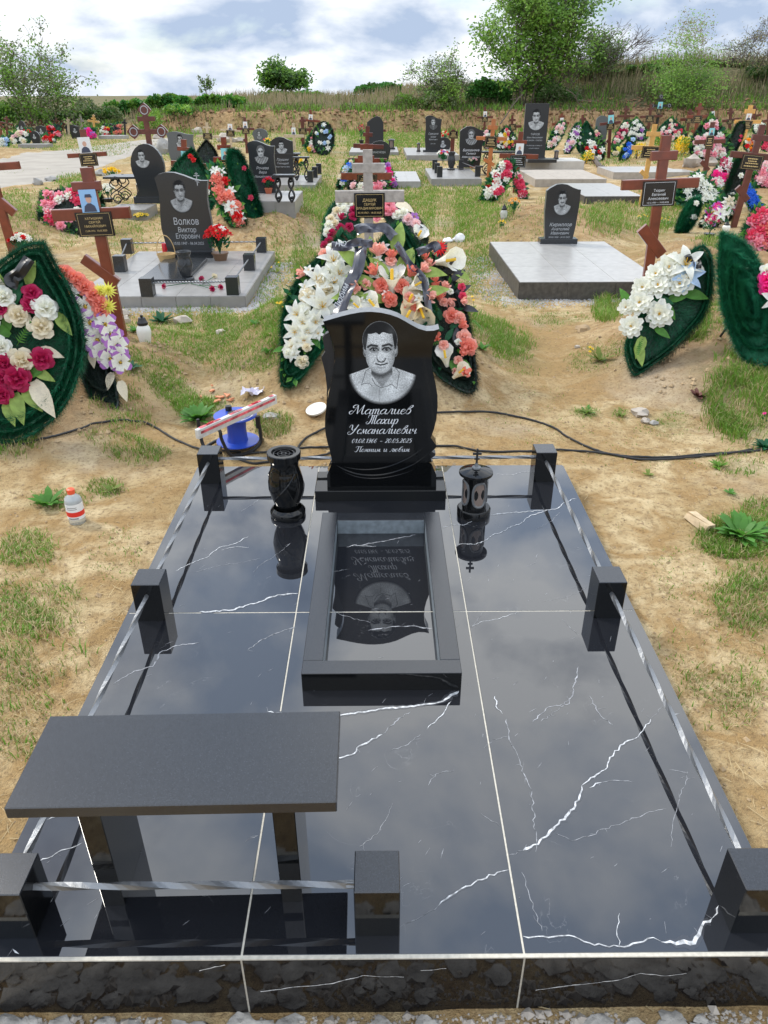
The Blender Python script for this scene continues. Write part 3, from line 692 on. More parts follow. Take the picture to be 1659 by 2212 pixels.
# raised swooshes
for P, w in (([(284,1640),(400,1712),(560,1760),(760,1762),(950,1716),(1130,1630),(1290,1490)], 34), ([(300,1640),(430,1690),(600,1712),(800,1690),(990,1620),(1150,1520),(1262,1410)], 24), ([(284,1655),(400,1735),(560,1790),(760,1795),(980,1750),(1160,1670),(1240,1600)], 22)):
    Q = spline([(*sp(*p), 0) for p in P], 5); mb = MB()
    pth = [Vector((q.x, YS-0.001, q.y)) for q in Q]
    rr = [0.0012+0.0042*math.sin(math.pi*min(1, (i+2)/len(pth)))*w/30 for i in range(len(pth))]
    mb.tube(pth, rr, 8); rel(mb, hs).build('carved_swoosh', M_GRAN, hs, smooth=True)
# the lettering and the portrait
x0, z1 = sp(405, 235); x1, z0 = sp(1125, 1085)
L3 = loc(hs)
portrait(hs, x0-L3.x, x1-L3.x, z0-L3.z, z1-L3.z, YS-L3.y-0.0008, 250)
def line_of(text, xa, xb, yb, hpx, wt):
    a = sp(xa, yb); b = sp(xb, yb); h = (sp(0, yb-hpx)[1]-a[1])
    mb = cursive(text, a[0], b[0], a[1], YS-0.0008, h, wt); rel(mb, hs).build('lettering', M_ENGR, hs, recalc=False)
line_of('Маталиев', 470, 1050, 1166, 46, 0.15)
line_of('Тахир', 620, 925, 1262, 44, 0.15)
line_of('Усманалиевич', 440, 1108, 1360, 44, 0.15)
line_of('01.08.1966 - 20.05.2025', 470, 1060, 1450, 25, 0.17)
line_of('Помним и любим', 505, 1040, 1538, 26, 0.17)
# ================================================================ planter frame
pl = thing('flower_bed_kerb', 'rectangular black granite flower bed kerb lying empty in front of the headstone', 'flower bed kerb', (0, 2.35, ZS))
bw = 0.062; X0, X1, Y0, Y1, H = -0.243, 0.243, 1.742, 2.74, 0.066
fb = MB().box(X0, X1, Y0, Y0+bw, ZS+.0004, ZS+H, bev=.0015); fb.m = [1 if all(abs(fb.v[i].y-Y0) < .0016 for i in f) else 0 for f in fb.f]
rel(fb, pl).build('front_beam', [M_BENCH, M_GRAN], pl)
M_SAWN = mat('grey_sawn_granite_face', (0.17, 0.20, 0.22), 0.4, var=.25, vscale=40)
def inner(b, ax, v):
    b.m = [1 if all(abs(b.v[i][ax]-v) < 1e-5 for i in f) else 0 for f in b.f]; return rel(b, pl)
inner(MB().box(X0, X0+bw, Y0+bw+.001, Y1, ZS+.0004, ZS+H, bev=.0015), 0, X0+bw).build('side_beam', [M_BENCH, M_SAWN], pl)
inner(MB().box(X1-bw, X1, Y0+bw+.001, Y1, ZS+.0004, ZS+H, bev=.0015), 0, X1-bw).build('side_beam', [M_BENCH, M_SAWN], pl)
inner(MB().box(X0+bw+.001, X1-bw-.001, 2.675, 2.738, ZS+.0004, ZS+H-.002, bev=.0015), 1, 2.675).build('back_beam', [M_BENCH, M_SAWN], pl)
# ================================================================ vase
def cyl_base(F, x, yb, z=None): q = pt(*fx(F, x, yb), z=z); return q
def make_vase(name, label, loc_, h, r, matl, parts=True, cat='vase'):
    v = thing(name, label, cat, loc_)
    MB().lathe([(0, 0.0004), (r*.98, .0004), (r*1.0, h*.012), (r*1.0, h*.075), (r*.93, h*.10), (r*.80, h*.13)], 40).build('foot', matl, v, smooth=True)
    prof = [(r*.62, h*.125), (r*.66, h*.16), (r*.86, h*.30), (r*.99, h*.45), (r*.98, h*.56), (r*.86, h*.70), (r*.76, h*.80), (r*.80, h*.86), (r*.90, h*.905)]
    mb = MB(); mb.lathe(prof, 48); mb.build('body', matl, v, smooth=True)
    # spiral grooves standing as raised lips
    for s in range(3):
        P = []
        for i in range(25):
            t = i/24; zz = h*(.2+.6*t); a = -2.7 + s*2.1 + t*2.2
            rr = np.interp(zz/h, [p[1]/h for p in prof], [p[0] for p in prof])
            P.append((math.cos(a)*rr, math.sin(a)*rr, zz))
        MB().tube(P, [r*(0.012+0.055*math.sin(math.pi*i/24)) for i in range(25)], 6).build('spiral_ridge', matl, v, smooth=True)
    MB().lathe([(r*.84, h*.90), (r*.92, h*.905), (r*.94, h*.99), (r*.90, h), (r*.68, h), (r*.64, h*.985), (r*.62, h*.93), (0, h*.93)], 40).build('rim', matl, v, smooth=True)
    if parts:
        mb = MB()
        mb.lathe([(r*.60, h*.965), (r*.60, h*.975), (r*.54, h*.975), (r*.54, h*.965)], 32); mb.lathe([(r*.16, h*.965), (r*.16, h*.975), (r*.11, h*.975)], 20)
        mb.lathe([(r*.36, h*.965), (r*.36, h*.972), (r*.33, h*.972)], 20)
        for k in range(6):
            a = k*math.pi/3; mb.tube([(math.cos(a)*r*.12, math.sin(a)*r*.12, h*.97), (math.cos(a)*r*.57, math.sin(a)*r*.57, h*.97)], r*.018, 4)
        mb.build('flower_grid', M_BLKP, v)
    return v
q = pt(*fx('I', 915, 1150), z=ZS); ty = fx('I', 877, 560)[1]
q2 = q + Vector((0, 0.075, 0)); hv = atY(618, ty, q2.y).z - ZS
make_vase('stone_vase', 'tall black granite vase with spiral ridges on the polished slab left of the headstone', (q2.x, q2.y, ZS), hv, 0.076, M_GRAN)
# ================================================================ lantern
q = pt(*fx('J', 332, 748), z=ZS); q2 = q + Vector((0, 0.07, 0))
lx = thing('grave_lantern', 'black granite grave lantern with arched windows and a small cross on its lid', 'grave lantern', (q2.x, q2.y, ZS))
hz = lambda yy: atY(fx('J', 330, yy)[0], fx('J', 330, yy)[1], q2.y).z - ZS
ztop = hz(362); rb = 0.072
MB().lathe([(0,.0004), (rb,.0004), (rb,.030), (rb*.93,.036), (0,.036)], 40).build('foot', M_GRAN, lx, smooth=True)
zc = ztop-0.012
MB().lathe([(rb*.72,.036), (rb*.68,.08), (rb*.68, zc-.03), (rb*.76, zc), (0, zc)], 40).build('body', M_GRAN, lx, smooth=True)
MB().lathe([(0, zc), (rb*.98, zc+.0005), (rb*1.0, zc+.006), (rb*.98, zc+.012), (rb*.55, zc+.022), (0, zc+.028)], 48).build('lid', M_GRAN, lx, smooth=True)
M_SAWNL = mat('pale_polished_rim', (0.13, 0.135, 0.14), 0.22)
for a0 in (-1.25, -2.85, 0.35):
    # arched window: rim and pane that follow the body
    zb, zt_ = .055, zc-.025; R0 = rb*.70; P = []
    for i in range(33):
        t = i/32*2*math.pi; ca = math.cos(t); sa = math.sin(t)
        sx_ = math.copysign(abs(ca)**.75, ca)*0.60; sz_ = math.copysign(abs(sa)**.75, sa)*(zt_-zb)/2
        P.append((math.cos(a0+sx_)*R0, math.sin(a0+sx_)*R0, (zb+zt_)/2+sz_))
    fr = MB().tube(P, .0052, 6, cap=False).build('window', M_SAWNL, lx, smooth=True)
    mb = MB()
    ids = [Vector(p)*1.0 for p in P[:-1]]
    c = Vector((math.cos(a0)*R0*1.0, math.sin(a0)*R0*1.0, (zb+zt_)/2))
    for i in range(32): mb.tri(c*1.0, ids[i], ids[(i+1) % 32])
    mb.build('pane', M_AMBER, fr)
MB().lathe([(0, zc+.026), (rb*.26, zc+.026), (rb*.26, zc+.032), (rb*.12, zc+.036), (rb*.08, zc+.05), (0, zc+.05)], 24).build('finial', M_EDGE, lx, smooth=True)
cr = MB(); cr.box(-.004,.004,-.004,.004, zc+.045, zc+.115); cr.box(-.018,.018,-.0035,.0035, zc+.088, zc+.097); cr.box(-.011,.011,-.0035,.0035, zc+.066, zc+.073)
cr.build('small_cross', M_BLKM, lx)
# ================================================================ reel, level, bottle and bits
q = pt(515, 962, z=0.02)
RX, RY = q.x, q.y
rl = thing('cable_reel', 'blue plastic cable reel on a black tube stand on the sand behind the slab', 'cable reel', (RX, RY, 0.0))
def disc(r, z, th=.006): return [(0, z), (r*.96, z), (r, z+.001), (r, z+th), (r*.95, z+th+.001), (r*.30, z+th), (0, z+th)]
MB().lathe(disc(.113, .045), 48).build('lower_flange', M_BLUE, rl, smooth=True)
MB().lathe([(.056,.05), (.052,.07), (.050,.12), (.056,.19)], 40).build('drum', M_BLUE, rl, smooth=True)
MB().lathe(disc(.113, .19), 48).build('upper_flange', M_BLUE, rl, smooth=True)
MB().lathe([(0,.197), (.042,.197), (.040,.206), (.020,.212), (0,.212)], 24).build('hub', M_BLKP, rl, smooth=True)
for a in (0.3, 2.2): 
    mb = MB(); mb.lathe([(0,.2), (.018,.2), (.017,.222), (0,.225)], 16, c=(math.cos(a)*.075, math.sin(a)*.075, 0)); mb.build('socket_cap', M_BLKP, rl, smooth=True)
for P in ([(.12,-.02,.19), (.128,-.02,.1), (.12,-.03,.04), (.06,-.08,.012), (-.02,-.11,.012), (-.06,-.11,.10), (-.07,-.10,.15), (-.13,-.05,.155)],
          [(-.195,-.02,.18), (-.19,-.03,.10), (-.17,-.05,.03), (-.10,-.1,.012)], [(.128,-.02,.06), (.10,.09,.014), (-.10,.10,.014), (-.17,-.05,.03)]):
    MB().tube(spline(P, 5), .0095, 8).build('stand_tube', M_BLKM, rl, smooth=True)
MB().tube([(.12,-.02,.13), (.121,-.02,.195)], .013, 10).build('grip', M_BLKP, rl, smooth=True)
# white print on the flange
MB().ribbon([(math.cos(a)*.092, math.sin(a)*.092, .1975) for a in np.linspace(-1.1, 0.6, 14)], [.008]*14, up).build('printed_band', M_ENGR, rl)
za = 0.235
A = pt(425, 938, z=za); B = pt(595, 861, z=za); d = (B-A); Lh = d.length
lv = thing('spirit_level', 'red and silver spirit level lying across the blue cable reel', 'spirit level', tuple((A+B)/2), math.atan2(d.y, d.x))
w = .012; hh = .024
MB().box(-Lh/2, Lh/2, -w, w, -hh, hh*.98, bev=.002).build('beam', M_ALU, lv)
for (a, b) in ((-.46, -.22), (-.10, .05), (.14, .30), (.42, .47)):
    MB().box(a*Lh, b*Lh, -w+.004, w-.004, hh, hh+.0015).build('red_top_panel', M_LVR, lv)
for c in (-.34, -.02, .22):
    MB().tube([(c*Lh-.02, 0, hh+.003), (c*Lh+.02, 0, hh+.003)], .005, 8).build('vial', M_REDGL if c != -.02 else M_GLASS, lv)
MB().box(-.47*Lh, .47*Lh, -w-.0012, -w+.0002, -hh*.1, hh*.45).build('side_stripe', M_LVR, lv)
q = pt(163, 1134)
bt = thing('solvent_bottle', 'small clear plastic bottle with white label, red print and orange cap standing on the sand', 'bottle', (q.x, q.y+.03, terrain(q.x, q.y+.03)-.003))
MB().lathe([(0,0), (.034,0), (.037,.004), (.037,.115), (.033,.128), (.018,.140), (.015,.146), (0,.146)], 28).build('body', M_PLCL, bt, smooth=True)
MB().lathe([(.0376,.03), (.0376,.105)], 28).build('label', M_WHITE, bt, smooth=True)
MB().lathe([(.0379,.045), (.0379,.068)], 28).build('red_label_band', M_LRED, bt, smooth=True)
mb = MB()
for k, z_ in enumerate((.034,.038,.082,.090)): mb.ribbon([(math.cos(a)*.0379, math.sin(a)*.0379, z_) for a in np.linspace(-2.2+.1*(k % 2), -.95, 8)], [.0022]*8, Vector((0,-1,0)))
mb.build('small_print', M_BLKP, bt)
MB().lathe([(.0165,.146), (.017,.166), (.012,.170), (0,.170)], 20).build('cap', M_LCAP, bt, smooth=True)
q = pt(684, 893)
tag(MB().lathe([(0,.0), (.058,.0), (.060,.004), (.060,.012), (.055,.010), (.052,.006), (0,.006)], 32).build('plastic_disc', M_WPL, smooth=True), 'round off-white plastic lid lying tilted on the sand left of the headstone', 'lid')
o = bpy.data.objects['plastic_disc']; o.location = (q.x, q.y, q.z+.02); o.rotation_euler = (math.radians(12), math.radians(-14), 0)
# cables
def cable(name, label, P, r=.006, z=None):
    Q = [pt(*p) for p in P]
    Q = spline(Q, 7)
    Q = [Vector((q.x, q.y, terrain(q.x, q.y)+r*1.1+U(-.001,.002))) for q in Q]
    return tag(MB().tube(Q, r, 7).build(name, M_CORD, smooth=True), label, 'cable')
cable('power_cable', 'black rubber cable looping over the sand from the left wreath to the blue cable reel', [(48,962),(100,948),(146,936),(220,915),(276,910),(328,921),(383,953),(430,972),(470,975),(520,980)])
cable('power_cable', 'black rubber cable running straight behind the slab to the right picture edge', [(500,985),(560,980),(640,971),(715,968),(800,966),(900,966),(980,966),(1040,977),(1150,977),(1209,974),(1300,981),(1355,988),(1430,990),(1520,984),(1640,975),(1690,968)])
cable('power_cable', 'black rubber cable curving rightwards from behind the headstone to join the straight one', [(640,974),(662,948),(703,927),(760,905),(850,898),(950,893),(1037,891),(1082,895),(1142,908),(1194,925),(1224,945),(1270,968),(1320,984),(1393,995),(1468,992),(1560,983),(1626,973)])
cable('power_cable', 'short loose black cable loop drooping behind the spiral vase', [(515,994),(545,1003),(575,1001),(640,994),(700,985),(720,975)])
# ================================================================ flowers
FM = {}
def petal(mb, az, L, W, a0, a1, r0=0.0, z0=0.0, m=0, cup=0.3, nu=4, nv=2, prof='round', tip=None, ruf=0.0):
    """petal growing from the axis; a0,a1 = angle from the axis at its root and tip"""
    i0 = len(mb.v); r, z = r0, z0; ca, sa = math.cos(az), math.sin(az)
    for i in range(nu+1):
        t = i/nu; a = a0+(a1-a0)*t
        if i: r += math.sin(a)*L/nu; z += math.cos(a)*L/nu
        if prof == 'round': w = W*max(0.12, (t**.55))*max(0.0, 1-t**5)**.5 if t < 1 else W*.35
        elif prof == 'point': w = W*math.sin(math.pi*(0.08+0.92*t)**.8)+W*.02
        else: w = W*(.35+.65*t)
        for j in range(nv+1):
            u = j/nv*2-1
            c = cup*w*(u*u)
            rr = r - math.cos(a)*c; zz = z + math.sin(a)*c + (ruf*W*math.sin(u*7+az*3) if i == nu else 0)
            mb.v.append(Vector((rr*ca - u*w*sa, rr*sa + u*w*ca, zz)))
    for i in range(nu):
        for j in range(nv):
            k = i0+i*(nv+1)+j; mb.face([k, k+1, k+nv+2, k+nv+1], tip if (tip is not None and i >= nu-1) else m)
def flower(kind, col, lo=False):
    key = (kind, col, lo)
    if key in FM: return FM[key]
    mb = MB(); mats = [FC.get(col, M_LEAF), M_YC, M_DC]
    st = random.getstate(); random.seed(hash(kind) % 1000 if False else sum(map(ord, kind+col)))
    nu, nv = (2, 1) if lo else (4, 2)
    if kind == 'rose':
        for ring, (n, L, W, a0, a1) in enumerate([(5, 1.05, .62, .9, 1.75), (5, .9, .52, .55, 1.3), (4, .75, .42, .3, .75), (3, .62, .3, .12, .25)][: (3 if lo else 4)]):
            for k in range(n): petal(mb, k*2*math.pi/n+ring*.6+U(-.1,.1), L*U(.92,1.08), W, a0, a1, z0=ring*.05, cup=-.35 if ring < 2 else -.6, nu=max(2, nu), nv=2, ruf=.06)
        mb.lathe([(.16, .25), (.12, .62), (.0, .60)], 6)
    elif kind == 'bud':
        for ring, (n, L, W, a0, a1) in enumerate([(4, 1.5, .52, .55, .25), (3, 1.45, .42, .3, .1)]):
            for k in range(n): petal(mb, k*2*math.pi/n+ring*.7, L, W, a0, a1+(.5 if ring == 0 else .1), cup=-.5, nu=max(3, nu), nv=2)
        mb.lathe([(.0,-.1), (.3, .0), (.42, .5), (.35, 1.2), (0, 1.1)], 7)
    elif kind == 'lily':
        for k in range(6): petal(mb, k*math.pi/3+U(-.08,.08), 1.35, .27 if k % 2 else .33, .5, 1.95, r0=.05, z0=.1*(k % 2), cup=.35, nu=5 if not lo else 3, nv=2, prof='point')
        if not lo:
            for k in range(5): a = k*1.256; mb.tube([(0,0,.1), (math.cos(a)*.22, math.sin(a)*.22, .6)], .025, 3, 1)
    elif kind == 'calla':
        n, N = 10, 7; i0 = len(mb.v)
        for i in range(N):
            t = i/(N-1)
            for j in range(n+1):
                a = -math.pi+2*math.pi*j/n
                side = (1+math.cos(a))/2
                rr = .12+.62*t**1.5*(0.55+.6*side); zz = 1.5*t*(0.62+0.38*side)
                mb.v.append(Vector((math.cos(a)*rr + .25*t*side**3, math.sin(a)*rr*(1-.15*t), zz - .25*t*t*(1-side)-.35*side*t**4)))
        for i in range(N-1):
            for j in range(n): k = i0+i*(n+1)+j; mb.face([k, k+1, k+n+2, k+n+1])
        if not lo: mb.tube([(0,0,.2), (0.03,0,1.0)], .07, 6, 1)
    elif kind == 'peony':
        for ring, (n, L, W, a0, a1) in enumerate([(9, 1.1, .50, 1.1, 1.6), (8, .9, .42, .8, 1.3), (5, .65, .28, .5, .9)][: 2 if lo else 3]):
            for k in range(n): petal(mb, k*2*math.pi/n+ring*.4, L*U(.9,1.1), W, a0, a1, z0=ring*.08, cup=.3, nu=max(2, nu-1), nv=2, ruf=.12)
        for k in range(5 if lo else 14):
            a = U(0, 6.28); r = U(0,.22); mb.tube([(0,0,.1), (math.cos(a)*r, math.sin(a)*r, U(.3,.45))], .035, 3, 1)
    elif kind == 'orchid':
        for k in range(5): petal(mb, k*2*math.pi/5, 1.1, .5, .9, 1.55, cup=.15, nu=4, nv=2, tip=3)
        mats = mats + [FC['purple']]
        for k in range(5 if lo else 12):
            a = U(0, 6.28); r = U(.05,.25); mb.tube([(0,0,.1), (math.cos(a)*r, math.sin(a)*r, .38)], .04, 3, 2)
        mb.lathe([(.16,.12),(.12,.34),(0,.36)], 6, 1)
    elif kind in ('carn', 'mum', 'gerb'):
        rings = {'carn': [(9, 1.0, .22, 1.3, 1.5), (9, .9, .22, 1.0, 1.1), (8, .8, .2, .6, .7), (5, .7, .2, .2, .3)],
                 'mum': [(14, 1.0, .11, 1.5, 1.4), (12, .9, .1, 1.15, 1.0), (9, .75, .1, .7, .6), (5, .6, .1, .3, .2)],
                 'gerb': [(14, 1.05, .14, 1.35, 1.6), (10, .8, .12, 1.1, 1.3)]}[kind]
        if lo: rings = rings[::2]
        for ring, (n, L, W, a0, a1) in enumerate(rings):
            n = max(5, n//2+1) if lo else n; W = W*1.5 if lo else W
            for k in range(n): petal(mb, k*2*math.pi/n+ring*.3, L*U(.9,1.1), W, a0, a1, z0=ring*.04, cup=.2, nu=2, nv=1 if kind != 'carn' else 2, prof='fan' if kind == 'carn' else 'point', ruf=.25 if kind == 'carn' else 0)
        if kind == 'gerb': mb.lathe([(.25,.2),(.2,.3),(0,.32)], 8, 2)
    elif kind == 'leaf':
        petal(mb, 0, 2.0, .42, 1.35, 1.9, cup=.3, nu=5 if not lo else 2, nv=2, prof='point'); mats = [col if not isinstance(col, str) else M_LEAF]
    elif kind == 'fern':
        for k in range(9):
            t = .2+.8*k/8; x = 2.2*t
            for s in (-1, 1):
                L = .55*(1-t*.75); mb.tri(Vector((x-.12, 0, .2*t)), Vector((x+.06, 0, .2*t)), Vector((x+.12, s*L, .15*t)))
        mb.tube([(0,0,0), (1.1,0,.15), (2.2,0,.2)], .03, 3)
    random.setstate(st)
    me = mb.mesh({'rose':'rose','bud':'rosebud','lily':'lily','calla':'calla','peony':'peony','orchid':'anemone','carn':'carnation','mum':'chrysanthemum','gerb':'gerbera','leaf':'leaf','fern':'fern_leaf'}[kind], mats, smooth=True, recalc=False)
    FM[key] = me
    return me
LEAFM = {'g': M_LEAF, 'd': M_LEAFD, 'l': M_LEAFL, 'k': FC['black'], 'w': FC['cream']}
def leafmesh(kind, c, lo=False):
    key = (kind, c, lo)
    if key in FM: return FM[key]
    mb = MB()
    base = flower(kind, 'green', lo)
    me = base.copy(); me.materials.clear(); me.materials.append(LEAFM[c]); FM[key] = me; return me
def orient(n, spin=0.0):
    q = Vector(n).normalized().to_track_quat('Z', 'Y'); return q.to_matrix().to_4x4() @ Matrix.Rotation(spin, 4, 'Z')
def put_flower(root, me, P, n, s, spin=None):
    M = Matrix.Translation(Vector(P)-loc(root)) @ orient(n, U(0, 6.28) if spin is None else spin) @ Matrix.Scale(s, 4)
    return link(me.name.split('.')[0], me, root, M)
def needles(mb, path, rad, n, ln, wd=0.0018, m=0, nrm=None, flat=0.0, alt=None):
    """tinsel: fine blades standing out of a path, leaning forward along it"""
    path = [Vector(p) for p in path]
    seg_ = [(path[i+1]-path[i]).length for i in range(len(path)-1)]; tot = sum(seg_); cum = np.cumsum(seg_)
    for _ in range(n):
        t = R()*tot; i = int(np.searchsorted(cum, t)); i = min(i, len(seg_)-1)
        a = path[i]; b = path[i+1]; f = 1-(cum[i]-t)/max(seg_[i], 1e-9); p = a+(b-a)*f; tg = (b-a).normalized()
        v = Vector((random.gauss(0,1), random.gauss(0,1), random.gauss(0,1))); v -= tg*v.dot(tg)
        if nrm is not None and flat: v -= nrm*v.dot(nrm)*flat
        if v.length < 1e-4: continue
        v.normalize(); d = (v + tg*U(.2,.9)).normalized(); L = ln*U(.65, 1.1)
        p0 = p + v*rad*U(0, .5); side = d.cross(v).normalized() if d.cross(v).length > 1e-5 else tg.cross(v)
        mm = m if alt is None or R() > .35 else alt
        mb.tri(p0-side*wd, p0+side*wd, p0+d*L, mm)
def wreath(label, base_px, tilt, outline, flowers=(), rings=(1.0, .85), nneed=3500, need=.05, mats=None, backing=True, yaw=0.0, group=None, fill=None, tube_r=.02, cat='wreath', wd=.0017, stakes=True, lo=False, open_bottom=False, smooth_outline=True, leaves=0, name='funeral_wreath', zlift=0.0):
    """an artificial funeral wreath on an inclined plane; its outline is measured in the photograph"""
    p0 = pt(*base_px); p0 = Vector((p0.x, p0.y, terrain(p0.x, p0.y)))
    n = Vector((math.sin(yaw), -math.cos(yaw)*math.cos(tilt), math.sin(tilt))).normalized()
    root = thing(name, label, cat, tuple(p0), 0, group)
    O = [onplane(px, py, p0+Vector((0,0,zlift)), n) for (px, py) in outline]
    c = sum(O, Vector())/len(O)
    if smooth_outline: O = spline(O+[O[0]], 4)
    mats = mats or [M_NEED, M_NEED2]
    L = loc(root)
    if backing:
        mb = MB(); i0 = 0; mb.v.append(c - n*.02 - L)
        for o in O: mb.v.append(c+(o-c)*.96 - n*.012 - L)
        N = len(O)
        for k in range(N-1): mb.face([0, 1+k, 2+k])
        mb2 = MB()
        ext = max((o-c).length for o in O)
        bk = mb.build('backing', M_BACK, root)
        md = bk.modifiers.new('thickness', 'SOLIDIFY'); md.thickness = .012
        # flat evergreen sprays covering the backing
        f = MB()
        cnt = int(nneed*.75)
        for _ in range(cnt):
            k = random.randrange(len(O)-1); a = O[k]+(O[k+1]-O[k])*R(); s = math.sqrt(R())
            p = c+(a-c)*s; d = (a-c); d = (d.normalized()+Vector((random.gauss(0,.5), random.gauss(0,.5), random.gauss(0,.5)))+n*.35).normalized()
            sd = d.cross(n); sd = sd.normalized() if sd.length > 1e-4 else Vector((1,0,0)); ln = need*U(.6,1.2)
            f.tri(p-sd*wd*1.1-L, p+sd*wd*1.1-L, p+d*ln-L, 0)
        f.build('needle_sprays', mats[0], root, recalc=False)
    for j, rg in enumerate(rings):
        path = [c+(o-c)*rg + n*(.01+.012*j) for o in O]
        mb = MB(); mb.tube([p-L for p in path], tube_r*.45, 4, 0, cap=False)
        needles(mb, [p-L for p in path], tube_r*.7, int(nneed*1.3/len(rings)), need, wd*1.35, 0 if j % 2 == 0 else 0, alt=(1 if j % 2 == 0 else None))
        mb.build('needle_garland', mats, root, recalc=False)
    if stakes:
        mb = MB(); back = p0 + Vector((0, 0, 0)); top = c - n*.03
        e = top + Vector((0, .5*(top.z-p0.z)+.08, -(top.z-p0.z))); e.z = terrain(e.x, e.y)-.02
        mb.tube([top-L, e-L], .008, 5); mb.build('support_stake', M_BLKM, root)
    place_flowers(root, c, n, p0+Vector((0,0,zlift)), flowers, lo)
    if fill:
        N, kinds, smin, smax = fill
        for k in range(N):
            a = O[random.randrange(len(O))]; s = .1+.72*math.sqrt(R()); p = c+(a-c)*s + n*U(.03,.07)
            kd, cl = random.choice(kinds); nn = (n*1.2+(p-c)*.9+Vector((U(-.3,.3), -.2, U(-.1,.4)))).normalized()
            put_flower(root, flower(kd, cl, lo), p, nn, U(smin, smax))
        f = MB()
        for k in range(int(N*2.5)):
            a = O[random.randrange(len(O))]; s = .2+.75*math.sqrt(R()); p = c+(a-c)*s+n*.02
            d = ((a-c).normalized()+n*U(.2,.8)+Vector((U(-.6,.6), 0, U(-.6,.6)))).normalized(); sd = d.cross(n).normalized(); ln = smax*U(1.0,1.7)
            w_ = ln*.22; q = p+d*ln*.5+n*.01
            i = len(f.v); f.v += [p-L, q+sd*w_-L, p+d*ln-L, q-sd*w_-L]; f.face([i, i+1, i+2, i+3], k % 2)
        f.build('leaves', [M_LEAF, M_LEAFD], root, recalc=False)
    return root, c, n, O
def place_flowers(root, c, n, p0, flowers, lo=False):
    for fl in flowers:
        kind, col, px, py, spx = fl[:5]
        q = onplane(px, py, p0+n*(.09 if kind == 'calla' else .05 if kind not in ('leaf','fern') else .025), n)
        s = spx*.5*(q-CP).length/FPX*(1.2 if kind == 'leaf' else 0.96 if kind in ('fern', 'gerb', 'mum') else 1.28 if kind == 'lily' else 1.0 if kind == 'peony' else 1.12 if kind != 'calla' else 1.6)
        out_ = (q-c); out_ = out_.normalized() if out_.length > 0 else out_
        toc = (CP-q).normalized()
        if kind in ('leaf', 'fern'):
            ang = fl[5] if len(fl) > 5 else None
            me = leafmesh(kind, col, lo)
            # leaf mesh grows along +x in its local frame, screen angle in degrees (0=right, 90=up)
            a = math.radians(ang if ang is not None else U(0, 360))
            rt = CR @ Vector((1,0,0)); upv = CR @ Vector((0,1,0))
            d = rt*math.cos(a)+upv*math.sin(a); d = (d - n*d.dot(n)).normalized()
            zz = (n+d*-.25).normalized(); yy = zz.cross(d).normalized(); xx = yy.cross(zz)
            M = Matrix(((xx.x, yy.x, zz.x, 0), (xx.y, yy.y, zz.y, 0), (xx.z, yy.z, zz.z, 0), (0,0,0,1)))
            link('leaf' if kind == 'leaf' else 'fern_leaf', me, root, Matrix.Translation(q-loc(root)) @ M @ Matrix.Scale(s, 4))
            continue
        me = flower(kind, col, lo)
        if kind == 'bud':
            a = math.radians(fl[5] if len(fl) > 5 else U(50, 130)); rt = CR @ Vector((1,0,0)); upv = CR @ Vector((0,1,0))
            nn = (rt*math.cos(a)+upv*math.sin(a))*.9+toc*.55; s *= .85
        elif kind == 'calla':
            a = math.radians(fl[5] if len(fl) > 5 else U(30, 150)); rt = CR @ Vector((1,0,0)); upv = CR @ Vector((0,1,0))
            nn = (rt*math.cos(a)+upv*math.sin(a))*.95+toc*.5; s *= 1.1
            zz = nn.normalized(); xx = -toc; xx = (xx-zz*xx.dot(zz)).normalized(); yy = zz.cross(xx)
            M = Matrix(((xx.x, yy.x, zz.x, 0), (xx.y, yy.y, zz.y, 0), (xx.z, yy.z, zz.z, 0), (0,0,0,1)))
            link('calla', me, root, Matrix.Translation(q-zz*s*.8-loc(root)) @ M @ Matrix.Scale(s, 4)); continue
        else: nn = toc*.9+out_*.35+n*.5+Vector((U(-.2,.2), U(-.2,.2), U(-.1,.2)))
        put_flower(root, me, q, nn, s)
def sat_ribbon(root, px_pts, w_px, n, p0, m=M_RIB, off=.09, text=None):
    P = [onplane(px, py, p0+n*off, n) for (px, py) in px_pts]; P = spline(P, 6); mb = MB(); L = loc(root)
    s = (P[0]-CP).length/FPX
    i0 = len(mb.v); N = len(P); K = 4
    for j in range(N):
        t = (P[min(j+1,N-1)]-P[max(j-1,0)]).normalized(); b = n.cross(t).normalized()
        for k in range(K+1):
            u = k/K-.5; mb.v.append(P[j]+b*u*w_px*s + n*(.012*math.sin(u*6+j*.35)+.01*math.sin(j*.5)) - L)
    for j in range(N-1):
        for k in range(K): q = i0+j*(K+1)+k; mb.face([q, q+1, q+K+2, q+K+1], 1 if k in (0, K-1) and False else 0)
    return mb.build('satin_ribbon', [m], root, smooth=True, recalc=False)
def px_list(F, P): return [fx(F, *p) for p in P]
def fl(F, L):
    out = []; s = FR[F][2]
    for t in L: x, y = fx(F, t[2], t[3]); out.append((t[0], t[1], x, y, t[4]*s, *t[5:]))
    return out
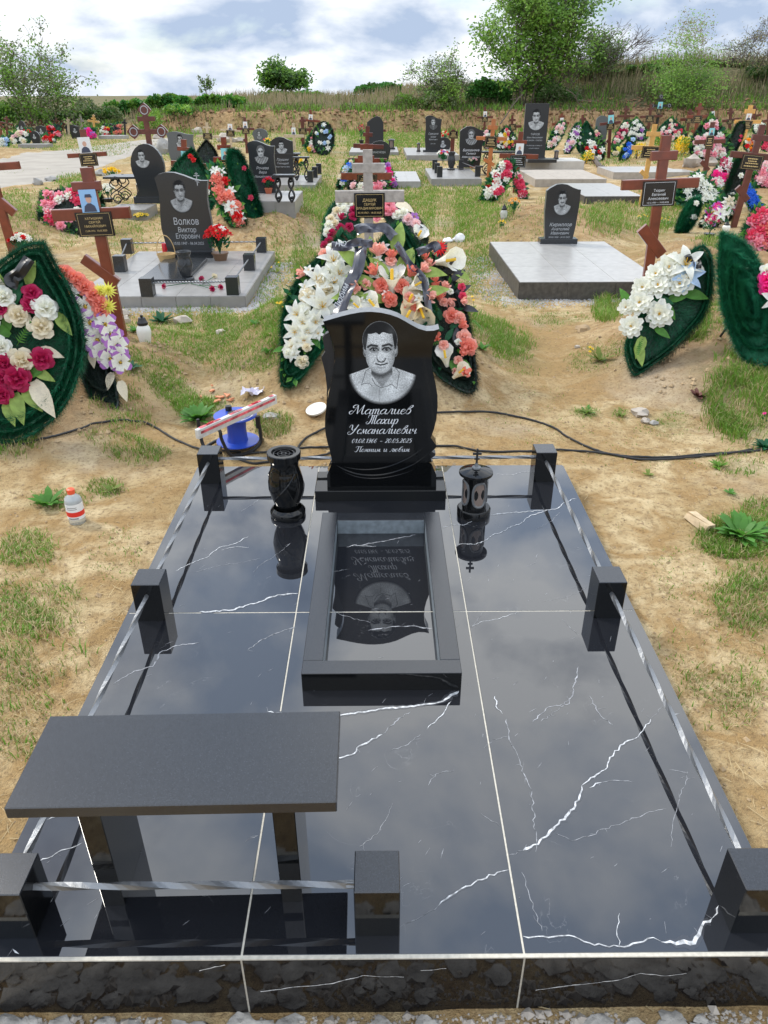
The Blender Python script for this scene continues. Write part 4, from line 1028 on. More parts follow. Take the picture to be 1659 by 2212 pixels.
# ================================================================ crosses
def bar(mb, a, b, hw, hd, m=0):
    """rounded wooden bar between two points in the x-z plane"""
    a = Vector(a); b = Vector(b); d = (b-a).normalized(); s = Vector((-d.z, 0, d.x))
    e = min(hw, hd)*.22
    ring = [(-hw, -hd+e), (-hw+e, -hd), (hw-e, -hd), (hw, -hd+e), (hw, hd), (-hw, hd)]
    i = len(mb.v)
    for p in (a, b):
        for (u, w) in ring: mb.v.append(p+s*u+Vector((0, w, 0)))
    n = len(ring)
    for k in range(n): mb.face([i+k, i+(k+1) % n, i+n+(k+1) % n, i+n+k], m)
    mb.face([i+k for k in range(n)][::-1], m); mb.face([i+n+k for k in range(n)], m)
def cross(label, F, base, top, main, short=None, foot=None, plaque=None, photo=None, m=M_RED, w=None, text=None, group=None, pho=M_WHITE, pm=M_GOLD, yy=None, name='grave_cross', arch=False, person=0, ornate=False, emptyplq=False):
    bx, by = fx(F, *base); s = FR[F][2]
    P = pt(bx, by); P.z = terrain(P.x, P.y); Y = P.y
    def W(x, y): return atY(*fx(F, x, y), Y)-P
    T = W(*top); ln = math.atan2(T.x, T.z)
    root = thing(name, label, 'grave cross', tuple(P), 0, group); root.rotation_euler = (0, ln, 0)
    def Lc(v):  # undo lean
        return Vector((v.x*math.cos(ln)-v.z*math.sin(ln), 0, v.x*math.sin(ln)+v.z*math.cos(ln)))
    H = Lc(T).z; k = depth(Y, P.z+H*.6)/FPX*s
    pw = (w or 14)*k/2; pd = pw*.5
    mb = MB(); bar(mb, (0,0,-.05), (0,0,H), pw, pd); mb.build('post', m, root)
    def hbar(spec, nm, dep):
        x0_, x1_, y_, th = spec; a = Lc(W(x0_, y_)); b = Lc(W(x1_, y_)); z_ = (a.z+b.z)/2
        mb = MB(); bar(mb, (a.x, 0, z_), (b.x, 0, z_), th*k/2, dep); mb.build(nm, m, root); return z_
    zm = hbar(main, 'main_bar', pd*1.12)
    if short: hbar(short, 'top_bar', pd*1.12)
    if foot:
        (x0_, y0_), (x1_, y1_), th = foot; a = Lc(W(x0_, y0_)); b = Lc(W(x1_, y1_))
        mb = MB(); bar(mb, a, b, th*k/2, pd*1.1); mb.build('foot_bar', m, root)
    if ornate:
        for (cx, cz) in ((Lc(W(main[0], main[2])).x, zm), (Lc(W(main[1], main[2])).x, zm), (0, H)):
            rr = ornate*k; Q = [(cx+math.cos(a)*rr*(1.0 if i % 3 else 1.25), cz+math.sin(a)*rr*(1.0 if i % 3 else 1.25)) for i, a in enumerate(np.linspace(0, 2*math.pi, 12, endpoint=False))]
            MB().prism(Q, -pd*1.3, pd*1.3).build('trefoil_end', m, root)
            MB().tube([(cx+math.cos(a)*rr*.7, -pd*1.35, cz+math.sin(a)*rr*.7) for a in np.linspace(0, 6.28, 13)], rr*.08, 4).build('carved_ring', M_ENGG, root)
    yf = -pd*1.12
    if plaque:
        x0_, x1_, y0_, y1_ = plaque; a = Lc(W(x0_, y0_)); b = Lc(W(x1_, y1_)); a2 = Lc(W(x1_, y0_))
        xa, xb, zt, zb = a.x, a2.x, (a.z+a2.z)/2, b.z
        if arch:
            n_ = 8; cx = (xa+xb)/2; rr = (xb-xa)/2; Q = [(xa, zb), (xb, zb)] + [(cx+math.cos(t)*rr, zt-rr*.5+math.sin(t)*rr*.5) for t in np.linspace(0, math.pi, n_)]
            pq = MB().prism(Q, yf-.006, yf-.001).build('plaque', M_PLQ, root)
        else: pq = MB().box(xa, xb, yf-.006, yf-.001, zb, zt).build('plaque', M_PLQ, root)
        hh = zt-zb; wq = xb-xa; yq = yf-.0075
        fr = MB()
        for (p, q) in (((xa+.06*wq, zt-.06*hh), (xb-.06*wq, zt-.06*hh)), ((xb-.06*wq, zt-.06*hh), (xb-.06*wq, zb+.06*hh)), ((xb-.06*wq, zb+.06*hh), (xa+.06*wq, zb+.06*hh)), ((xa+.06*wq, zb+.06*hh), (xa+.06*wq, zt-.06*hh))):
            fr.ribbon([(p[0], yq, p[1]), (q[0], yq, q[1])], [hh*.012]*2, Vector((0,-1,0)))
        fr.build('border_line', pm, pq, recalc=False)
        if text:
            text_lines(pq, [(t, hh*sz, hh*dz, 1.0) for (t, sz, dz) in text], pm, (xa+xb)/2, zt, yq)
        else:
            d = MB(); cx = (xa+xb)/2
            for r_, (hwf, zf) in enumerate(((.24,.26), (.2,.42), (.3,.57), (.34,.76))):
                x = cx-hwf*wq
                while x < cx+hwf*wq:
                    l = wq*U(.04,.09); d.ribbon([(x, yq, zt-zf*hh), (min(x+l, cx+hwf*wq), yq, zt-zf*hh)], [hh*.07]*2, Vector((0,-1,0))); x += l+wq*.02
            d.build('lettering', pm, pq, recalc=False)
    if photo:
        x0_, x1_, y0_, y1_ = photo; a = Lc(W(x0_, y0_)); b = Lc(W(x1_, y1_)); a2 = Lc(W(x1_, y0_))
        xa, xb, zt, zb = a.x, a2.x, a.z, b.z; wq = xb-xa; hh = zt-zb; cx = (xa+xb)/2
        ph = MB().box(xa, xb, yf-.014, yf-.009, zb, zt).build('photo', pho, root)
        d = MB(); yq = yf-.0155
        d.prism([(cx+math.cos(t)*wq*.17, zb+hh*.58+math.sin(t)*hh*.17) for t in np.linspace(0, 2*math.pi, 10, endpoint=False)], yq, yq+.0012, 0)
        d.prism([(cx-wq*.38, zb+hh*.03), (cx+wq*.38, zb+hh*.03), (cx+wq*.30, zb+hh*.28), (cx+wq*.1, zb+hh*.40), (cx-wq*.1, zb+hh*.40), (cx-wq*.30, zb+hh*.28)], yq, yq+.0012, 1)
        if person == 1: d.prism([(cx-wq*.2, zb+hh*.66), (cx+wq*.22, zb+hh*.66), (cx+wq*.17, zb+hh*.80), (cx-wq*.15, zb+hh*.80)], yq-.001, yq+.0012, 1)
        d.build('printed_portrait', [M_SKIN, M_DKCL], ph)
    return root
# ================================================================ headstones and slabs
def st_outline(style, w, h):
    c = []
    if style == 'wave':
        top = [(-.5,.93), (-.42,.975), (-.28,1.0), (-.12,.995), (.05,.96), (.22,.915), (.36,.895), (.5,.895)]
        r = [(.5,.895), (.475,.80), (.455,.68), (.46,.55), (.485,.42), (.495,.28), (.47,.14), (.44,.0)]
        l = [(-.44,0), (-.47,.14), (-.5,.3), (-.49,.45), (-.465,.6), (-.46,.75), (-.48,.86)]
    elif style == 'hump':
        top = [(-.5,.88), (-.40,.93), (-.22,.99), (-.08,1.0), (.1,.985), (.28,.93), (.42,.9), (.5,.895)]
        r = [(.5,.895), (.5,.6), (.46,.2), (.42,0)]; l = [(-.42,0), (-.46,.2), (-.5,.5)]
    elif style == 'arch':
        top = [(-.5,.80)] + [(-.5*math.cos(t), .80+.20*math.sin(t)) for t in np.linspace(.3, math.pi-.3, 8)] + [(.5,.80)]
        r = [(.5,.8), (.5,0)]; l = [(-.5,0)]
    elif style == 'round':
        top = [(.06-.56*math.cos(t), .58+.42*math.sin(t)) for t in np.linspace(-.5, math.pi+.1, 14)]
        r = [(.44,.3), (.5,.12), (.5,0)]; l = [(-.5,0), (-.36,.12)]
    elif style == 'slant':
        top = [(-.5,.80), (-.2,.93), (.1,1.0), (.3,.97), (.5,.8)]; r = [(.5,.8), (.5,0)]; l = [(-.5,0)]
    elif style == 'rect': top = [(-.5,1), (.5,1)]; r = [(.5,1), (.5,0)]; l = [(-.5,0)]
    O = l + top + r[1:]
    return [(x*w, z*h) for (x, z) in O]
def stele(label, F, x0, x1, ty, by, style='wave', m=M_GRANF, zb=None, plinth=None, por=None, lines=(), th=.08, var='man', nx=40, group=None, lm=M_ENGG, shear=0.0, seed=0, pbox=(.5, .66, .5), flip=False, edge=M_EDGE, name='headstone', gain=.8):
    s = FR[F][2]; cx, cy = fx(F, (x0+x1)/2, by)
    P = pt(cx, cy, z=zb) if zb is not None else pt(cx, cy)
    Y = P.y; k = depth(Y, P.z+.3)/FPX*s; w = (x1-x0)*k
    h = atY(cx, fx(F, 0, ty)[1], Y).z-P.z
    P.x = atY(cx, fx(F, 0, ty*.6+by*.4)[1], Y).x
    root = thing(name, label, 'headstone', tuple(P), 0, group)
    z_ = 0
    if plinth:
        pw = plinth[0]*k; z_ = plinth[1]*k
        MB().box(-pw/2, pw/2, -.02, th+.06, 0.0005, z_, bev=.003).build('plinth', m, root)
    O = st_outline(style, w, h-z_)
    if flip: O = [(-x, z) for (x, z) in O][::-1]
    O = [(x, z+z_) for (x, z) in O]
    b = MB().prism(O, 0, th, 0, 1); b.build('carved_slab', [m, m if edge is None else M_GRANG], root)
    if por:
        pw = w*por*.5; pcx, pz, _ = pbox; pz_ = z_+(h-z_)*pz; cxx = (pcx-.5)*w
        portrait(root, cxx-pw, cxx+pw, pz_-pw*1.18, pz_+pw*1.18, -.0012, nx, var, seed or len(label), gain)
    if lines: text_lines(root, [(t, (h)*sz, h*zf, sx_) for (t, sz, zf, sx_) in lines], lm, 0, h, -.0015, shear)
    return root
def pave(label, x0, x1, y0, y1, h, m=M_SLABL, side=None, nx=3, ny=4, grout=True, name='grave_slab', z0=-.06, group=None):
    L = ((x0+x1)/2, y0, terrain((x0+x1)/2, y0)); root = thing(name, label, 'grave slab', L, 0, group)
    xa, xb = x0-L[0], x1-L[0]; D = y1-y0; zb = -.08
    MB().box(xa+.004, xb-.004, .004, D-.004, zb, h-.003).build('grout_bed', M_GROUT if grout else m, root)
    gx = .002
    mb = MB()
    for i in range(nx):
        for j in range(ny):
            a = xa+(xb-xa)*i/nx; b = xa+(xb-xa)*(i+1)/nx; c = D*j/ny; d = D*(j+1)/ny
            mb.box(a+gx, b-gx, c+gx, d-gx, h-.01, h)
    mb.build('paving_tiles', m, root)
    mb = MB()
    for i in range(nx*1):
        a = xa+(xb-xa)*i/nx; b = xa+(xb-xa)*(i+1)/nx; mb.box(a+gx, b-gx, -.006, .006, zb, h-.004)
    for j in range(ny):
        c = D*j/ny; d = D*(j+1)/ny
        mb.box(xa-.006, xa+.006, c+gx, d-gx, zb, h-.004); mb.box(xb-.006, xb+.006, c+gx, d-gx, zb, h-.004)
    mb.build('side_tiles', side or m, root)
    return root
def pave_px(label, F, xl, xr, yfront, yback, h, **k):
    """front bottom corners and back top edge in picture measurements"""
    a = pt(*fx(F, xl, yfront)); b = pt(*fx(F, xr, yfront)); c = pt(*fx(F, (xl+xr)/2, yback), z=a.z+h)
    return pave(label, a.x, b.x, a.y, max(c.y, a.y+.5), h, **k), (a.x, b.x, a.y, max(c.y, a.y+.5))
# ================================================================ nearest crosses
cross('red varnished cross cut by the left picture edge, red and white bouquet at its foot', 'D', (30,548), (-44,290), (-90,43,361,15), foot=((-12,424),(32,461),18), m=M_RED, w=19)
cross('red wooden cross with photo of a man in a blue cap', 'D', (262,722), (186,362), (114,282,462,23), short=(157,218,402,18), foot=((180,558),(255,612),22), w=24,
      plaque=(163,242,457,508), photo=(172,209,409,457), person=1, pho=M_BLUEP, text=[('КАТЫШКИН',.13,.30),('СЕРГЕЙ',.13,.46),('МИХАЙЛОВИЧ',.13,.62),('12.09.1972   03.02.2025',.10,.80)])
cross('weathered grey wooden cross with a black gold-lettered plaque behind the central wreaths', 'D', (799,640), (794,323), (724,873,424,24), short=(761,831,363,19), w=20, m=M_GRW,
      plaque=(765,831,416,469), text=[('ДАЩУК',.16,.34),('СЕРГЕЙ',.13,.50),('ВЛАДИМИРОВИЧ',.13,.66),('03.10.1967 - 18.03.2025',.105,.83)])
cross('tall glossy red cross with carved black plaque behind the white peony wreath', 'D', (1392,650), (1440,292), (1343,1508,397,20), short=(1406,1462,336,18), foot=((1386,492),(1429,550),24), w=21,
      plaque=(1388,1461,390,443), pm=M_ENGR, text=[('Тюрин',.15,.42),('Евгений',.15,.58),('Алексеевич',.15,.74),('12.12.1950 — 14.05.2025',.09,.88)])
cross('dark red leaning cross with brown plaque at right edge above blue garland', 'E', (1392,1010), (1620,220), (1368,1720,460,45), short=(1535,1700,323,42), foot=((1425,700),(1500,800),45), plaque=(1462,1628,452,575), w=48, m=M_RED2)
# crosses of the middle ground
cross('red cross with standing full-length photo of a man, beside the pink rose heap', 'A', (640,800), (533,320), (438,692,485,26), plaque=(511,627,475,555), photo=(503,583,372,472), w=36)
cross('yellow varnished cross with black plaque behind the tall glossy red cross', 'E', (683,835), (792,215), (612,828,398,30), short=(728,830,292,32), foot=((682,575),(735,628),30), plaque=(695,826,386,480), w=34, m=M_YEW)
cross('red cross with arched plaque and blue tinted photo among pink roses at right', 'E', (1170,610), (1236,200), (1096,1330,350,30), foot=((1145,500),(1203,570),30), plaque=(1184,1246,300,402), photo=(1207,1247,246,300), w=32, m=M_RED2, arch=True, pho=M_CYAN)
cross('bright yellow cross with a white framed photo in the far right row', 'E', (1462,385), (1530,70), (1404,1604,198,26), short=(1482,1558,118,30), foot=((1445,310),(1492,352),26), plaque=(1460,1540,190,254), photo=(1493,1532,134,186), w=30, m=M_YEW)
cross('dull red cross with pale blue photo before the brown stone', 'E', (434,480), (453,105), (368,526,209,20), short=(430,475,135,18), foot=((420,340),(452,372),20), plaque=(418,480,206,256), photo=(430,474,148,207), w=24, m=M_RED2, pho=M_CYAN)
cross('red cross with small black plaque beside the forged black cross at the bank', 'E', (738,275), (762,62), (678,848,157,17), short=(735,788,100,16), foot=((722,235),(752,262),16), plaque=(720,785,148,200), w=20, m=M_RED2)
cross('black ornamental cross with ring ends and cyan photo, highest of the right row', 'E', (800,265), (838,5), (770,900,75,16), short=(808,866,28,12), plaque=(804,840,96,140), photo=(815,851,45,96), w=18, m=M_BLKM, pho=M_CYAN, ornate=14)
cross('tall red cross with wide black plaque standing third from the right on the bank', 'E', (1092,335), (1140,55), (1040,1208,158,22), short=(1104,1162,96,22), foot=((1070,262),(1105,298),18), plaque=(1085,1155,150,208), w=24, m=M_RED)
cross('smaller red cross half behind the tall red one with wide plaque', 'E', (1030,325), (1065,100), (985,1100,180,20), short=(1042,1085,130,16), plaque=(1026,1080,170,208), w=20, m=M_RED2)
cross('red cross with grey plaque above pale pink roses near the bank', 'E', (1362,270), (1377,90), (1310,1437,184,18), short=(1346,1394,128,18), plaque=(1345,1390,180,212), w=20, m=M_RED2)
cross('small dark red cross crowned by green garland, behind purple and white wreath', 'E', (555,215), (573,75), (502,634,155,16), short=(552,594,102,14), w=16, m=M_RED2)
cross('small red cross with white photo draped in black at the left of the wreath row', 'E', (70,300), (76,135), (0,130,212,18), short=(55,97,158,16), photo=(62,88,168,210), w=18, m=M_RED)
cross('small plain red cross standing between two wreaths on the bank', 'E', (234,335), (236,145), (160,312,236,18), short=(212,260,180,20), plaque=(216,256,232,252), w=20, m=M_RED2)
cross('dark cross peeping out behind the bright yellow cross', 'E', (1556,210), (1556,75), (1506,1608,155,16), short=(1536,1576,106,14), w=18, m=M_RED2)
cross('low cross with white photo and black ribbon drape beside the pink rose wreath', 'E', (1225,240), (1234,90), (1190,1275,178,16), photo=(1218,1248,120,166), w=16, m=M_RED2)
cross('red cross arm cut off by the far right picture edge', 'E', (1655,330), (1668,120), (1620,1720,186,20), w=22, m=M_RED2)
cross('orange varnished cross with scalloped plaque between two black headstones', 'C', (802,690), (843,238), (708,945,388,26), short=(796,872,303,30), foot=((768,548),(846,592),26), plaque=(778,872,370,460), w=30, m=M_ORW)
cross('red cross with portrait photo above the crimson rose wreath', 'C', (1005,805), (1053,335), (886,1184,524,34), short=(997,1096,414,26), plaque=(970,1092,516,610), photo=(1014,1074,424,512), w=36, m=M_RED, pm=M_ENGG)
cross('thin red cross with white photo against the dirt bank', 'C', (770,365), (776,146), (716,836,225,14), plaque=(752,798,218,258), photo=(764,791,180,220), foot=((755,305),(785,345),14), w=16, m=M_RED2)
cross('small red cross with black plaque left of the tallest headstone', 'C', (980,400), (986,208), (914,1056,298,18), short=(964,1010,246,16), plaque=(958,1016,276,324), w=18, m=M_RED2)
cross('short red post with black plaque on top beside the officer headstone', 'C', (518,560), (533,318), (500,568,345,10), plaque=(500,570,328,390), w=30, m=M_RED2)
cross('red cross with dark plaque and pinkish photo, left back row', 'B', (357,372), (341,140), (290,404,213,14), plaque=(324,372,208,246), photo=(330,358,166,208), foot=((334,280),(366,312),14), w=16, m=M_RED2)
cross('pale bare wood cross with white photo near the boulders', 'B', (256,356), (246,178), (186,312,222,12), plaque=(221,276,222,264), photo=(231,261,180,221), w=15, m=M_PLW)
cross('pale bare wood cross with grey plaque leftmost by the boulders', 'B', (107,335), (95,172), (28,176,262,14), short=(70,122,205,10), plaque=(70,131,240,282), w=16, m=M_PLW)
cross('red cross with cyan tinted photo rising over the red rose wreath', 'B', (235,610), (203,266), (140,345,412,32), short=(164,250,332,28), plaque=(168,276,411,490), photo=(187,240,338,410), w=34, m=M_RED, pho=M_CYAN)
cross('red cross with green tinted photo between green garlands', 'A', (1205,760), (1190,384), (1110,1335,548,32), short=(1150,1240,447,24), photo=(1175,1228,458,518), w=34, m=M_RED, pho=M_CYAN)
cross('red cross with black plaque in front of the white topped cross', 'B', (722,330), (714,135), (690,780,218,18), short=(696,738,160,14), plaque=(692,744,208,250), foot=((706,280),(742,318),14), w=20, m=M_RED2)
cross('slim red cross with white sheet photo beside the dark green wreath', 'B', (762,300), (769,90), (725,830,160,14), plaque=(750,793,166,202), photo=(757,783,118,155), w=16, m=M_RED)
cross('pale wood cross with pale blue photo left of the pink and white wreath', 'B', (665,350), (656,175), (595,726,260,18), photo=(644,671,204,250), w=16, m=M_PLW)
cross('red cross with small grey plaque before the leaning dark headstone', 'B', (1187,300), (1190,143), (1130,1255,222,14), short=(1172,1210,180,12), plaque=(1163,1217,208,250), w=20, m=M_RED2)
cross('farthest red cross of the aligned row behind the weathered cross', 'B', (1130,480), (1138,195), (1045,1242,326,26), short=(1108,1170,250,24), w=26, m=M_RED2)
cross('middle red cross of the aligned row behind the weathered cross', 'B', (1128,570), (1128,308), (1014,1262,420,32), short=(1090,1172,330,34), w=30, m=M_RED)
cross('nearest red cross of the aligned row, arms showing both sides of the weathered cross', 'B', (1135,650), (1132,372), (966,1296,520,42), short=(1074,1180,404,34), plaque=(1070,1200,508,556), w=30, m=M_RED)
cross('big dark ornate cross with white carved rings at its ends, left of centre', 'A', (970,425), (936,195), (868,1048,335,30), short=(892,1003,252,28), w=34, m=M_RED2, ornate=34)
for i, (x, yb, ty, yb2, hw, mm, lab) in enumerate([(42,372,236,282,42,M_RED2,'dark red cross, second from left picture edge in the far rows'), (2,372,275,300,24,M_RED,'low red cross cut by the left picture edge in the far rows'),
    (198,345,256,290,26,M_RED2,'small dark cross left of the far oval headstones'), (262,330,256,290,24,M_RED2,'small dark cross above the far wavy headstone'), (170,340,258,276,18,M_PLW,'pale wood cross between far dark crosses'),
    (362,340,246,286,42,M_RED,'red cross over a black wreath in the far left rows'), (440,352,242,276,26,M_PLW,'pale weathered cross right of the far red cross'), (402,330,262,284,20,M_RED2,'tiny dark cross with white sheet in the far left rows'),
    (520,326,232,262,22,M_GRW,'silver grey cross left of the yellow ornate one'), (606,352,232,268,32,M_YEW,'yellow ornate cross with round ends in the far left'), (806,372,254,278,16,M_BLKM,'black lantern-topped cross beside yellow flowers in the far left')]):
    cross(lab, 'A', (x+6, yb), (x, ty), (x-hw, x+hw, yb2, 12), short=(x-hw*.45, x+hw*.45, ty+18, 9), plaque=(x-13, x+13, yb2-4, yb2+24) if mm in (M_RED2, M_RED) else None, w=13, m=mm, ornate=7 if i in (9,) else False)
# ================================================================ grave plots
SL = {}
def pv(key, *a, **k): r, d = pave_px(*a, **k); SL[key] = (r, d, k)
r, d = pave_px('light tiled grave slab with granite post rail and cut carnations lying on it', 'D', 160, 528, 668, 545, 0.10, m=M_SLABG, side=M_SLABG, nx=5, ny=4)
ZV = r.location.z+.10; VX0, VX1, VY0, VY1 = d
r, d = pave_px('bare light tiled grave slab with dark ribbed sides holding one small headstone, right of centre', 'D', 1120, 1445, 647, 521, 0.16, m=M_SLABL, side=M_SLABD, nx=3, ny=3)
ZK = r.location.z+.16
r, dK = pave_px('grey tiled slab under the cursive-lettered woman headstone', 'C', 365, 745, 752, 612, 0.14, m=M_SLABG, nx=4, ny=3); ZKK = r.location.z+.14
r, _ = pave_px('low pale slab left of the woman headstone slab', 'C', 85, 278, 768, 640, 0.12, m=M_SLABL, nx=2, ny=2)
r, dI = pave_px('grey two-step slab under the officer headstone', 'C', 176, 575, 556, 455, 0.14, m=M_SLABG, nx=3, ny=2); ZI = r.location.z+.14
r, dG = pave_px('dark low slab around the far leaning headstone', 'B', 1020, 1338, 388, 330, 0.10, m=M_SLABG, nx=3, ny=2); ZG = r.location.z+.1
r, dL = pave_px('white raised slab under the tallest headstone', 'C', 985, 1535, 632, 535, 0.2, m=M_SLABW, nx=4, ny=3); ZL = r.location.z+.2
r, _ = pave_px('wide beige concrete slab in front of the tallest headstone slab', 'C', 1160, 1720, 762, 630, 0.14, m=M_SLABB, nx=3, ny=1, grout=False)
r, _ = pave_px('pale slab with dark front edge behind the small moustached-man headstone', 'D', 1262, 1392, 441, 396, 0.12, m=M_SLABL, side=M_SLABD, nx=2, ny=1)
r, _ = pave_px('long pale slab behind the yellow cross', 'E', 470, 1165, 640, 548, 0.12, m=M_SLABL, side=M_SLABB, nx=3, ny=1)
r, dD = pave_px('light slab under the woman headstone with forged table', 'B', 300, 690, 752, 612, 0.13, m=M_SLABG, nx=3, ny=3); ZD = r.location.z+.13
r, dE = pave_px('grey slab with black rail posts behind the woman headstone', 'B', 500, 800, 628, 512, 0.14, m=M_SLABG, nx=3, ny=2); ZE = r.location.z+.14
r, dB = pave_px('grey slab with candles and flowers under the round headstone', 'A', 690, 1020, 868, 770, 0.13, m=M_SLABG, nx=3, ny=2); ZB_ = r.location.z+.13
r, _ = pave_px('small far slab under the black oval headstone at left', 'A', 120, 318, 440, 418, 0.12, m=M_SLABG, nx=2, ny=1, grout=False)
r, _ = pave_px('small far slab beside the yellow ornate cross', 'A', 640, 812, 382, 364, 0.12, m=M_SLABL, nx=2, ny=1, grout=False)
# ================================================================ headstones
stele('grey speckled wavy headstone of a man with a small engraved cross on the railed slab', 'D', 343, 453, 372, 557, 'wave', M_GRANF, zb=ZV, plinth=(100, 15), por=.52, pbox=(.46, .70, .5),
      lines=[('Волков',.115,.60,.8),('Виктор',.085,.69,.8),('Егорович',.085,.765,.8),('10.03.1947 - 06.04.2025',.05,.84,.8)], nx=90, th=.08, gain=.7)
vs = bpy.data.objects[[o.name for o in bpy.data.objects if o.name.startswith('headstone')][-1]]
cb = MB()
for (a, b, c, d) in ((.0,-.008,.0,.0),): pass
cb.box(-.004,.004,-.0015,0,-.075,.05); cb.box(-.030,.030,-.0015,0,.015,.023); cb.box(-.017,.017,-.0015,0,.034,.040)
cb.v += [Vector(p) for p in ((-.022,-.0015,-.022),(-.022,-.0015,-.028),(.022,-.0015,-.048),(.022,-.0015,-.042))]; cb.face([len(cb.v)-4, len(cb.v)-3, len(cb.v)-2, len(cb.v)-1])
o = cb.build('engraved_cross', M_ENGG, vs); o.location = (.165, -.0008, .80)
stele('small dark headstone of a moustached man in italic lettering, on the bare right slab', 'C', 1240, 1497, 737, 1196, 'hump', M_GRANF, zb=ZK, plinth=(290, 38), por=.62, pbox=(.5, .66, .5), var='moustache',
      lines=[('Кириллов',.085,.70,1),('Анатолий',.07,.77,1),('Иванович',.07,.84,1),('20.05.1950 - 20.03.2025',.04,.90,1)], shear=.3, nx=80, th=.07, gain=.72)
stele('black headstone of a woman with bold cursive lettering and pink flowers before it', 'C', 582, 758, 293, 612, 'hump', M_GRAN2, zb=ZKK, plinth=(200, 12), por=.55, pbox=(.5, .72, .5), var='woman',
      lines=[('Баловнина',.085,.60,1),('Галина',.075,.68,1),('Александровна',.07,.76,.9),('18.05.1957',.04,.83,1)], shear=.35, nx=50, lm=M_ENGR)
stele('dark wavy headstone of an officer with an anchor, right of centre', 'C', 316, 442, 210, 492, 'wave', M_GRAN2, zb=ZI, plinth=(150, 14), por=.6, pbox=(.5, .76, .5), var='officer',
      lines=[('Суворин',.075,.52,1),('Юрий',.06,.60,1),('Иванович',.055,.67,1),('20.01.1960',.035,.78,1)], shear=.3, nx=40)
stele('small black headstone in front of the officer headstone', 'C', 404, 503, 378, 505, 'round', M_GRAN2, plinth=(100, 12), por=.5, pbox=(.5, .55, .5), nx=26)
stele('tallest black rectangular headstone with half-length figure of a young man', 'C', 1078, 1256, 118, 545, 'rect', M_GRAN2, zb=ZL, plinth=(190, 12), por=.72, pbox=(.5, .70, .5), var='man',
      lines=[('ТАРХОВ',.05,.565,.9),('Илья Николаевич',.042,.62,.9),('05.08.2004 - 17.06.2023',.035,.67,.9),('Ты навсегда останешься',.026,.76,1),('в наших сердцах',.026,.81,1)], nx=60)
stele('dark headstone engraved with a woman with short hair, red flower pot at its foot', 'B', 364, 540, 290, 628, 'wave', M_GRANF, zb=ZD, plinth=(190, 10), por=.55, pbox=(.5, .72, .5), var='woman', flip=False,
      lines=[('Рочева',.075,.54,1),('Вера',.07,.62,1),('Михайловна',.06,.70,1)], shear=.3, nx=50)
stele('dark headstone of an old man with a leafy corner, behind the woman with short hair', 'B', 511, 655, 265, 520, 'hump', M_GRAN2, zb=ZE, por=.5, pbox=(.5, .74, .5),
      lines=[('Грушин',.09,.60,1),('Геннадий',.07,.69,1),('Константинович',.05,.77,1)], shear=.3, nx=40)
stele('small grey heart-shaped stone left of the yellow and red flowers', 'B', 390, 480, 210, 300, 'round', M_GRANG, por=.5, pbox=(.5, .5, .5), var='woman', nx=24)
stele('far black headstone with a slanted wing top by the bank', 'B', 1135, 1240, 130, 330, 'slant', M_GRAN2, zb=ZG)
stele('low dark headstone with a name behind the aligned red crosses', 'B', 1150, 1272, 290, 425, 'round', M_GRANF, lines=[('МАНСУРОВА',.14,.60,.8)])
stele('round grey headstone of a smiling man with a black side cross, on the candle slab', 'A', 850, 1040, 413, 800, 'round', M_GRANF, zb=ZB_, plinth=(215, 40), por=.5, pbox=(.42, .72, .5), nx=60)
stele('pale grey arched headstone with a light rim behind the round one', 'A', 1084, 1258, 334, 520, 'wave', M_GRANG, por=.4, nx=20)
stele('brown ornate headstone with carved wreath among the right row crosses', 'E', 335, 427, 150, 372, 'arch', M_GRANG, plinth=(110, 14))
for (x0, x1, ty, by, st, lab) in [(120,160,262,372,'round','white framed dark oval headstone far left'), (234,300,295,388,'hump','dark wavy headstone with a tiny portrait, far left'), (194,250,330,418,'round','black round-topped headstone on the small far slab'),
    (455,515,290,380,'wave','dark wavy headstone right of the pale weathered cross'), (424,456,292,350,'arch','narrow black headstone left of the dark wavy one'), (692,740,282,350,'hump','dark headstone between white and yellow flowers'), (668,696,280,350,'arch','slim dark headstone over the yellow bouquet far left')]:
    stele(lab, 'A', x0, x1, ty, by, st, M_GRAN2, por=.5, nx=16, pbox=(.5,.6,.5))
# ================================================================ rail, vase and gifts on the railed slab
rv = thing('grave_fence', 'speckled granite post fence with twisted rods on the light tiled slab left of centre', 'grave fence', (VX0, VY0, ZV))
PR = {}
for k, (x, y) in {'a': (318,641), 'b': (503,638), 'c': (539,585), 'd': (565,546), 'e': (275,549), 'f': (208,600)}.items():
    q = pt(x, y, z=ZV); PR[k] = (q.x, q.y+.05)
PR['f'] = (PR['e'][0]*.5+PR['a'][0]*.5, PR['e'][1]*.5+PR['a'][1]*.5-.0)
PR['f'] = (VX0+.12, (VY0+VY1)/2); PR['e'] = (pt(275,549,z=ZV).x, PR['e'][1])
for k, (x, y) in PR.items(): rel(MB().box(x-.055, x+.055, y-.05, y+.05, ZV+.0005, ZV+.155, bev=.002), rv).build('post', M_GRANF, rv)
for (a, b) in (('a','b'), ('b','c'), ('c','d'), ('d','e'), ('e','f')):
    p = (*PR[a], ZV+.11); q = (*PR[b], ZV+.11); rel(rod(p, q, .008, 7), rv).build('twisted_rod', M_RAIL, rv)
q = pt(400, 609, z=ZV)
make_vase('stone_vase', 'short black granite vase at the corner of the flat plate on the railed slab', (q.x, q.y+.07, ZV), .27, .075, M_GRANF, parts=False)
a = pt(300, 612, z=ZV); b = pt(400, 612, z=ZV); c = pt(443, 564, z=ZV); d = pt(352, 566, z=ZV)
fp = thing('flower_bed_plate', 'flat polished granite plate lying before the speckled wavy headstone', 'stone plate', (a.x, a.y, ZV))
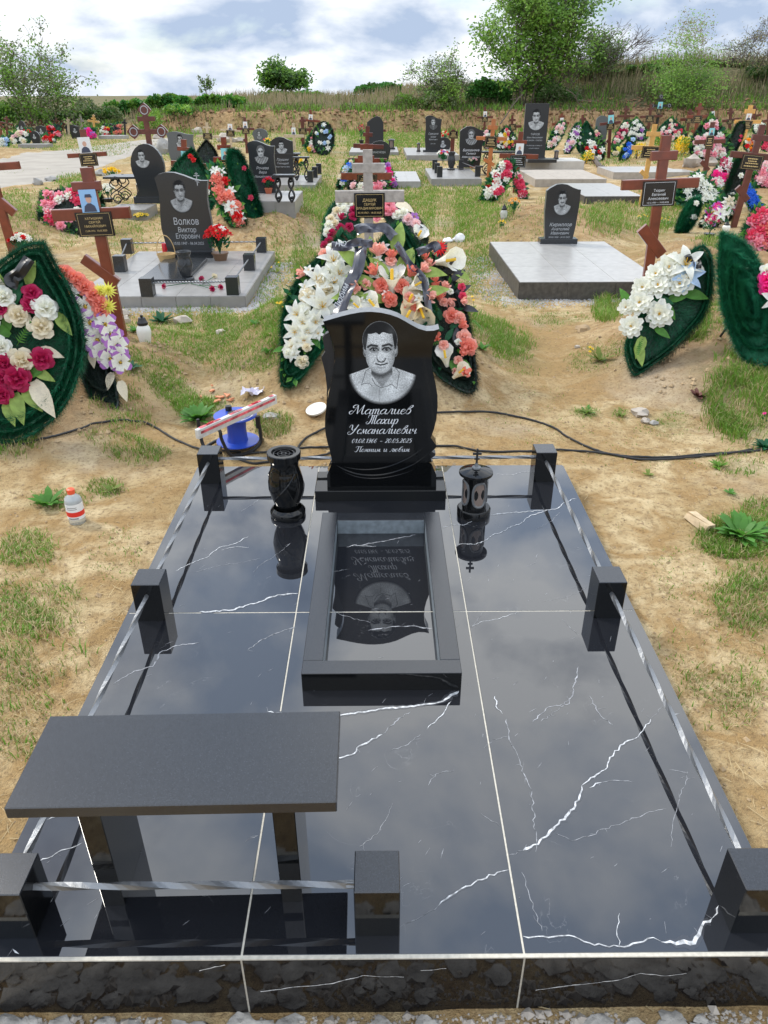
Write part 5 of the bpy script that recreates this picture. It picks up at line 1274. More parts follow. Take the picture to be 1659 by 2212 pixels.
rel(MB().box(a.x, b.x, a.y, c.y, ZV+.0005, ZV+.035, bev=.003), fp).build('plate', M_GRANF, fp)
q = pt(358, 566, z=ZV)
bk = thing('wicker_basket', 'small straw basket with a hoop handle beside the red candle', 'basket', (q.x, q.y+.06, ZV))
MB().lathe([(0,.001), (.075,.001), (.10,.075), (.095,.075), (.072,.01), (0,.01)], 20).build('bowl', M_WICK, bk, smooth=True)
MB().tube([(math.cos(t)*.097, 0, .07+.19*math.sin(t)) for t in np.linspace(0, math.pi, 16)], .005, 5).build('handle', M_WICK, bk, smooth=True)
q = pt(357, 549, z=ZV)
tag(MB().lathe([(0,0),(.035,0),(.035,.10),(.03,.11),(0,.11)], 14).build('grave_candle', M_REDGL, smooth=True), 'red glass candle behind the small straw basket', 'candle').location = (q.x, q.y+.03, ZV)
def flower_pot(label, F, x, yb, ty, wpx, potm, kinds, n, z=None, kind='carn', potfrac=.22, name='flower_pot', lo=True, leafc=True):
    cx, cy = fx(F, x, yb); P = pt(cx, cy, z=z); k = depth(P.y, P.z+.1)/FPX*FR[F][2]; h = atY(cx, fx(F, 0, ty)[1], P.y).z-P.z; w = wpx*k
    r = thing(name, label, 'flower pot', tuple(P))
    pr = w*.27; ph = h*potfrac
    if ph > 0.01: MB().lathe([(0,.0), (pr*.75,.0), (pr,ph*.85), (pr*1.08,ph*.86), (pr*1.08,ph), (pr*.9,ph), (0,ph*.85)], 16).build('pot', potm, r, smooth=True)
    f = MB()
    for _ in range(int(n*7)):
        a = U(0, 6.28); b = U(.05, 1.0); d = Vector((math.cos(a)*b*w*.42, math.sin(a)*b*w*.42, h*U(.4,.85)-ph)); p = Vector((0,0,ph)); e = p+d; sd = d.cross(Vector((U(-1,1),U(-1,1),1))).normalized()*w*.035
        f.tri(e-sd*1.4-d*.25, e+sd*1.4-d*.25, e, 0)
    for _ in range(n): a = U(0,6.28); f.tube([(0,0,ph*.8), (math.cos(a)*w*.2, math.sin(a)*w*.2, h*.75)], w*.008, 3)
    f.build('leaves', [M_LEAFD], r, recalc=False)
    for k_ in range(n):
        a = k_*2.4; rr = w*.43*math.sqrt((k_+.5)/n); kd, cl = random.choice(kinds)
        p = P+Vector((math.cos(a)*rr, math.sin(a)*rr, h*(.98-.35*(rr/(w*.5))**2)-w*.06)); nn = Vector((math.cos(a)*rr/w*1.6, math.sin(a)*rr/w*1.6-.5, 1))
        put_flower(r, flower(kd, cl, lo), p, nn, w*U(.10,.14))
    return r
flower_pot('brown pot of bright red carnations with white lilies beside the speckled wavy headstone', 'F', 1308, 214, 0, 175, M_POTB, [('carn','red')]*5+[('lily','white')], 26, z=ZV)
# carnations lying on the slab
for (x1_, y1_, x2_, y2_, cl) in ((975,370,1150,345,'mag'), (1255,385,1130,352,'mag'), (1305,375,1180,360,'mag'), (1270,310,1200,355,'cream'), (1195,325,1265,375,'mag')):
    a = pt(*fx('F', x1_, y1_), z=ZV+.02); b = pt(*fx('F', x2_, y2_), z=ZV+.006)
    lab = 'cut %s carnation on the railed slab, head at the %s' % ('pale' if cl == 'cream' else 'dark red', {975:'left by the vase', 1255:'front middle', 1305:'right end', 1270:'back', 1195:'upper middle of the heap'}[x1_])
    r = thing('cut_carnation', lab, 'flower', tuple(a), 0, 'carnations lying on the railed slab')
    rel(MB().tube([a, (a+b)/2+Vector((0,.01,0)), b], .0035, 4), r).build('stem', M_LEAFD, r)
    put_flower(r, flower('carn', cl, False), a, Vector((a-b))+Vector((0,0,.1)), .03)
# ================================================================ forged tables
def table(label, F, x0, x1, ytop, ybase, z=None, ybacktop=None, legs=True):
    cx, cy = fx(F, (x0+x1)/2, ybase); P = pt(cx, cy, z=z); k = depth(P.y, P.z+.4)/FPX*FR[F][2]; w = (x1-x0)*k; h = atY(cx, fx(F,0,ytop)[1], P.y).z-P.z
    r = thing('forged_table', label, 'table', tuple(P)); D = w*.55
    MB().box(-w/2, w/2, 0, D, h-.03, h, bev=.003).build('table_top', M_BENCH, r)
    for s in (-1, 1):
        for y in (.04, D-.04):
            mb = MB()
            for sg in (-1, 1):
                Q = [Vector((s*w*.30+sg*w*.13*math.sin(t*math.pi*2)*(1-.2*t), y, h*(.04+.9*t))) for t in np.linspace(0, 1, 15)]
                mb.tube(Q, .009, 4)
            for cz in (.14, .80):
                mb.tube([Vector((s*w*.30+math.cos(a)*w*.10*(1-a/14), y, h*cz+math.sin(a)*w*.10*(1-a/14))) for a in np.linspace(0, 9, 18)], .008, 4)
            mb.build('scroll_leg', M_BLKM, r)
    return r
table('small forged table nearest the woman headstone with red flower pot', 'B', 530, 675, 512, 700, z=ZD)
table('small forged table right behind, with scroll legs and light top', 'B', 656, 765, 395, 556, z=ZE)
table('small pale topped table in front of the old man headstone', 'B', 540, 705, 372, 520, z=ZE)
table('long black table over the candle slab left of the speckled headstone', 'A', 690, 1050, 628, 800, z=ZB_)
table('long black table beside the cursive-lettered woman headstone', 'C', 745, 1010, 490, 680)
# small things on the far slabs
def lant(label, F, x, yb, ty, wpx, z=None, m=M_GRAN2):
    cx, cy = fx(F, x, yb); P = pt(cx, cy, z=z); k = depth(P.y, P.z+.1)/FPX*FR[F][2]; h = atY(cx, fx(F,0,ty)[1], P.y).z-P.z; r_ = wpx*k/2
    r = thing('grave_lantern', label, 'grave lantern', tuple(P))
    MB().lathe([(0,0),(r_,0),(r_,h*.15),(r_*.75,h*.18)], 16).build('foot', m, r, smooth=True)
    MB().lathe([(r_*.7,h*.15),(r_*.68,h*.82)], 16).build('glass', M_AMBER, r, smooth=True)
    mb = MB()
    for k_ in range(4): a = .78+k_*1.57; mb.tube([(math.cos(a)*r_*.74, math.sin(a)*r_*.74, h*.15), (math.cos(a)*r_*.74, math.sin(a)*r_*.74, h*.84)], r_*.12, 4)
    mb.build('frame', m, r); MB().lathe([(r_*.9,h*.82),(r_,h*.86),(r_*.6,h*.95),(0,h)], 16).build('lid', m, r, smooth=True)
lant('small black lantern at the left of the officer headstone', 'C', 265, 490, 418, 32, z=ZI)
lant('black lantern on the white slab right of the tallest headstone', 'C', 1320, 546, 475, 44, z=ZL)
lant('boxy black lantern on the far dark slab', 'B', 1292, 345, 275, 50, z=ZG)
lant('dark round lantern on the candle slab between table and white flowers', 'A', 905, 742, 665, 36, z=ZB_)
q = pt(*fx('C', 517, 632), z=ZKK)
make_vase('stone_vase', 'black granite vase at the left of the cursive-lettered woman headstone', (q.x, q.y+.06, ZKK), .37, .085, M_GRAN2, parts=False)
for (F, pts_, zz, lab) in (('C', [(390,626),(408,655),(428,686),(720,682),(592,628)], ZKK, 'short black posts round the cursive-lettered woman headstone slab'), ('B', [(822,506),(796,530),(766,560)], ZE, 'short black posts at the right edge of the grey slab with tables')):
    P0 = pt(*fx(F, *pts_[0]), z=zz); r = thing('grave_fence', lab, 'grave fence', tuple(P0))
    for p in pts_: q = pt(*fx(F, *p), z=zz); rel(MB().box(q.x-.055, q.x+.055, q.y, q.y+.1, zz+.001, zz+.2, bev=.003), r).build('post', M_GRAN2, r)
    for a, b in zip(pts_[:-1], pts_[1:]):
        a = pt(*fx(F, *a), z=zz); b = pt(*fx(F, *b), z=zz); rel(MB().tube([a+Vector((0,.05,.15)), b+Vector((0,.05,.15))], .008, 4), r).build('rod', M_BLKM, r)
st2 = MB(); q = pt(*fx('C', 1215, 575), z=ZL); 
fp = thing('flower_bed_plate', 'low dark granite plate before the tallest headstone', 'stone plate', (q.x, q.y, ZL))
MB().box(-.34, .34, 0, .45, .0005, .07, bev=.004).build('plate', M_GRAN2, fp)
# ================================================================ candles on the ground
def candle(label, F, x, yb, ty, wpx, glass, cap=M_BLKP):
    cx, cy = fx(F, x, yb); P = pt(cx, cy); k = depth(P.y, .1)/FPX*FR[F][2]; h = atY(cx, fx(F,0,ty)[1], P.y).z-P.z; r_ = wpx*k/2
    r = thing('grave_candle', label, 'candle', (P.x, P.y, P.z-.004))
    MB().lathe([(0,0),(r_*.7,0),(r_*.8,h*.08),(r_,h*.40),(r_*.9,h*.55),(r_*.62,h*.66),(0,h*.66)], 24).build('glass_body', glass, r, smooth=True)
    MB().lathe([(0,.003),(r_*.6,.003),(r_*.7,h*.09),(r_*.72,h*.16),(0,h*.16)], 20).build('wax', M_REDGL if glass is M_PLCL else M_WPL, r, smooth=True)
    MB().lathe([(r_*.66,h*.64),(r_*.74,h*.66),(r_*.74,h*.74),(r_*.6,h*.78),(r_*.45,h*.90),(r_*.2,h*.92),(r_*.2,h),(0,h)], 24).build('lid', cap, r, smooth=True)
candle('clear glass grave candle with pointed black lid on the sand beside the slab with rails', 'F', 862, 700, 535, 84, M_WPL)
candle('glass candle with red wax left of the orange flowers at the rose wreath', 'C', 918, 1012, 890, 56, M_PLCL)
candle('white glass candle with grey lid under the lilies at right', 'E', 1332, 1040, 960, 60, M_WPL)
flower_pot('orange daisies in a grey-green bundle in front of the crimson rose wreath', 'C', 990, 985, 832, 120, M_LEAFD, [('gerb','orange')], 9, potfrac=.0, name='flower_bundle')
flower_pot('small clump of yellow artificial flowers on the clods', 'C', 902, 1085, 1010, 70, M_LEAFD, [('carn','yellow')], 7, potfrac=0, name='flower_bundle')
flower_pot('red and pink rose bundle in a terracotta pot before the woman headstone', 'B', 497, 632, 520, 90, M_POT, [('carn','red'),('rose','rose')], 10, z=ZD, potfrac=.32)
flower_pot('pink and cream bouquet on the slab before the cursive-lettered headstone', 'C', 678, 612, 528, 90, M_POT, [('rose','lpink'),('rose','cream')], 10, z=ZKK, potfrac=.15)
flower_pot('tall crimson bunch standing left of the far winged headstone', 'B', 1098, 310, 180, 56, M_BLKM, [('rose','mag'),('carn','red')], 8, z=ZG, potfrac=.2)
flower_pot('mixed red, blue and white bundle in tall green leaves by the short red post', 'C', 452, 585, 470, 110, M_LEAFD, [('carn','red'),('lily','white'),('rose','purple')], 12, potfrac=0, name='flower_bundle')
flower_pot('red and cream flowers between officer headstone and the short red post', 'C', 462, 470, 322, 90, M_LEAFD, [('rose','red'),('rose','cream')], 9, potfrac=0, name='flower_bundle')
flower_pot('magenta carnations in a black ribbed pot below the leaning dark red cross', 'E', 1200, 1100, 915, 140, M_BLKP, [('carn','hot'),('carn','mag')], 9, potfrac=.25)
flower_pot('red and white rose bouquet at the foot of the left edge cross', 'F', 135, 175, 50, 145, M_LEAFD, [('rose','red'),('rose','red'),('rose','white'),('lily','white')], 14, potfrac=0, name='flower_bundle')
flower_pot('white flowers with yellow in a pot left of the candle slab', 'A', 705, 790, 668, 115, M_BLKP, [('lily','white'),('rose','white')], 12, potfrac=.2)
flower_pot('yellow tulips standing behind the long black table', 'A', 730, 660, 570, 110, M_LEAFD, [('bud','yellow')], 9, potfrac=0, name='flower_bundle')
flower_pot('white paper flowers on the candle slab behind the speckled headstone', 'A', 972, 765, 690, 76, M_BLKP, [('lily','white')], 9, z=ZB_, potfrac=.1)
flower_pot('yellow and red flowers behind the heart-shaped stone', 'B', 490, 330, 268, 60, M_LEAFD, [('carn','yellow'),('carn','red')], 8, potfrac=0, name='flower_bundle')
flower_pot('pink carnation bunch between the woman headstone and dark wreath', 'B', 415, 600, 500, 70, M_LEAFD, [('carn','rose'),('carn','pink')], 9, potfrac=0, name='flower_bundle')
flower_pot('yellow bouquet between forged tables', 'B', 710, 480, 400, 90, M_LEAFD, [('rose','yellow'),('rose','cream')], 10, potfrac=0, name='flower_bundle')
flower_pot('small yellow marigold clump on the sand before the candle slab', 'A', 918, 908, 850, 110, M_LEAFD, [('gerb','yellow')], 16, potfrac=0, name='flower_bundle')
flower_pot('lone hot pink flower peeking in at the right picture edge', 'D', 1655, 925, 888, 36, M_LEAFD, [('gerb','hot')], 3, potfrac=0, name='flower_bundle')
# ================================================================ near wreaths
tl = math.radians
W1, c1, n1, _ = wreath('large teardrop wreath of white and magenta roses with green garland at left edge', (60, 955), tl(24), px_list('F', [(262,118),(330,245),(400,360),(462,500),(492,640),(490,790),(450,930),(385,1070),(280,1185),(150,1265),(20,1295),(-120,1260),(-260,1120),(-330,900),(-300,650),(-190,440),(-60,290),(60,190),(170,125)]),
    rings=(1.0, .89, .78), nneed=15000, need=.052, tube_r=.02, yaw=.20, wd=.0011,
    flowers=fl('F', [('rose','white',22,440,115),('rose','cream',110,545,115),('rose','white',268,500,125),('rose','cream',243,612,120),('rose','white',8,730,110),('rose','cream',132,808,130),
      ('rose','mag',188,410,95),('rose','mag',180,478,90),('rose','mag',8,505,85),('rose','mag',245,798,120),('rose','mag',103,912,140),('rose','mag',30,828,110),('rose','mag',12,1010,105),('rose','mag',12,915,90),('rose','white',-60,560,120),('rose','mag',-80,800,120),
      ('leaf','l',165,360,110,70),('leaf','l',335,530,120,-55),('leaf','w',240,740,110,-20),('leaf','w',200,930,190,-60),('leaf','l',90,1000,150,-75),('leaf','l',140,980,130,-50),('leaf','l',200,860,110,-30),('leaf','l',35,1050,120,-70),('leaf','w',30,420,150,130),
      ('fern','g',100,720,140,55),('leaf','g',60,660,110,150),('leaf','g',40,640,100,80),('leaf','d',60,490,120,60),('leaf','d',150,640,110,20),('fern','g',10,580,130,100),('leaf','d',80,740,120,200),('leaf','d',60,860,120,100),('leaf','g',150,900,100,20),('leaf','l',20,380,150,130)]))
sat_ribbon(W1, px_list('F', [(175,205),(120,280),(60,330),(110,360)]), 22, n1, loc(W1), M_BLKP)
wreath('black triangular wreath with lilac anemones and yellow chrysanthemums behind the large left wreath', (235, 872), tl(34), px_list('F', [(335,300),(470,400),(570,560),(640,760),(700,1060),(640,1100),(540,1020),(450,780),(380,520)]),
    rings=(1.0, .7), nneed=5200, need=.05, mats=[M_NEEDB, M_NEED], yaw=.1, wd=.0012,
    flowers=fl('F', [('orchid','white',415,412,105),('orchid','white',505,495,120),('orchid','white',533,590,140),('orchid','white',578,690,140),('orchid','white',625,600,120),('orchid','white',655,655,115),('orchid','white',690,722,120),('orchid','white',655,800,120),('orchid','white',712,820,110),('orchid','white',600,762,110),('orchid','white',700,770,90),
      ('rose','coral',385,290,85),('rose','coral',432,320,85),('rose','coral',470,345,90),('rose','coral',505,380,90),('rose','coral',555,425,95),('rose','coral',592,480,95),('rose','coral',600,520,80),
      ('mum','lyellow',592,400,95),('mum','lyellow',640,395,105),('mum','lyellow',640,490,105),('leaf','w',545,750,90,-80),('leaf','w',665,880,90,-100),('leaf','w',712,930,110,-70),('leaf','g',470,450,80,120),('leaf','d',520,540,90,200),('leaf','d',560,640,90,200),('leaf','l',400,440,90,140)]))
# central grave: back pair, then left lily wreath, right coral wreath, the coral and calla wreath in front
pb = (798, 640)
wreath('wreath of crimson and cream roses at the left of the weathered grey cross', (745, 600), tl(50), px_list('B', [(930,690),(1050,720),(1080,860),(1010,960),(900,1010),(850,980),(850,860),(880,760)]), rings=(1.0,), nneed=1500, need=.05, wd=.0018,
    flowers=fl('B', [('rose','cream',940,750,62),('rose','white',985,740,62),('rose','white',1010,700,60),('rose','cream',900,800,60),('rose','white',890,840,60),('rose','cream',925,830,60),('rose','white',880,885,58),('bud','mag',965,800,60),('rose','mag',1042,780,52),('rose','mag',962,855,55),('rose','mag',1018,850,55),('rose','mag',910,895,62),('rose','mag',932,910,50),('rose','mag',980,912,58),('rose','mag',892,940,55),('rose','mag',860,970,52),('rose','mag',1045,740,50),('rose','white',960,780,50),('rose','white',960,700,50),('leaf','g',940,880,60,200),('leaf','d',1000,800,60,90),('leaf','g',900,860,60,150)]))
wreath('wreath of pink and white roses with purple bloom right of the weathered cross', (865, 600), tl(50), px_list('B', [(1240,680),(1360,690),(1440,770),(1510,870),(1520,960),(1440,980),(1330,900),(1250,790)]), rings=(1.0,), nneed=1500, need=.05, mats=[M_NEEDB, M_NEED], wd=.0018,
    flowers=fl('B', [('rose','pink',1275,710,72),('rose','pink',1260,745,62),('rose','pink',1300,745,62),('rose','white',1370,765,70),('rose','lpink',1400,800,68),('rose','lpink',1450,830,60),('orchid','purple',1440,785,50),('calla','white',1475,890,110,60),('rose','white',1330,770,60),('leaf','w',1320,700,120,-40),('leaf','k',1380,870,90,-40),('leaf','k',1420,940,90,-40),('leaf','k',1400,850,80,-10),('rose','white',1210,700,60),('rose','pink',1200,790,50),('leaf','k',1340,830,90,20)]))
W3, _, n3, _ = wreath('long leaf-shaped wreath of white lilies and roses on the left of the central mound', (645, 845), tl(45), px_list('G', [(520,180),(420,300),(300,420),(190,550),(115,700),(78,880),(78,1050),(72,1290),(140,1320),(240,1225),(400,1010),(560,800),(640,520),(620,300)]),
    rings=(1.0, .87), nneed=9500, need=.045, tube_r=.02, wd=.0012, fill=(26, [('lily','white'),('rose','white'),('rose','cream')], .026, .044),
    flowers=fl('G', [('lily','white',455,400,150),('lily','white',500,500,150),('lily','white',455,560,140),('lily','white',340,540,145),('lily','white',375,735,185),('lily','white',190,790,130),('lily','white',235,850,130),('lily','white',322,845,115),('lily','white',170,920,120),('lily','white',262,920,115),('lily','white',150,1030,100),('lily','white',240,985,100),('lily','white',150,1080,80),
      ('rose','white',430,480,115),('rose','cream',265,660,125),('rose','cream',415,612,120),('rose','white',235,760,110),('rose','white',560,345,110),('lily','white',540,330,120),('bud','lcoral',240,492,95,160),('rose','lcoral',388,345,85),
      ('leaf','g',300,600,90,140),('leaf','d',220,700,90,150),('leaf','d',350,640,90,200),('leaf','g',360,880,110,-80),('leaf','g',110,1040,90,200),('fern','d',200,620,100,160),('fern','g',280,560,100,130),('leaf','d',400,680,100,250),('leaf','d',200,1000,110,-100),('leaf','g',300,960,100,-60),('leaf','d',380,590,100,90),('fern','g',500,470,100,30)]))
W5, _, n5, _ = wreath('dark wreath with coral rosebuds running down the right of the central mound', (955, 838), tl(45), px_list('G', [(1000,160),(1120,290),(1230,400),(1330,520),(1400,680),(1450,850),(1500,1150),(1505,1320),(1460,1370),(1340,1320),(1200,1210),(1130,1000),(1080,700),(1020,400)]),
    rings=(1.0, .84), nneed=6800, need=.045, mats=[M_NEEDB, M_NEED], wd=.0013, fill=(16, [('rose','lcoral'),('bud','coral'),('rose','white')], .022, .036),
    flowers=fl('G', [('bud','coral',1130,390,95,100),('bud','lcoral',1160,440,95,80),('bud','coral',1190,560,90,60),('bud','coral',1235,680,95,80),('bud','lcoral',1270,600,85,60),('bud','lcoral',1312,675,90,-60),('rose','coral',1328,800,110),('rose','lcoral',1385,815,90),('bud','coral',1388,880,95,30),('rose','lcoral',1418,955,105),('rose','coral',1455,1030,115),('rose','lcoral',1475,1005,80),
      ('gerb','red',1240,300,125),('calla','white',1330,385,170,10),('calla','white',1280,1080,140,100),('calla','cream',1405,1205,120,40),('leaf','l',1350,470,120,-40),('leaf','d',1270,900,90,180),('leaf','d',1320,890,90,30),('leaf','d',1250,830,80,100),('fern','g',1240,810,120,110),('fern','g',1290,990,140,200),('fern','g',1480,820,120,-60),('leaf','g',1330,1130,110,-80),('leaf','g',1390,1130,110,-50),
      ('leaf','k',1230,370,110,60),('leaf','k',1290,440,120,60),('leaf','k',1330,540,110,40),('leaf','k',1360,640,110,30),('leaf','k',1370,1030,130,90),('leaf','k',1400,740,110,-20),('leaf','k',1260,480,110,0),('leaf','d',1290,980,90,60),('bud','lcoral',1400,690,70,0),('rose','rose',1405,585,55),('rose','rose',1412,650,55)]))
W4, _, n4, _ = wreath('front centre wreath of coral rosebuds, white callas and large green leaves behind the headstone', (800, 868), tl(41), px_list('G', [(935,120),(1010,200),(1080,340),(1140,520),(1180,700),(1200,880),(1100,960),(800,990),(560,930),(560,780),(610,600),(690,420),(780,280),(860,190)]),
    rings=(1.0, .86), nneed=9000, need=.045, tube_r=.022, wd=.0012, fill=(16, [('rose','lcoral'),('rose','white'),('lily','white')], .026, .04),
    flowers=fl('G', [('calla','white',888,490,200,90),('calla','white',735,700,150,130),('calla','cream',1025,665,160,60),('calla','cream',1010,785,160,60),('calla','cream',1115,790,160,-70),('calla','white',1085,560,130,30),('calla','white',620,720,120,140),
      ('bud','lcoral',788,350,130,100),('bud','coral',890,375,100,95),('bud','coral',765,490,120,120),('bud','coral',1015,500,120,55),('rose','coral',812,575,110),('rose','coral',962,580,105),('bud','lcoral',650,598,120,170),('rose','coral',877,680,100),('bud','lcoral',1135,655,120,10),('bud','lcoral',1105,465,100,40),('bud','coral',835,625,100,-60),('bud','coral',1020,725,90,150),
      ('leaf','l',705,470,220,145),('leaf','l',915,340,200,80),('leaf','l',760,410,170,100),('leaf','l',860,530,180,130),('leaf','l',770,600,170,150),('leaf','l',680,650,200,190),('leaf','l',940,470,170,60),('leaf','l',980,500,170,70),('leaf','l',1090,480,170,-10),('leaf','l',1100,650,180,10),('leaf','l',1010,560,150,40),('leaf','l',830,690,150,170),('leaf','d',780,430,100,120),('fern','d',870,620,120,90),('fern','d',900,700,110,-30),('fern','d',820,740,110,-60),('fern','d',1010,480,120,70),('leaf','d',960,700,110,-40),('rose','coral',1075,740,80),('leaf','l',720,560,150,165)]))
g0 = loc(W4)
sat_ribbon(W4, px_list('G', [(620,165),(700,140),(790,150),(860,170),(910,205)]), 22, n4, g0)
sat_ribbon(W4, px_list('G', [(440,280),(520,285),(600,268),(680,262),(745,240)]), 19, n4, g0)
rb_ = sat_ribbon(W4, px_list('G', [(660,290),(640,420),(590,540),(540,660),(478,800)]), 24, n4, g0)
sat_ribbon(W4, px_list('G', [(920,260),(980,350),(1050,450),(1130,560),(1165,760)]), 14, n4, g0)
sat_ribbon(W4, px_list('G', [(1075,330),(1140,300),(1200,275),(1225,320)]), 17, n4, g0)
def on_ribbon(txt, px, py, px2, py2, sz, m=M_ENGG):
    a = onplane(px, py, g0+n4*.112, n4); b = onplane(px2, py2, g0+n4*.112, n4); xx = (b-a).normalized(); zz = n4; yy = zz.cross(xx)
    M = Matrix(((xx.x, yy.x, zz.x, 0), (xx.y, yy.y, zz.y, 0), (xx.z, yy.z, zz.z, 0), (0,0,0,1)))
    link('lettering', text_mesh(txt, sz, m, .3), W4, Matrix.Translation((a+b)/2-g0) @ M)
on_ribbon('Любим', *fx('G', 500, 735), *fx('G', 560, 590), .048)
on_ribbon('НО', *fx('G', 470, 285), *fx('G', 540, 282), .045)
W8, _, n8, _ = wreath('oval wreath of white peonies with yellow centres and a green garland rim, right', (1375, 812), tl(30), px_list('H', [(1285,130),(1325,185),(1332,290),(1322,400),(1280,520),(1200,620),(1090,735),(970,825),(890,868),(850,800),(838,700),(880,600),(960,470),(1040,360),(1140,240),(1230,150)]),
    rings=(1.0, .90), nneed=7500, need=.042, tube_r=.018, yaw=-.15, wd=.0012,
    flowers=fl('H', [('peony','white',1025,358,125),('peony','white',1148,350,125),('peony','white',920,455,125),('peony','white',1035,520,135),('peony','white',872,590,115),('peony','white',935,368,105),('peony','white',1085,258,130),('peony','white',1012,292,105),('peony','white',842,480,80),('peony','white',1110,225,100),
      ('lily','white',1180,240,130),('lily','lblue',1195,310,110),('leaf','l',940,650,110,-110),('leaf','l',905,690,110,-80),('fern','g',925,640,110,-100),('leaf','g',1090,440,110,20),('leaf','g',1170,395,110,-20),('leaf','g',1060,460,90,-60),('leaf','g',970,490,90,-70),('leaf','g',860,470,90,120),('leaf','l',1140,300,90,60),('leaf','d',1000,430,90,-20),('leaf','g',1010,600,80,-40)]))
mb = MB(); L8 = loc(W8)
P8 = [onplane(*fx('H', x, y), L8-n8*.05, n8) for x, y in [(1270,140),(1345,250),(1335,400),(1290,520),(1200,650),(1080,760),(990,850)]]
needles(mb, [p-L8 for p in P8], .03, 2600, .06, .0013); mb.build('dark_outer_fringe', M_NEEDB, W8, recalc=False)
sat_ribbon(W8, px_list('H', [(1185,205),(1215,190),(1245,215),(1250,260)]), 14, n8, L8, M_BLKP)
wreath('tall green wreath seen from its woven back at the right picture edge', (1600, 790), tl(18), px_list('H', [(1390,58),(1470,85),(1560,160),(1630,300),(1690,480),(1720,700),(1680,800),(1560,800),(1470,690),(1400,480),(1375,260)]),
    rings=(1.0, .74, .5, .26), nneed=15000, need=.05, tube_r=.010, yaw=-.25, wd=.0015, mats=[M_NEED2, M_NEED],
    flowers=fl('H', [('rose','white',1650,268,60),('rose','hot',1655,320,90),('rose','hot',1650,370,70),('lily','white',1690,440,90)]))
# ================================================================ wreaths of the middle and far ground
PK = [('rose','pink'),('rose','lpink'),('lily','white'),('rose','white')]; RD = [('rose','rose'),('rose','red'),('lily','white')]
def box_wreath(label, F, x0, x1, ty, by, kinds, n, need=900, shape='tear', mats=None, tilt=28, smin=.04, smax=.07, yaw=0.0, lo=True, lean=0.0, backing=True, **k):
    cx = (x0+x1)/2; w = (x1-x0)/2; h = by-ty
    if shape == 'tear': S = [(lean,0), (.45,.22), (.85,.5), (1,.75), (.75,.95), (.3,1), (-.3,1), (-.75,.95), (-1,.75), (-.85,.5), (-.45,.22)]
    elif shape == 'oval': S = [(math.sin(a), .5-.5*math.cos(a)) for a in np.linspace(0, 2*math.pi, 13)[:-1]]
    elif shape == 'slash': S = [(-.9,0), (-.3,.05), (.35,.4), (.8,.75), (1,1), (.6,1), (0,.85), (-.55,.55), (-.95,.2)]
    elif shape == 'backslash': S = [(.9,0), (.95,.2), (.55,.55), (0,.85), (-.6,1), (-1,1), (-.8,.75), (-.35,.4), (.3,.05)]
    else: S = [(-.9,.1), (0,0), (.9,.1), (1,.7), (.6,1), (-.6,1), (-1,.7)]
    O = [fx(F, cx+a*w, ty+b*h) for a, b in S]
    bx, by_ = fx(F, cx, by)
    return wreath(label, (bx, by_), math.radians(tilt), O, rings=(1.0,), nneed=need, need=.075, wd=.004, mats=mats, yaw=yaw, fill=(n, kinds, smin, smax), lo=lo, tube_r=.022, backing=backing, stakes=False)
DKM = [M_NEEDB, M_NEED]; GRM = [M_NEED, M_NEED2]
box_wreath('heap of pink roses on a dark wreath beside the blue-capped photo cross', 'A', 262, 660, 712, 985, [('rose','pink'),('rose','rose'),('rose','lpink'),('rose','white')], 42, 3000, 'fan', DKM, 48, .05, .085)
box_wreath('red rose wreath with long leaves behind the speckled wavy headstone', 'B', 120, 345, 455, 860, [('rose','red'),('rose','coral'),('rose','coral'),('lily','white')], 30, 3500, 'slash', GRM, 32, .055, .09)
box_wreath('bare dark green wreath blade leaning right of the red rose wreath', 'B', 235, 445, 358, 790, [('rose','rose')], 2, 5000, 'slash', GRM, 25, .03, .04)
box_wreath('green garland arch draped in black ribbon left of the red rose wreath', 'A', 1055, 1395, 448, 870, [('rose','white'),('rose','red')], 9, 5000, 'tear', GRM, 25, .04, .06, lean=.1)
box_wreath('black furry cone wreath behind the green tinted photo cross', 'A', 1265, 1410, 392, 560, [('rose','black')], 2, 3000, 'tear', [M_NEEDB, M_NEEDB], 25, .02, .03)
box_wreath('round wreath of pink and pale flowers with a dark rim at left of the bank', 'B', 735, 880, 200, 372, [('rose','pink'),('rose','lpink'),('rose','yellow'),('lily','white')], 34, 1600, 'tear', GRM, 30, .05, .09)
box_wreath('dark green wreath with white and blue flowers leaning on the pink one', 'B', 785, 918, 168, 385, [('lily','white'),('rose','lblue'),('rose','white')], 14, 2200, 'oval', DKM, 25, .05, .08)
box_wreath('mixed pink wreath under the nearest aligned red cross', 'B', 1010, 1270, 520, 630, [('rose','pink'),('rose','lpink'),('rose','white')], 22, 900, 'fan', DKM, 40, .05, .08)
box_wreath('blue and white flower wreath left of the aligned red crosses', 'B', 940, 1045, 420, 610, [('rose','lblue'),('rose','blue'),('rose','white'),('rose','cream')], 16, 1100, 'backslash', DKM, 35, .05, .08)
box_wreath('purple orchid wreath right of the aligned red crosses', 'B', 1225, 1325, 425, 610, [('rose','purple'),('orchid','white'),('rose','hot')], 18, 1100, 'slash', DKM, 35, .05, .07)
box_wreath('wreath of crimson roses and white lilies below the portrait photo cross', 'C', 742, 1000, 560, 885, [('rose','rose'),('rose','rose'),('rose','red'),('lily','white'),('rose','white')], 34, 2600, 'backslash', GRM, 34, .05, .085)
box_wreath('narrow rose wreath on the right of the portrait photo cross', 'C', 990, 1090, 650, 850, [('rose','rose'),('rose','rose'),('rose','lpink')], 16, 1400, 'slash', GRM, 34, .05, .08)
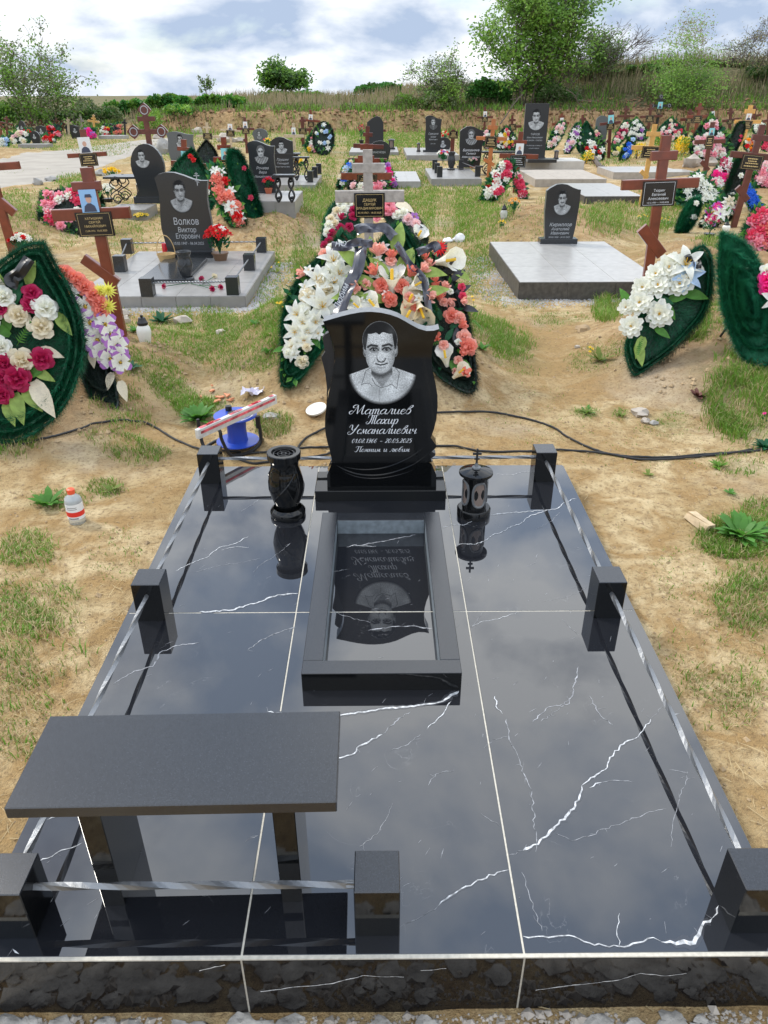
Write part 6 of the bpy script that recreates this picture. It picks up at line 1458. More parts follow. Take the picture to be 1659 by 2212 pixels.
box_wreath('round wreath of red and cream flowers behind the orange cross', 'C', 850, 1030, 290, 480, [('rose','rose'),('rose','cream'),('lily','white'),('rose','yellow')], 32, 1500, 'tear', DKM, 28, .05, .08)
box_wreath('small pink wreath between orange cross and woman headstone', 'C', 760, 850, 320, 470, [('rose','lpink'),('rose','white')], 14, 700, 'fan', DKM, 30, .05, .08)
box_wreath('wreath with a diagonal stripe of peach roses, first of the right row', 'C', 1238, 1400, 255, 480, [('rose','lpink'),('rose','cream'),('rose','lpink'),('lily','white')], 38, 2000, 'backslash', GRM, 28, .05, .08)
box_wreath('white lily wreath with purple accents, second of the right row', 'C', 1385, 1510, 270, 505, [('lily','white'),('lily','white'),('rose','purple'),('rose','lpink')], 26, 1600, 'backslash', GRM, 28, .06, .09)
box_wreath('tall green A-shaped garland, nearly flowerless, in the right row', 'C', 1480, 1630, 258, 500, [('rose','white')], 4, 4200, 'tear', GRM, 25, .04, .06)
box_wreath('basket-like dark wreath topped by white and red lilies', 'E', 232, 398, 338, 500, [('lily','white'),('rose','red'),('rose','white')], 16, 2600, 'fan', DKM, 35, .06, .09)
box_wreath('pink and cream wreath edge left of the brown ornate stone', 'E', 300, 375, 255, 380, [('rose','pink'),('rose','cream')], 12, 700, 'oval', DKM, 30, .05, .08)
box_wreath('wreath of rusty red leaves and pink roses right of the pale blue photo cross', 'E', 455, 605, 190, 390, [('rose','coral'),('rose','mag'),('rose','pink'),('rose','white')], 34, 1600, 'backslash', GRM, 28, .05, .08)
box_wreath('white and purple flower wreath with dark green arc in the right row', 'E', 560, 735, 165, 350, [('lily','white'),('rose','purple'),('rose','white'),('lily','white')], 30, 2600, 'tear', GRM, 28, .05, .09)
box_wreath('lemon chrysanthemum bouquet low in the right row', 'E', 450, 545, 380, 470, [('mum','lyellow'),('rose','cream')], 12, 400, 'oval', GRM, 40, .05, .08)
box_wreath('blue rose wreath blade beside the lemon bouquet', 'E', 518, 640, 310, 500, [('rose','blue'),('rose','lblue'),('rose','blue')], 14, 2200, 'backslash', DKM, 28, .05, .08)
box_wreath('round wreath of cream and pink roses behind the yellow cross', 'E', 800, 1030, 165, 355, [('rose','lpink'),('rose','cream'),('rose','rose'),('rose','white')], 46, 2400, 'tear', GRM, 28, .05, .085)
box_wreath('big pink rose wreath behind the arched plaque cross', 'E', 1060, 1380, 150, 500, [('rose','pink'),('rose','lpink'),('rose','pink'),('rose','white')], 62, 3600, 'tear', DKM, 28, .06, .1)
box_wreath('dark fir wreath blade leaning at the bright yellow cross', 'E', 1330, 1480, 200, 470, [('rose','rose')], 2, 4000, 'backslash', DKM, 25, .04, .05)
box_wreath('white rose cluster right of the bright yellow cross', 'E', 1535, 1655, 205, 300, [('rose','white'),('lily','white')], 20, 600, 'oval', GRM, 30, .06, .09)
box_wreath('red and yellow bouquet under the bright yellow cross', 'E', 1470, 1570, 330, 430, [('rose','red'),('rose','orange'),('rose','white')], 14, 700, 'oval', GRM, 30, .06, .09)
box_wreath('pink rose bunch at the right edge above the brown plaque', 'E', 1600, 1720, 330, 430, [('rose','pink'),('rose','rose')], 14, 600, 'oval', GRM, 30, .06, .09)
box_wreath('pale pink rose wreath at the right edge behind the leaning cross', 'E', 1540, 1720, 490, 700, [('rose','lpink'),('rose','pink'),('rose','white')], 34, 1800, 'tear', GRM, 30, .05, .085)
box_wreath('magenta and white orchid wreath left of the leaning dark red cross', 'E', 1195, 1400, 470, 720, [('rose','pink'),('rose','hot'),('lily','white'),('rose','mag')], 36, 2600, 'backslash', GRM, 30, .05, .085)
box_wreath('long black and green garland leaning behind the leaning dark red cross', 'E', 1290, 1500, 470, 960, [('rose','white')], 3, 6000, 'backslash', DKM, 25, .04, .06)
box_wreath('white chrysanthemum arc on a green vase-shaped wreath behind the tall red cross', 'E', 940, 1290, 600, 840, [('mum','white'),('mum','white'),('lily','white')], 44, 2600, 'tear', GRM, 40, .05, .085, lean=0)
box_wreath('green furry vase-shaped stand under the white chrysanthemums', 'E', 960, 1130, 800, 1050, [('rose','white')], 2, 5200, 'backslash', GRM, 25, .04, .05)
box_wreath('white lily and pink aster wreath blade beside the magenta pot', 'E', 1140, 1420, 775, 1010, [('lily','white'),('lily','cream'),('orchid','hot'),('lily','white')], 22, 2200, 'backslash', DKM, 35, .06, .1, yaw=-.1)
box_wreath('royal blue tinsel garland around the foot of the leaning cross', 'E', 1440, 1600, 670, 890, [('mum','blue'),('mum','blue'),('rose','blue')], 34, 500, 'slash', [FC['blue'], FC['blue']], 30, .04, .08)
box_wreath('wreath of coral pink roses at the right edge over the tall green wreath', 'E', 1465, 1700, 880, 1180, [('rose','rose'),('rose','coral'),('rose','pink')], 34, 2200, 'tear', GRM, 32, .05, .09)
for (x0, x1, ty, by, kd, lab) in [(60,200,340,415,[('rose','white'),('rose','lpink'),('rose','cream')],'long heap of pale flowers in the far left rows'), (-10,60,380,435,[('rose','lblue'),('rose','white')],'pale blue flower heap cut by the left edge'),
    (300,400,290,385,[('rose','pink'),('rose','red'),('rose','black')],'dark wreath with pink roses under the far red cross'), (275,360,365,412,[('rose','lpink'),('rose','white'),('rose','red')],'green basket of pale roses on the far left slope'),
    (555,620,310,385,[('rose','hot'),('rose','purple')],'magenta bouquet under the yellow ornate cross'), (650,720,305,365,[('rose','yellow'),('rose','white'),('rose','red')],'yellow and white bouquet on the small far slab'), (735,790,290,362,[('rose','coral'),('rose','black')],'dark wreath with orange flowers on the small far slab'),
    (115,160,305,360,[('rose','black'),('rose','white')],'dark wreath with a white ribbon at the far oval headstone'), (160,200,325,375,[('rose','coral'),('rose','red')],'small red bouquet in the far left rows')]:
    box_wreath(lab, 'A', x0, x1, ty, by, kd, 16, 500, 'fan', DKM if 'dark' in lab else GRM, 35, .07, .12)
# ================================================================ trees
def tree(label, name, base_px, box, stems=3, spread=.5, leaf=(M_TL1, M_TL2), nleaf=9000, lsz=.07, bark=M_BARK, seed=1, droop=0.0, levels=3, thick=.12, Y=None, ratio=.55, clump=.35, kids=(3,5), cat='tree', bz=None, low=0.0):
    """a branching skeleton grown at the origin and then sized to the photographed height and width"""
    if Y is None: P = pt(*base_px)
    else: P = atY(base_px[0], base_px[1], Y)
    z_ = terrain(P.x, P.y) if bz is None else bz; P = Vector((P.x, P.y, z_-.05)); Y = P.y
    x0, x1, yt = box
    k = depth(Y, 2)/FPX; H = atY(base_px[0], yt, Y).z-P.z; Wd = (x1-x0)*k; cx = ((x0+x1)/2-base_px[0])*k
    st = random.getstate(); random.seed(seed)
    segs = []; tips = []
    def grow(p, d, L, r, lv):
        n = 4; pts_ = [p.copy()]; dirs = [d.copy()]
        for i in range(n):
            d = (d+Vector((random.gauss(0,.13), random.gauss(0,.13), random.gauss(0,.08)+(.06 if lv < 2 else -droop)))).normalized()
            p = p+d*L/n; pts_.append(p.copy()); dirs.append(d.copy())
        rs = [r*(1-.62*i/n) for i in range(n+1)]; segs.append((pts_, rs, lv))
        if lv >= levels-1:
            for i in range(1, n+1): tips.append((pts_[i], dirs[i], L))
        if lv >= levels: return
        for _ in range(random.randint(*kids)+(1 if lv == 0 else 0)):
            t = U(.12 if low else .25,1.0); i = min(n-1, int(t*n)); f = t*n-i; q = pts_[i]+(pts_[i+1]-pts_[i])*f
            v = Vector((random.gauss(0,1), random.gauss(0,1), random.gauss(0,.5)+.25)); v -= dirs[i]*v.dot(dirs[i]); v.normalize()
            nd = (dirs[i]*U(.5,1.0)+v*U(.5,1.0)).normalized(); grow(q, nd, L*ratio*U(.75,1.2), rs[i]*.55, lv+1)
    for s in range(stems):
        a = s*2*math.pi/stems+U(-.4,.4); sp_ = spread*U(.3,1.0) if stems > 1 else 0.04
        grow(Vector((math.cos(a)*.02*stems, math.sin(a)*.02*stems, 0)), Vector((math.cos(a)*sp_, math.sin(a)*sp_, 1)).normalized(), 1.0*U(.85,1.1), .045 if stems < 4 else .03, 0)
    allp = np.array([tuple(p) for s_ in segs for p in s_[0]]); zt = allp[:,2].max(); allp[:,0] *= 1+low*(1-allp[:,2]/zt)
    hx = np.percentile(allp[:,0], 99)-np.percentile(allp[:,0], 1); zt = allp[:,2].max(); hx = max(hx, .1)
    sx = Wd*.92/hx; sz = H*.96/zt; mx = (np.percentile(allp[:,0], 99)+np.percentile(allp[:,0], 1))/2
    def T(p): t = max(0, min(1, p.z/zt)); return Vector(((p.x-mx*t)*sx*(1+low*(1-t))+cx*t, p.y*sx*.9, p.z*sz))
    root = thing(name, label, cat, tuple(P))
    tb = MB(); sc_ = H*thick/.045/10
    for (pp, rr, lv) in segs: tb.tube([T(p) for p in pp], [max(.007 if lv >= levels else .01, r*sc_) for r in rr], 6 if lv < 2 else 3, cap=False)
    tb.build('trunk', bark, root, recalc=False)
    if nleaf:
        lf = MB(); sg = Wd*clump*.16
        for _ in range(nleaf):
            p, d, L = tips[random.randrange(len(tips))]; p = T(p)+Vector((random.gauss(0,sg), random.gauss(0,sg), random.gauss(0,sg*.8)))
            if p.z < .15: continue
            a = Vector((random.gauss(0,1), random.gauss(0,1), random.gauss(0,.6))).normalized(); b = a.orthogonal().normalized()*.5; s = lsz*U(.6,1.3)
            i = len(lf.v); lf.v += [p-a*s*.6, p+b*s*.8, p+a*s*.6, p-b*s*.8]; lf.face([i,i+1,i+2,i+3], 0 if mnoise.noise(p*1.1+Vector((seed,0,0))) > U(-.35,.35) else 1)
        lf.build('crown', list(leaf), root, recalc=False)
    random.setstate(st); return root
def bush(label, F, x0, x1, ty, by, leaf=(M_HOG, M_TL2), n=1500, lsz=.14, Y=None, name='bush', dy=1.2, cat='bush', seed=0):
    cx, cy = fx(F, (x0+x1)/2, by); P = pt(cx, cy) if Y is None else atY(cx, cy, Y); P.z = terrain(P.x, P.y)
    k = depth(P.y, 1)/FPX*FR[F][2]; w = (x1-x0)*k/2; h = max(.3, atY(cx, fx(F,0,ty)[1], P.y).z-P.z)
    root = thing(name, label, cat, tuple(P)); lf = MB(); stm = MB()
    NB = max(4, int(w*3)); cl = [(Vector((U(-.85,.85)*w, U(-dy,dy)*.5, h*U(.25,.80))), U(.22,.36)*min(w*1.2, h)) for _ in range(NB*2)]
    for c, r in cl[:NB]: stm.tube([(0, 0, -.1), (c.x*.8, c.y, c.z*.5), tuple(c)], .012, 3, cap=False)
    for _ in range(n):
        sd_ = P.x*.7+P.y; x_ = U(-1,1)*w; y_ = U(-dy,dy)*.5; tp = h*(1-.45*(x_/w)**4)*(.80+.5*mnoise.noise(Vector((x_*.9, y_*.8, sd_)))+.28*mnoise.noise(Vector((x_*2.7, y_*2, sd_))))
        if R() < .8:
            p = Vector((x_, y_, tp*(1-min(1, abs(random.gauss(0,.33)))))); s = lsz*U(.5,1.25); a = Vector((random.gauss(0,1), random.gauss(0,1)-.3, random.gauss(0,1)+.3)).normalized(); b = a.orthogonal().normalized(); q_ = R()*6.28; b = (Quaternion(a, q_) @ b)
            c_ = b.cross(a); i = len(lf.v); lf.v += [p-b*s*.5, p+c_*s*.4, p+b*s*.5, p-c_*s*.4]; lf.face([i,i+1,i+2,i+3], 0 if mnoise.noise(p*2.2+Vector((0,0,sd_))) > U(-.25,.35) else 1); continue
        c, r = random.choice(cl); d = Vector((random.gauss(0,1), random.gauss(0,1), random.gauss(0,1))).normalized(); p = c+d*r*U(.55,1.08)*Vector((1,1,1)).length/1.732
        e = (p.x/w)**2
        if p.z > tp*1.06 or p.z < 0: continue
        a = (d+Vector((random.gauss(0,.7), random.gauss(0,.7), random.gauss(0,.7)))).normalized(); b = a.orthogonal().normalized(); s = lsz*U(.5,1.2)
        i = len(lf.v); lf.v += [p-a*s*.5, p+b*s*.4, p+a*s*.5, p-b*s*.4]; lf.face([i,i+1,i+2,i+3], 0 if R() > .4 else 1)
    stm.build('stems', M_BARK, root, recalc=False); lf.build('foliage', list(leaf), root, recalc=False)
    return root
tree('grey-green willow with drooping thin twigs at the far left', 'willow_tree', (84, 258), (-45, 190, 24), stems=7, spread=.75, leaf=(M_TLG, M_TL1), nleaf=6800, lsz=.095, seed=5, droop=.16, levels=3, thick=.07, Y=39, clump=.22, low=.1)
tree('small round dense tree standing alone on the horizon left of centre', 'broadleaf_tree', (612, 215), (566, 664, 128), stems=4, spread=.6, leaf=(M_TL3, M_TL1), nleaf=4200, lsz=.16, seed=8, levels=3, thick=.04, Y=52, clump=.5)
tree('tall broad spring-green tree rising out of the top of the picture right of centre', 'broadleaf_tree', (1150, 232), (1035, 1285, -170), stems=9, spread=.45, leaf=(M_TL1, M_TL2), nleaf=17000, lsz=.14, seed=12, levels=3, thick=.075, Y=42.5, clump=.33, low=.9, kids=(4,6))
tree('thin-leaved grey shrub tree left of the tall spring-green tree', 'shrub_tree', (952, 236), (884, 1022, 84), stems=6, spread=.7, leaf=(M_TLG, M_TL2), nleaf=3800, lsz=.09, seed=21, levels=3, thick=.04, Y=42, clump=.3, low=.4)
tree('bare grey multi-stemmed sapling right of the tall tree', 'bare_tree', (1222, 240), (1195, 1262, 55), stems=3, spread=.25, nleaf=0, seed=31, levels=2, thick=.012, Y=42)
tree('thin bare tree leaning right beside the tall tree', 'bare_tree', (1262, 245), (1265, 1420, 30), stems=4, spread=.5, nleaf=0, seed=33, levels=3, thick=.012, Y=43)
tree('slender birch with sparse top leaves and pale trunk at right', 'birch_tree', (1462, 246), (1404, 1528, 4), stems=2, spread=.15, leaf=(M_TL2, M_TLB), nleaf=1500, lsz=.08, seed=41, levels=3, thick=.02, Y=41, bark=M_BIRCH, clump=.5)
tree('bushy fresh green young birch around the slender birch foot', 'birch_tree', (1462, 244), (1400, 1526, 108), stems=5, spread=.4, leaf=(M_TL2, M_TL1), nleaf=6500, lsz=.085, seed=44, levels=2, thick=.015, Y=40.6, clump=.9)
tree('nearly bare spreading tree at the right picture edge', 'bare_tree', (1608, 212), (1535, 1712, 18), stems=5, spread=.7, leaf=(M_TLB, M_TLG), nleaf=1400, lsz=.08, seed=51, levels=3, thick=.024, Y=44)
tree('leafy column tree hiding the right flank of the tall tree', 'broadleaf_tree', (1290, 235), (1246, 1330, 58), stems=4, spread=.35, leaf=(M_TLG, M_TL1), nleaf=3600, lsz=.10, seed=61, levels=2, thick=.018, Y=43.5, clump=.8)
tree('tiny lone sapling on the horizon above the hogweed', 'sapling', (450, 208), (432, 466, 160), stems=2, spread=.5, leaf=(M_TL1, M_TLG), nleaf=300, lsz=.10, seed=71, levels=2, thick=.012, Y=47)
HB = (M_HOG, M_TL1)
for i, (x0, x1, ty, by, Y, lv, n, ls, lab) in enumerate([
    (320,440,206,250,44,HB,5200,.17,'left half of the bright green hogweed thicket on the horizon'), (425,530,200,248,43.5,HB,5200,.17,'highest hump of the hogweed thicket on the horizon'), (230,345,214,256,45,HB,4200,.16,'low left end of the hogweed thicket'),
    (-20,110,214,262,41,(M_TL3,M_TL1),4200,.13,'dark hedge around the willow foot at far left'), (90,260,218,262,42,(M_TL3,M_TLG),5200,.13,'dull green hedge right of the willow'), (560,672,196,226,51,HB,1400,.16,'low green scrub under the round tree'),
    (765,875,178,214,50,(M_TL3,M_HOG),2600,.16,'dark green bush on the crest right of centre'), (1005,1100,170,246,43,(M_TL3,M_HOG),4200,.14,'deep green leafy bush below the tall tree'), (915,985,186,250,41.5,(M_TL1,M_TLG),1800,.11,'grey-green bush under the thin-leaved tree'),
    (1100,1200,150,240,43,(M_TL1,M_TL3),2600,.12,'green undergrowth at the trunk of the tall tree'), (1235,1345,146,215,45,(M_TL3,M_TLG),3200,.14,'dark rounded bush right of the tall tree'), (1340,1420,140,215,45,(M_TL1,M_TL3),2200,.13,'mid green bush left of the young birch'),
    (1515,1600,132,215,47,(M_TL3,M_BARK),2600,.12,'dark twiggy bush between birch and right edge'), (1600,1700,130,235,44,(M_TLG,M_TL3),2600,.12,'brownish bush at right picture edge'), (360,420,224,262,40.5,(M_TL2,M_HOG),900,.12,'small light bush under the hogweed'),
    (640,700,192,214,50,HB,700,.14,'bright scrub right of the round tree'), (300,352,234,268,39.5,(M_TL2,M_TL1),900,.10,'fresh green bush behind the ornate cross'), (1155,1250,180,250,42,(M_TLG,M_TL3),1800,.10,'dull brush right of the tall trunk'), (1000,1170,176,246,45.5,(M_TL3,M_BRUSH),5200,.13,'dark thicket on the bank behind the tall tree'), (1230,1400,182,242,46,(M_BRUSH,M_TL3),4200,.12,'dull brown-green thicket behind the bare saplings'), (1380,1540,176,238,46.5,(M_BRUSH,M_TL1),4200,.12,'dull thicket behind the young birch'), (1540,1700,172,236,46.5,(M_BRUSH,M_TLG),3600,.12,'dull thicket behind the bare tree at right'), (850,925,200,250,41.8,(M_BRUSH,M_TL1),1500,.10,'low olive bush left of the grey-green bush')]):
    bush(lab, 'D', x0, x1, ty, by, lv, n, ls, Y=Y, name='hogweed_thicket' if 'hogweed thicket' in lab else 'bush')
# ================================================================ dry reeds along the bank and brush
def blades(name, label, items, mats, kind='stuff', cat=None):
    """items: (x, y, h, w, lean, mat)"""
    mb = MB()
    for (x, y, h, w, ln, m) in items:
        z = terrain(x, y)-.01; a = U(0, 6.28); d = Vector((math.cos(a), math.sin(a), 0)); s = Vector((-d.y, d.x, 0))*w; s = Vector((1,0,0))*w if R() < .5 else s
        b = Vector((x, y, z)); mid = b+Vector((0,0,h*.6))+d*h*ln*.35; tp = b+Vector((0,0,h*(1-.3*ln)))+d*h*ln
        i = len(mb.v); mb.v += [b-s, b+s, mid+s*.7, mid-s*.7, tp]; mb.face([i,i+1,i+2,i+3], m); mb.face([i+3,i+2,i+4], m)
    o = mb.build(name, mats, recalc=False); return tag(o, label, cat, None, kind)
it = []
for _ in range(22000):
    y = U(42.2, 52); x = U(-13, 26)
    if x < -6 and R() < .5: continue
    d_ = mnoise.noise(Vector((x*.35, y*.5, 0)))
    if d_ < -.12: continue
    it.append((x, y, U(.3,.95)*(1+.4*d_)*(.62 if x < 9 else .9), U(.008,.018), U(.05,.45), (0 if R() < (.8 if x < 5 else .45) else 1)))
blades('dry_reeds', 'dry tan reeds and grass covering the bank behind the graves', it, [M_REED, M_BRUSH, M_BRUSH], cat='dry grass')
it = []
for _ in range(9000):
    y = U(36, 39.4) if R() < .4 else U(41, 50); x = U(-28, 26); 
    if mnoise.noise(Vector((x*.5, y*.7, 7))) < -.1: continue
    it.append((x, y, U(.1,.35), U(.010,.02), U(.1,.6), 0 if R() < .6 else 1))
blades('bank_grass', 'green grass tufts on the edge of the dirt bank', it, [M_GR1, M_GR2], cat='grass')
# dead branches
for P, r, Y, lab in (([(1080,268),(1092,252),(1105,232),(1120,212),(1129,204)], .03, 37, 'dead bare branch leaning left of the tallest headstone'), ([(1224,194),(1240,205),(1251,226),(1268,238),(1278,248),(1285,262)], .025, 37, 'crooked dead branch arching over the bank right of the tallest headstone')):
    Q = spline([atY(x, y, Y+.3*i) for i, (x, y) in enumerate(P)], 4)
    r0 = thing('dead_branch', lab, 'branch', tuple(Q[0])); rel(MB().tube(Q, [r*(1-.6*i/len(Q)) for i in range(len(Q))], 5), r0).build('limb', M_BARK, r0, smooth=True)
    for j in (6, 10, 14):
        if j < len(Q): rel(MB().tube([Q[j], Q[j]+Vector((U(-.3,.3), 0, U(.1,.4))), Q[j]+Vector((U(-.7,.7), 0, U(.1,.8)))], .010, 4), r0).build('twig', M_BARK, r0)
Q = spline([pt(*fx('E', x, y))+Vector((0,0,z)) for x, y, z in ((290,440,.10),(325,510,.08),(365,560,.06),(410,575,.05),(445,600,.04))], 4)
tag(MB().tube(Q, [.07*(1-.5*i/len(Q))*(1+.2*math.sin(i*2)) for i in range(len(Q))], 7).build('fallen_log', M_BARK, smooth=True), 'dark gnarled piece of wood on the ground right of the white slab', 'log')
q = pt(1510, 1135)
w = MB(); w.v = []; w.box(-.022,.022,-.07,.07,0,.035, bev=.006); 
for i, v in enumerate(w.v): w.v[i] = v+Vector((U(-.008,.008), U(-.008,.008), U(-.004,.008)))
o = tag(w.build('wood_chunk', M_CHIP), 'small split chunk of pale wood on the sand right of the slab', 'wood'); o.location = (q.x, q.y, q.z); o.rotation_euler = (0, .1, .35)
# ================================================================ stones
def stone(label, F, x, y, wpx, hpx, m=M_STONE, seed=0, name='field_stone', group=None):
    cx, cy = fx(F, x, y); P = pt(cx, cy); k = depth(P.y, 0)/FPX*FR[F][2]; mb = MB()
    mb.blob((0,0,hpx*k*.28), wpx*k/2, 12, 0, .35, (1,.75,hpx/wpx*.95), seed)
    o = mb.build(name, m, smooth=True); o.location = P; return tag(o, label, 'stone', group)
for i, a in enumerate([('pale flat stone, largest of three together on the sand at right','H',920,1100,105,55,M_STONE), ('small round stone in front of the flat pale one','H',952,1145,48,42,M_STONE), ('grey pebble right of the small round stone','H',1000,1155,52,32,M_STONEG),
    ('pale rock at the far foot of the blue-capped photo cross','F',735,545,70,50,M_STONE), ('second pale rock left of the clear candle','F',745,590,66,60,M_STONE), ('pinkish rock behind the grass right of the clear candle','F',1085,590,110,60,M_STONE), ('small reddish rock in the grass before the railed slab','F',1310,650,60,36,M_STONE),
    ('long boulder at the bank left of the pale crosses','B',38,245,76,46,M_STONE), ('large boulder right of the leftmost pale cross','B',215,300,110,76,M_STONE), ('tapered boulder behind the red plaque cross','B',300,300,90,40,M_STONE), ('boulder beside the pale arched headstone','A',1060,480,90,110,M_STONEG), ('small boulder behind the ornate cross','A',1020,385,56,40,M_STONE),
    ('big pale boulder at the end of the long slab at right','E',1075,545,150,110,M_STONE), ('low boulder behind the red photo cross at right','E',1210,530,110,70,M_STONE), ('grey boulder by the road edge','A',650,620,70,46,M_STONEG), ('second grey boulder by the road edge','A',245,680,66,50,M_STONEG), ('third grey boulder by the road edge','A',335,655,80,40,M_STONEG),
    ('brown rock under the white peony wreath','H',590,615,90,42,M_CLOD), ('small white pebble near the bare slab','H',560,712,36,20,M_STONE), ('white foam lump, left one of two on the sand right of the central wreath','C',488,1185,80,40,M_WHITE), ('white foam lump, right one of two on the sand','C',578,1180,90,72,M_WHITE),
    ('flat grey stone beside the blue reel','F',1610,1150,110,40,M_STONEG)]):
    stone(*a, seed=i+1)
# broken orange tile pieces, each lying on its own
for i, (x, y, r_) in enumerate([(1250,1000,28),(1300,1035,34),(1330,1030,30),(1205,1035,16),(1290,1065,26),(1350,1060,26),(1380,1050,18),(1255,970,10)]):
    P = pt(*fx('F', x, y)); k = depth(P.y, 0)/FPX*FR['F'][2]; rr = r_*k*1.2; mb = MB()
    Q = [(math.cos(a)*rr*U(.6,1.1), math.sin(a)*rr*U(.5,1.0)) for a in np.sort(np.array([U(0, 6.28) for _ in range(5)]))]
    mb.v = [Vector((a, b, 0)) for a, b in Q]+[Vector((a, b, .008)) for a, b in Q]; n_ = len(Q); mb.face(list(range(n_, 2*n_))); mb.face(list(range(n_))[::-1])
    for k_ in range(n_): mb.face([k_, (k_+1) % n_, n_+(k_+1) % n_, n_+k_])
    o = mb.build('tile_shard', M_ORT); o.location = (P.x, P.y, P.z+.012); o.rotation_euler = (U(-.25,.25), U(-.25,.25), 0)
    tag(o, 'broken orange tile shard in the small heap on the grass behind the blue reel', 'tile shard', 'orange tile shards behind the reel')
P = pt(547, 852); mb = MB(); 
for i in range(9):
    for j in range(7): mb.v.append(Vector(((i-4)*.016+U(-.006,.006), (j-3)*.016+U(-.006,.006), abs(U(0,.045)))))
for i in range(8):
    for j in range(6): a = i*7+j; mb.face([a, a+7, a+8, a+1])
o = tag(mb.build('plastic_bag', M_BAG, recalc=False), 'crumpled pale lilac scrap of plastic film behind the spirit level', 'plastic film'); o.location = P
# ================================================================ grass
it = []
for _ in range(9000):
    x = U(-14, 24); y = U(40.4, 43.4) if R() < .7 else U(39.2, 41)
    if mnoise.noise(Vector((x*.6, 2, 3))) > -.1: it.append((x, y, U(.15,.42), U(.012,.024), U(.2,.9), 0 if R() < .5 else 1))
blades('bank_edge_grass', 'fresh green grass along the lip of the dirt bank', it, [M_GR1, M_BRUSH], cat='grass')
it = []; GP = []
def patch(px, py, rx, ry, n, h=.07, straw=.25, F='D', w=.0016):
    GP.append((px, py, rx, ry, n, h, straw, w))
for a in [(470,745,150,62,5200,.055,.25),(430,700,90,40,1500,.06,.3),(330,845,70,28,1100,.05,.15),(540,790,90,55,2000,.05,.35),(590,835,50,25,600,.04,.4),(430,890,60,18,1100,.05,.0),(385,875,50,20,500,.05,.2),(600,590,60,70,1500,.06,.2),(640,560,45,35,900,.08,.15),(600,740,45,90,1700,.07,.1),
    (1070,755,75,45,2600,.075,.15),(1110,640,70,30,700,.04,.3),(1210,690,60,16,500,.04,.5),(1110,812,50,14,450,.03,.5),(1320,680,36,40,1500,.12,.15),(1480,775,38,30,1400,.10,.1),(1600,890,75,60,3600,.10,.2),(1640,830,40,40,1200,.10,.2),(1510,765,60,50,900,.06,.3),(1560,700,50,50,800,.08,.2),
    (1265,893,26,12,260,.03,.2),(1340,898,18,12,160,.03,.3),(1450,912,32,12,300,.03,.2),(1290,790,60,25,550,.04,.4),(1400,960,300,60,900,.025,.8),(1150,900,120,60,500,.025,.7),(1440,925,60,18,200,.03,.4),(1600,1000,60,30,350,.05,.3),
    (300,980,60,22,800,.06,.6),(250,965,60,18,500,.05,.6),(270,915,60,30,700,.06,.5),(30,965,60,40,1400,.08,.6),(60,1195,60,45,900,.05,.5),(110,1310,70,50,700,.05,.5),(50,1310,80,60,900,.05,.5),(130,1080,60,20,250,.04,.2),(230,1055,40,18,250,.05,.4),(590,935,40,20,600,.07,.7),
    (60,1400,120,80,900,.06,.9),(40,1560,120,80,700,.05,.95),(250,1200,60,60,260,.03,.9),(1590,1165,80,45,1900,.06,.2),(1640,1110,40,30,700,.06,.2),(1620,1290,80,70,1100,.06,.6),(1640,1240,60,40,800,.05,.4),(1560,1420,120,120,600,.04,.95),(1500,1240,90,60,400,.03,.9),(1560,1500,90,80,500,.05,.95),
    (1340,480,90,40,2200,.14,.3),(1300,500,60,30,900,.10,.3),(1250,470,60,60,1200,.14,.4),(1380,440,50,30,600,.14,.3),(680,450,60,45,4200,.20,.35),(640,480,60,30,900,.08,.3),(720,500,60,30,900,.08,.2),(620,430,70,40,700,.08,.4),
    (1010,480,110,45,3600,.09,.25),(960,440,90,30,1800,.09,.3),(1040,560,40,30,900,.06,.2),(1010,600,40,40,700,.05,.3),(1180,520,60,30,500,.06,.5),(900,410,80,30,1300,.09,.3),(1010,420,90,25,1400,.10,.4),(880,370,80,25,1200,.09,.3),(780,330,120,30,1800,.09,.25),(1000,340,60,30,500,.08,.3),(700,370,60,30,900,.09,.3),
    (760,300,170,18,3500,.10,.2),(900,300,140,20,3000,.10,.25),(640,320,60,20,700,.08,.3),(1100,340,60,30,300,.08,.3),(540,300,160,20,1400,.10,.3),(350,330,60,20,500,.08,.2),(120,480,110,30,1600,.08,.3),(60,430,80,20,900,.08,.3),(80,520,90,26,700,.07,.4),(320,470,60,40,700,.07,.3),(280,520,70,30,500,.06,.4),(160,390,40,14,500,.10,.2),(220,330,50,10,300,.1,.3),
    (140,315,180,14,1600,.10,.35),(40,370,60,8,200,.06,.5),(1250,400,40,20,300,.08,.4),(1440,470,60,25,1000,.10,.3),(1500,430,70,30,900,.12,.2),(1560,560,60,40,900,.10,.2),(1200,560,60,20,200,.04,.5),(1420,330,90,30,900,.12,.2),(1300,340,60,20,500,.10,.3),(1550,330,90,30,900,.12,.3),(1500,640,50,40,500,.08,.3),
    (830,560,600,60,1500,.03,.7),(560,640,70,30,300,.04,.6),(1100,690,120,60,500,.03,.6),(880,850,300,60,500,.02,.8),(250,760,60,60,300,.04,.5),(300,680,80,40,500,.05,.5),(430,700,60,40,500,.07,.2),(300,440,60,30,400,.07,.3),(1280,440,100,20,600,.14,.8),(290,600,50,60,200,.04,.5)]: patch(*a)
GREEN = []
